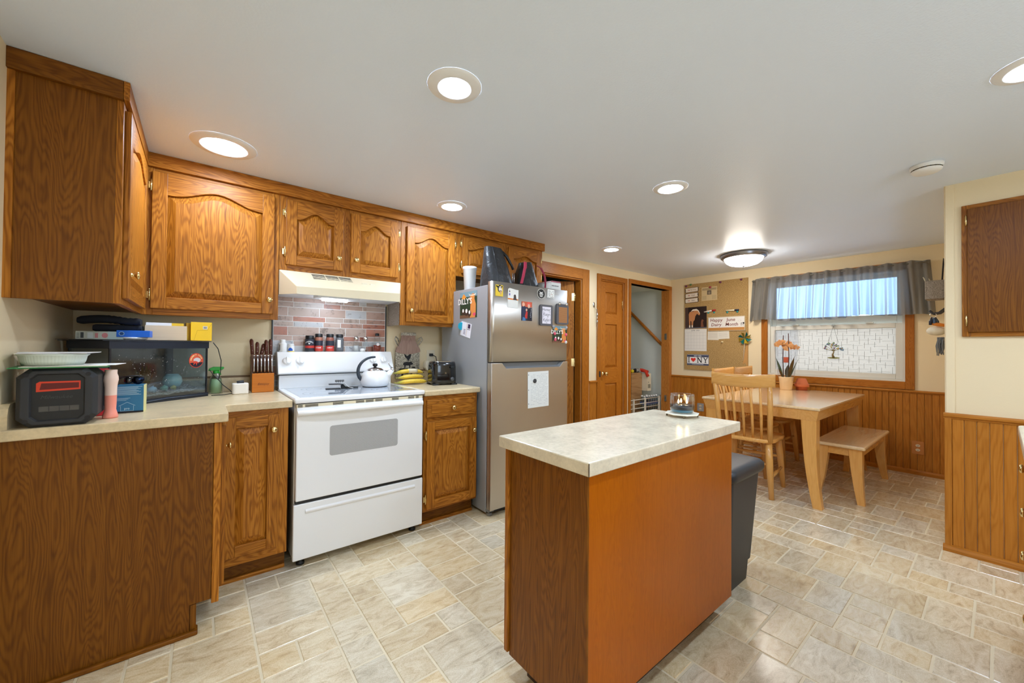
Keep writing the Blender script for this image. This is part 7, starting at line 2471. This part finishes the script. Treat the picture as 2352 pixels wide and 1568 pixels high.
def horse(m, w, h):
    rect(m, -w / 2, -w / 2 + 0.045, -h / 2, h / 2, 0.0, 3)
    rect(m, -w / 2, w / 2, -h / 2, -h / 2 + 0.012, 0.0001, 4)
    S = 1.0
    body = [(-0.095, -0.13), (-0.098, -0.02), (-0.10, 0.05), (-0.085, 0.085), (-0.03, 0.09), (0.0, 0.118), (0.035, 0.105), (0.062, 0.06), (0.060, 0.035), (0.045, 0.03), (0.02, 0.055), (-0.005, 0.02), (-0.015, -0.03), (-0.035, -0.055), (-0.042, -0.135), (-0.058, -0.135), (-0.062, -0.05), (-0.076, -0.04), (-0.078, -0.135)]
    blob(m, body, 0.0003, 0)
    blob(m, [(-0.07, 0.09), (-0.04, 0.118), (0.015, 0.122), (0.045, 0.095), (0.06, 0.05), (0.054, 0.05), (0.03, 0.095), (-0.02, 0.1)], 0.0005, 1)
    for x_ in (-0.087, -0.05):
        rect(m, x_ - 0.009, x_ + 0.009, -0.137, -0.105, 0.0006, 1)
    blob(m, [(0.07, -0.135), (0.075, -0.06), (0.085, -0.03), (0.10, -0.032), (0.112, -0.045), (0.10, -0.07), (0.112, -0.135)], 0.0005, 2)
t_ = pin('wall_calendar', 'june wall calendar with a horse and dog photo on the cork board', 'calendar', 2.826, 2.521, 1.488, 1.790, P((44, 30, 26), 0.4), horse, (P((196, 132, 84)), P((236, 222, 204)), P((120, 74, 50)), P((76, 54, 46)), P((96, 100, 112))), tilt=0.01)
def calp(m, w, h):
    write(m, 'JUNE  2025', 0.024, 0, h / 2 - 0.022, 0, 0)
    for q in range(8):
        x_ = -w / 2 + 0.008 + q * (w - 0.016) / 7
        rect(m, x_ - 0.0006, x_ + 0.0006, -h / 2 + 0.03, h / 2 - 0.05, 0, 1)
    for q in range(6):
        z_ = -h / 2 + 0.03 + q * (h - 0.08) / 5
        rect(m, -w / 2 + 0.008, w / 2 - 0.008, z_ - 0.0006, z_ + 0.0006, 0, 1)
Tq = face_T((XC - 0.0008, 2.676, 1.325), '-x')
mb = MB(Tq)
mb.prism([(-0.156, -0.155), (0.155, -0.157), (0.156, 0.152), (-0.156, 0.155)], 'z', 0, 0.002)
mb.build('page', P((232, 228, 220)), t_)
mb = MB(Tq @ Matrix.Translation((0, 0, 0.0024)))
calp(mb, 0.31, 0.31)
mb.build('page_print', [P((70, 66, 64)), P((170, 168, 164))], t_)
def wbd(m, w, h):
    rect(m, -w / 2 + 0.010, w / 2 - 0.010, -h / 2 + 0.045, h / 2 - 0.010, 0, 0)
    rect(m, -w / 2 + 0.010, w / 2 - 0.010, -h / 2 + 0.008, -h / 2 + 0.045, 0, 1)
    write(m, 'Happy   June', 0.062, -0.045, 0.050, 0.0005, 2, bold=0.012, shear=0.1)
    write(m, 'Dairy   Month', 0.060, -0.020, -0.012, 0.0005, 2, bold=0.012, shear=0.1)
    disc(m, 0.198, -0.005, 0.022, 0.014, 0.0005, 3)
    disc(m, 0.198, -0.005, 0.020, 0.012, 0.0007, 0)
    disc(m, 0.215, 0.0, 0.010, 0.012, 0.0008, 3)
    disc(m, 0.192, -0.003, 0.006, 0.006, 0.0009, 3)
    for x_ in (0.183, 0.192, 0.205, 0.213):
        rect(m, x_ - 0.0012, x_ + 0.0012, -0.034, -0.012, 0.0006, 3)
    for q in range(14):
        a = 0.5 * q
        rect(m, 0.168 + 0.016 * math.cos(a) - 0.0008, 0.168 + 0.016 * math.cos(a) + 0.0008, 0.032 + 0.010 * math.sin(a), 0.0345 + 0.010 * math.sin(a), 0.0006, 3)
pin('message_board', 'small whiteboard with a handwritten june greeting on the cork board', 'whiteboard', 2.500, 2.031, 1.442, 1.634, P((196, 176, 140), 0.5), wbd, (P((238, 234, 228), 0.3), P((196, 136, 70)), P((130, 70, 60)), 'ink'), th=0.010)
for k, (y0, y1, z_, c1, c2, lab) in enumerate(((2.550, 2.396, 1.718, (236, 232, 226), (190, 40, 44), 'red-capped dry-erase marker above the calendar on the cork board'), (2.262, 2.106, 1.710, (238, 226, 190), (40, 50, 76), 'navy-capped dry-erase marker above the whiteboard on the cork board'))):
    t_ = thing('marker', lab, 'marker', (XC - 0.012, (y0 + y1) / 2, z_), 0, 'markers on the cork board')
    sl = 0.02 if k == 0 else 0.0
    ym = y0 + (y1 - y0) * 0.68
    MB().tube([(XC - 0.013, y0, z_ - sl / 2), (XC - 0.013, ym, z_ + sl * 0.2)], 0.0095, 12).build('barrel', P(c1, 0.35), t_)
    MB().tube([(XC - 0.013, ym, z_ + sl * 0.2), (XC - 0.013, y1, z_ + sl / 2)], 0.0105, 12).build('cap', P(c2, 0.35), t_)
    for yy_ in ((y0 + ym) / 2, (ym + y1) / 2) if k == 0 else (y0 - 0.012, y1 + 0.02):
        MB().ball((XC - 0.006, yy_, z_ - 0.022), 0.013, 10, sx=0.5).build('clip_magnet', P((40, 150, 150), 0.35), t_)
pin('note_paper', 'left white note slip pinned below the whiteboard', 'paper', 2.507, 2.36, 1.322, 1.443, P((228, 220, 204), 0.8), lambda m, w, h: [rect(m, -w / 2 + 0.01, w / 2 - 0.02, 0.03 - q * 0.012, 0.0315 - q * 0.012, 0, 0) for q in range(6)], (P((170, 164, 154)),), tilt=-0.03)
pin('note_paper', 'right white note slip pinned below the whiteboard', 'paper', 2.37, 2.226, 1.336, 1.440, P((234, 228, 214), 0.8), lambda m, w, h: [rect(m, -w / 2 + 0.01, w / 2 - 0.02, 0.03 - q * 0.012, 0.0315 - q * 0.012, 0, 0) for q in range(6)], (P((170, 164, 154)),), tilt=0.05, out=0.0016)
def plate(m, w, h):
    m.poly([(p[0], p[1], 0.0) for p in rrect(w - 0.010, h - 0.010, 0.012)], 1)
    rect(m, -w / 2 + 0.006, w / 2 - 0.006, h / 2 - 0.036, h / 2 - 0.008, 0.0003, 2)
    rect(m, -w / 2 + 0.006, w / 2 - 0.006, -h / 2 + 0.006, -h / 2 + 0.024, 0.0003, 2)
    write(m, 'NEW YORK', 0.020, 0, h / 2 - 0.022, 0.0006, 1, bold=0.02)
    for q in range(18):
        rect(m, -0.08 + q * 0.009, -0.075 + q * 0.009, -h / 2 + 0.012, -h / 2 + 0.018, 0.0006, 1)
    a, t1, s1 = 0.036, 0.0075, 0.014      # slab-serif I, N, Y
    yb, yt = -0.037, 0.033
    def bar(x0, y0, x1, y1, wd):
        dx_, dy_ = x1 - x0, y1 - y0
        l_ = math.hypot(dx_, dy_)
        nx_, ny_ = -dy_ / l_ * wd / 2, dx_ / l_ * wd / 2
        m.add([(x0 - nx_, y0 - ny_, 0.0007), (x1 - nx_, y1 - ny_, 0.0007), (x1 + nx_, y1 + ny_, 0.0007), (x0 + nx_, y0 + ny_, 0.0007)], [(0, 1, 2, 3)], 3)
    def serif(x, y, w_=0.026):
        rect(m, x - w_ / 2, x + w_ / 2, y - 0.003, y + 0.003, 0.0007, 3)
    bar(-0.125, yb, -0.125, yt, 0.011)
    serif(-0.125, yb, 0.034); serif(-0.125, yt, 0.034)
    heart(m, -0.062, 0.002, 0.037, 0.0007, 4)
    bar(0.002, yb, 0.002, yt, 0.009); bar(0.052, yb, 0.052, yt, 0.009); bar(0.002, yt, 0.052, yb, 0.013)
    serif(0.002, yb); serif(-0.002, yt); serif(0.054, yt)
    bar(0.108, yb, 0.108, -0.004, 0.011); bar(0.108, -0.004, 0.086, yt, 0.011); bar(0.108, -0.004, 0.132, yt, 0.009)
    serif(0.108, yb, 0.032); serif(0.084, yt); serif(0.134, yt, 0.024)
pin('license_plate', 'white souvenir licence plate with a red heart at the bottom of the cork board', 'license plate', 2.798, 2.489, 0.968, 1.121, P((92, 92, 112), 0.4), plate, ('ink', P((238, 238, 236), 0.4), P((60, 66, 92)), P((34, 32, 34)), P((226, 50, 36))), th=0.002, outline=rrect(0.309, 0.153, 0.015))
pw = thing('pinwheel', 'teal and gold foil pinwheel on a white stick at the cork board edge', 'pinwheel', (XC - 0.03, 2.04, 1.06))
MB().tube([(XC - 0.012, 2.033, 1.34), (XC - 0.008, 2.053, 1.058)], 0.0035, 6).build('stick', P((228, 216, 196), 0.5), pw)
for k in range(8):
    a = 2 * PI * k / 8 + 0.2
    c, s_ = math.cos(a), math.sin(a)
    L_ = 0.085
    cy, cz = 2.033, 1.342
    p0 = (XC - 0.022, cy, cz)
    p1 = (XC - 0.016, cy + L_ * c, cz + L_ * s_)
    p2 = (XC - 0.040, cy + 0.75 * L_ * math.cos(a + 0.55), cz + 0.75 * L_ * math.sin(a + 0.55))
    MB().add([p0, p1, p2], [(0, 1, 2)]).build('vane', plain('foil_%d' % k, (30, 130, 130) if k % 2 == 0 else (190, 160, 40), 0.25, 0.7), pw)
for k, (y_, z_, c_, lab) in enumerate(((2.811, 2.097, (120, 62, 96), 'purple push pin at the top left corner of the cork board'), (2.340, 2.098, (120, 62, 96), 'purple push pin at the top middle of the cork board'), (2.082, 2.101, (120, 62, 96), 'purple push pin at the top right of the cork board'), (2.745, 2.112, (90, 140, 90), 'green push pin near the top left of the cork board'), (2.473, 2.045, (176, 70, 86), 'pink push pin holding the newspaper clipping'), (2.315, 1.293, (226, 206, 160), 'cream push pin below the note slips on the cork board'))):
    mb = MB()
    mb.lathe([(0.0145, 0.0), (0.013, -0.004), (0.006, -0.008), (0.006, -0.016), (0.010, -0.020), (0.0, -0.021)], (XC - 0.0004 - (0.0018 if k == 4 else 0), y_, z_), 14, 'x')
    tag(mb.build('push_pin', P(c_, 0.3), None, loc=(XC - 0.001, y_, z_)), lab, 'push pin', 'push pins on the cork board')

# ------------------------------------------------------------------ back wall bits
wc = thing('key_hook', 'small metal hook with hanging chains on the wall between the doors', 'hook', (3.70, YB - 0.01, 1.6))
mb = MB()
mb.lathe([(0.0, 0.0), (0.022, 0.0), (0.022, -0.003), (0.0, -0.004)], (3.69, YB - 0.001, 1.72), 14, 'y', cap=False, sx=1.5, sy=0.8)
mb.tube([(3.69, YB - 0.004, 1.72), (3.69, YB - 0.03, 1.67), (3.71, YB - 0.03, 1.655), (3.725, YB - 0.028, 1.67)], 0.004, 6)
mb.build('hook', 'nickel', wc)
for x_, z0_ in ((3.722, 1.46), (3.735, 1.22)):
    MB().tube([(3.722, YB - 0.028, 1.665), (x_, YB - 0.02, (1.66 + z0_) / 2), (x_, YB - 0.016, z0_)], 0.0016, 5).build('chain', 'nickel', wc)
for z_ in (1.60, 1.52):
    MB().lathe([(0.0, 0.02), (0.008, 0.012), (0.009, -0.01), (0.0, -0.02)], (3.728, YB - 0.024, z_), 8, cap=False).build('charm', 'nickel', wc)

# wall outlets on the window wall
for nm, y_, z_, w_, h_, pc, lab in (('wall_outlet', 0.500, 0.263, 0.082, 0.125, (186, 118, 56), 'wood-tone double outlet low on the wainscot right of the bench'), ('wall_outlet', 2.604, 0.388, 0.09, 0.11, (150, 150, 150), 'grey outlet low on the wainscot behind the dining chairs')):
    t_ = thing(nm, lab, 'outlet', (XW - 0.012, y_, z_ - h_ / 2))
    mb = MB(face_T((XW - 0.0105, y_, z_), '-x'))
    mb.prism(rrect(w_, h_, 0.008), 'z', 0, 0.005)
    mb.build('plate', P(pc, 0.4), t_, bevel=0.001)
    for dz_ in (0.021, -0.021):
        mb = MB(face_T((XW - 0.0158, y_, z_ + dz_), '-x'))
        mb.prism([(0.016 * math.cos(2 * PI * q / 16), 0.013 * math.sin(2 * PI * q / 16)) for q in range(16)], 'z', 0, 0.002)
        mb.build('socket', P((222, 206, 176), 0.35), t_)
        mb = MB(face_T((XW - 0.0182, y_, z_ + dz_), '-x'))
        rect(mb, -0.007, -0.004, -0.001, 0.006)
        rect(mb, 0.004, 0.007, -0.001, 0.006)
        disc(mb, 0, -0.006, 0.003, 0.003, 0, 0, 8)
        mb.build('slots', 'ink', t_)

# organiser on the side of the partition block
og = thing('mail_organizer', 'grey wooden mail organizer with key hooks on the nook wall', 'organizer', (4.02, YP + 0.02, 1.5))
MB().box(3.93, 4.11, YP + 0.001, YP + 0.024, 1.505, 1.83).build('back_board', 'greywood', og, bevel=0.002)
mb = MB()
mb.box(3.94, 4.10, YP + 0.112, YP + 0.120, 1.565, 1.692)
mb.box(3.94, 3.948, YP + 0.024, YP + 0.112, 1.565, 1.692)
mb.box(4.092, 4.10, YP + 0.024, YP + 0.112, 1.565, 1.692)
mb.box(3.948, 4.092, YP + 0.024, YP + 0.112, 1.565, 1.573)
mb.build('pocket', 'greywood', og, bevel=0.0015)
for x_ in (3.96, 4.02, 4.08):
    MB().tube([(x_, YP + 0.024, 1.50), (x_, YP + 0.055, 1.47), (x_, YP + 0.085, 1.465), (x_, YP + 0.10, 1.485)], [0.006, 0.006, 0.006, 0.008], 8).build('hook', P((58, 56, 56), 0.4), og)
for k, (y_, x_, lean, h_, c_, lab) in enumerate(((YP + 0.10, 4.0, 0.03, 0.10, (226, 214, 186), 'cream envelope leaning out of the mail organizer'), (YP + 0.085, 4.03, 0.02, 0.09, (206, 192, 160), 'tan envelope behind the cream one in the mail organizer'), (YP + 0.045, 4.02, -0.01, 0.22, (40, 38, 42), 'tall black booklet standing in the mail organizer'))):
    mb = MB()
    z0_ = 1.574
    mb.hexa([(x_ - 0.04, y_ - 0.0015 - lean * 0.5, z0_), (x_ + 0.04, y_ - 0.0015 - lean * 0.5, z0_), (x_ + 0.04, y_ + 0.0015 - lean * 0.5, z0_), (x_ - 0.04, y_ + 0.0015 - lean * 0.5, z0_)],
            [(x_ - 0.04, y_ - 0.0015 + lean, z0_ + h_ + 0.05), (x_ + 0.04, y_ - 0.0015 + lean, z0_ + h_ + 0.05), (x_ + 0.04, y_ + 0.0015 + lean, z0_ + h_ + 0.05), (x_ - 0.04, y_ + 0.0015 + lean, z0_ + h_ + 0.05)])
    tag(mb.build('envelope' if k < 2 else 'booklet', P(c_, 0.6), None), lab, 'envelope' if k < 2 else 'booklet')
kc = thing('key_bunch', 'bunch of keys with dark fobs hanging from the organizer', 'keys', (3.96, YP + 0.085, 1.38))
MB().tube([(3.96, YP + 0.082 + 0.016 * math.cos(2 * PI * q / 12), 1.452 + 0.016 * math.sin(2 * PI * q / 12)) for q in range(12)], 0.0022, 6, closed=True).build('ring', 'chrome', kc)
for k, (dy, c_) in enumerate(((0.012, (36, 40, 56)), (-0.004, (70, 90, 120)), (-0.018, (60, 62, 66)))):
    mb = MB()
    mb.tube([(3.96 + 0.006 * k, YP + 0.082 + dy * 0.5, 1.44), (3.96 + 0.006 * k, YP + 0.082 + dy, 1.41), (3.96 + 0.006 * k, YP + 0.082 + dy * 1.2, 1.385)], [0.003, 0.010, 0.007], 8)
    mb.build('fob', P(c_, 0.35), kc)
cp = thing('baseball_cap', 'white cap with an orange band hanging from the organizer', 'cap', (4.0, YP + 0.065, 1.30))
mb = MB()
mb.ball((4.0, YP + 0.07, 1.345), 0.052, 16, sx=1.0, sy=0.95, sz=0.62)
mb.build('crown', P((232, 222, 198), 0.7), cp)
MB().tube([(3.97, YP + 0.018, 1.378), (3.965, YP + 0.06, 1.388), (3.97, YP + 0.095, 1.395)], [0.010, 0.013, 0.008], 8).build('orange_band', P((224, 130, 40), 0.6), cp)
ls = MB()
rr = random.Random(17)
for k in range(22):
    y_ = YP + 0.03 + rr.uniform(0, 0.035)
    x_ = 3.97 + rr.uniform(-0.02, 0.03)
    ls.tube([(x_, y_ * 1.0, 1.30), (x_ + rr.uniform(-0.01, 0.01), y_ + rr.uniform(-0.01, 0.012), 1.24), (x_ + rr.uniform(-0.01, 0.01), y_ + rr.uniform(-0.012, 0.012), 1.17 + rr.uniform(0, 0.03))], 0.003, 5)
lo_ = ls.build('tassel', P((120, 122, 122), 0.8), None)
tag(lo_, 'grey braided tassel hanging below the white cap', 'tassel')

# ------------------------------------------------------------------ cabinet on the partition and sink run
c = thing('wall_cabinet', 'flush oak cabinet with a plain door set into the cream partition wall', 'cabinet', (XP - 0.01, -0.1, 1.29))
b = MB()
b.box(XP - 0.018, XP, 0.107, 0.14, 1.293, 2.072)
b.box(XP - 0.018, XP, -0.33, 0.107, 1.293, 1.325, mi=1)
b.box(XP - 0.018, XP, -0.33, 0.107, 2.042, 2.072, mi=1)
b.box(XP - 0.018, XP, -0.36, -0.33, 1.293, 2.072)
b.build('face_frame', ['oak_z', 'oak_y'], c, bevel=0.002)
d = MB().box(XP - 0.034, XP - 0.018, -0.345, 0.118, 1.318, 2.046).build('door', 'oakdk_z', c, bevel=0.003)
for z_ in (1.98, 1.385):
    hinge_at(d, TXm(XP - 0.02, 0.122, z_) @ Matrix.Scale(-1, 4, (1, 0, 0)))

sk = thing('sink_cabinet', 'oak sink base cabinet at the right edge, showing only its brass knobs', 'cabinet', (1.9, -0.4, 0))
MB().box(1.26, 2.53, -0.70, -0.086, 0.10, 0.874).build('carcass', 'oak_z', sk)
MB().box(1.26, 2.53, -0.64, -0.15, 0.0022, 0.10).build('toe_kick', 'oakdk_x', sk)
for x0_, x1_, z0_, z1_, kx_, kz_ in ((2.13, 2.51, 0.715, 0.855, 2.335, 0.784), (2.13, 2.51, 0.58, 0.70, 2.25, 0.648), (2.13, 2.51, 0.42, 0.565, 2.245, 0.50), (1.62, 2.11, 0.45, 0.855, 1.84, 0.549), (1.62, 2.11, 0.13, 0.435, 2.045, 0.364)):
    d = MB().box(x0_, x1_, -0.086, -0.069, z0_, z1_).build('drawer', 'oak_x', sk, bevel=0.005)
    knob_at(d, Matrix.Translation((kx_, -0.0695, kz_)) @ Matrix.Rotation(PI, 4, 'Z'))
sw_ = thing('countertop', 'pale laminate worktop corner over the sink cabinet at the right edge', 'countertop', (1.9, -0.38, 0.876))
mb = MB()
mb.prism([(1.2, -0.74), (2.57, -0.74), (2.57, -0.057), (2.566, -0.048), (2.557, -0.044), (1.2, -0.044)], 'z', 0.876, 0.914)
mb.build('slab', 'lam_island', sw_, bevel=0.006)

# ------------------------------------------------------------------ stairwell
hr = thing('handrail', 'round wooden handrail sloping down the stairwell wall', 'handrail', (5.44, 3.4, 1.2))
MB().tube([(5.435, 3.95, 1.985), (5.435, 3.105, 1.185)], 0.022, 12).build('rail', 'door_y', hr)
for y_ in (3.16, 3.75):
    z_ = 1.185 + (y_ - 3.105) * 0.947
    MB().tube([(5.435, y_, z_ - 0.015), (5.44, y_, z_ - 0.07), (5.479, y_, z_ - 0.085)], [0.006, 0.006, 0.012], 8).build('bracket', 'black', hr)
bx = thing('cardboard_box', 'brown printed cardboard box in the stairwell behind the rack', 'box', (5.17, 3.5, 0))
MB().box(4.98, 5.25, 3.40, 3.66, 0.0022, 0.83).build('box', wood('kraft_wood_print', (120, 84, 50), (176, 136, 92), (196, 158, 112), 'x', ring=6, rough=0.8, coat=0), bx)
mb = MB(face_T((5.30, 3.399, 0.70), '-y'))
mb.prism([(-0.048, -0.14), (0.05, -0.14), (0.05, 0.12), (-0.048, 0.12)], 'z', 0, 0.09)
mb.build('white_carton', P((226, 216, 190), 0.7), bx)
mb = MB(face_T((5.30, 3.308, 0.66), '-y'))
rect(mb, -0.03, 0.035, -0.06, 0.0)
rect(mb, -0.025, -0.005, 0.02, 0.035)
mb.build('print', P((150, 146, 128)), bx)
for nm, p_, r_, c_, lab, cat in (('ball', (5.06, 3.52, 0.83 + 0.055), 0.053, (50, 86, 160), 'blue ball on top of the cardboard box in the stairwell', 'ball'), ('ball', (5.04, 3.44, 0.831 + 0.028), 0.027, (226, 206, 40), 'small yellow ball on top of the cardboard box', 'ball')):
    if nm == 'ball' and r_ < 0.03:
        p_ = (5.025, 3.42, 0.83 + 0.028)
    mb = MB()
    mb.ball(p_, r_, 18)
    tag(mb.build(nm, P(c_, 0.35), None), lab, cat)
ty = thing('plush_toy', 'black and white striped plush toy with red legs on the cardboard box', 'toy', (5.2, 3.44, 0.831))
mb = MB()
mb.ball((5.13, 3.435, 0.866), 0.032, 12, sx=1.5, sz=0.9)
mb.ball((5.18, 3.43, 0.866), 0.034, 12, sx=1.3, sz=0.9)
mb.build('body', P((36, 34, 36), 0.9), ty)
mb = MB()
for k in range(4):
    mb.tube([(5.115 + k * 0.026, 3.40, 0.85), (5.12 + k * 0.026, 3.396, 0.875), (5.125 + k * 0.026, 3.41, 0.892)], 0.005, 6)
mb.build('stripes', P((226, 220, 214), 0.9), ty)
mb = MB()
mb.tube([(5.20, 3.41, 0.875), (5.25, 3.39, 0.865), (5.31, 3.37, 0.850), (5.345, 3.36, 0.842)], [0.02, 0.026, 0.022, 0.02], 10)
mb.tube([(5.22, 3.39, 0.86), (5.24, 3.33, 0.85), (5.24, 3.29, 0.78)], [0.02, 0.02, 0.024], 10)
mb.build('red_legs', P((206, 56, 34), 0.8), ty)
# case of water bottles
for k in range(8):
    x_, y_ = 5.06 + 0.062 * (k % 6), 3.235 + 0.066 * (k // 6)
    if k >= 6:
        x_ = 5.10 + 0.12 * (k - 6)
    t_ = thing('water_bottle', 'clear plastic water bottle number %s in the case behind the rack, from the left' % (ords + ['seventh', 'eighth'])[k], 'bottle', (x_, y_, 0.27), 0, 'water bottles in the stairwell')
    mb = MB()
    mb.lathe([(0.028, 0.0), (0.0305, 0.006), (0.0305, 0.05), (0.028, 0.055), (0.0305, 0.06), (0.0305, 0.14), (0.026, 0.165), (0.013, 0.19), (0.013, 0.2)], (x_, y_, 0.292), 14)
    mb.build('bottle', clear_mat('bottle_plastic', (214, 226, 232), 0.35, 0.15) if k == 0 else bpy.data.materials['bottle_plastic'], t_)
    MB().lathe([(0.0145, 0.198), (0.0145, 0.214), (0, 0.215)], (x_, y_, 0.292), 12, cap=False).build('cap', 'whitemat', t_)
    MB().lathe([(0.0308, 0.085), (0.0308, 0.125)], (x_, y_, 0.292), 14, cap=False).build('label', P((96, 110, 150), 0.4), t_)
mb = MB()
mb.box(5.02, 5.42, 3.20, 3.34, 0.0022, 0.29)
tag(mb.build('crate', P((150, 112, 76), 0.7), None), 'low brown carton carrying the water bottles in the stairwell', 'box')
gt = thing('wire_rack', 'white wire shelf rack standing across the stair opening', 'rack', (5.1, 3.17, 0.0))
wr = P((226, 222, 208), 0.35)
for z_ in (0.475, 0.415, 0.355, 0.295, 0.235, 0.175, 0.115):
    MB().tube([(4.62, 3.185, z_), (5.37, 3.185, z_ - 0.0)], 0.0055, 8).build('wire', wr, gt)
for x_ in (4.72, 5.00, 5.365):
    MB().box(x_ - 0.012, x_ + 0.012, 3.176, 3.196, 0.0022, 0.49).build('upright', wr, gt, bevel=0.003)
MB().tube([(5.365, 3.18, 0.482), (5.395, 3.18, 0.488), (5.398, 3.19, 0.50)], [0.005, 0.008, 0.008], 8).build('latch', 'nickel', gt)
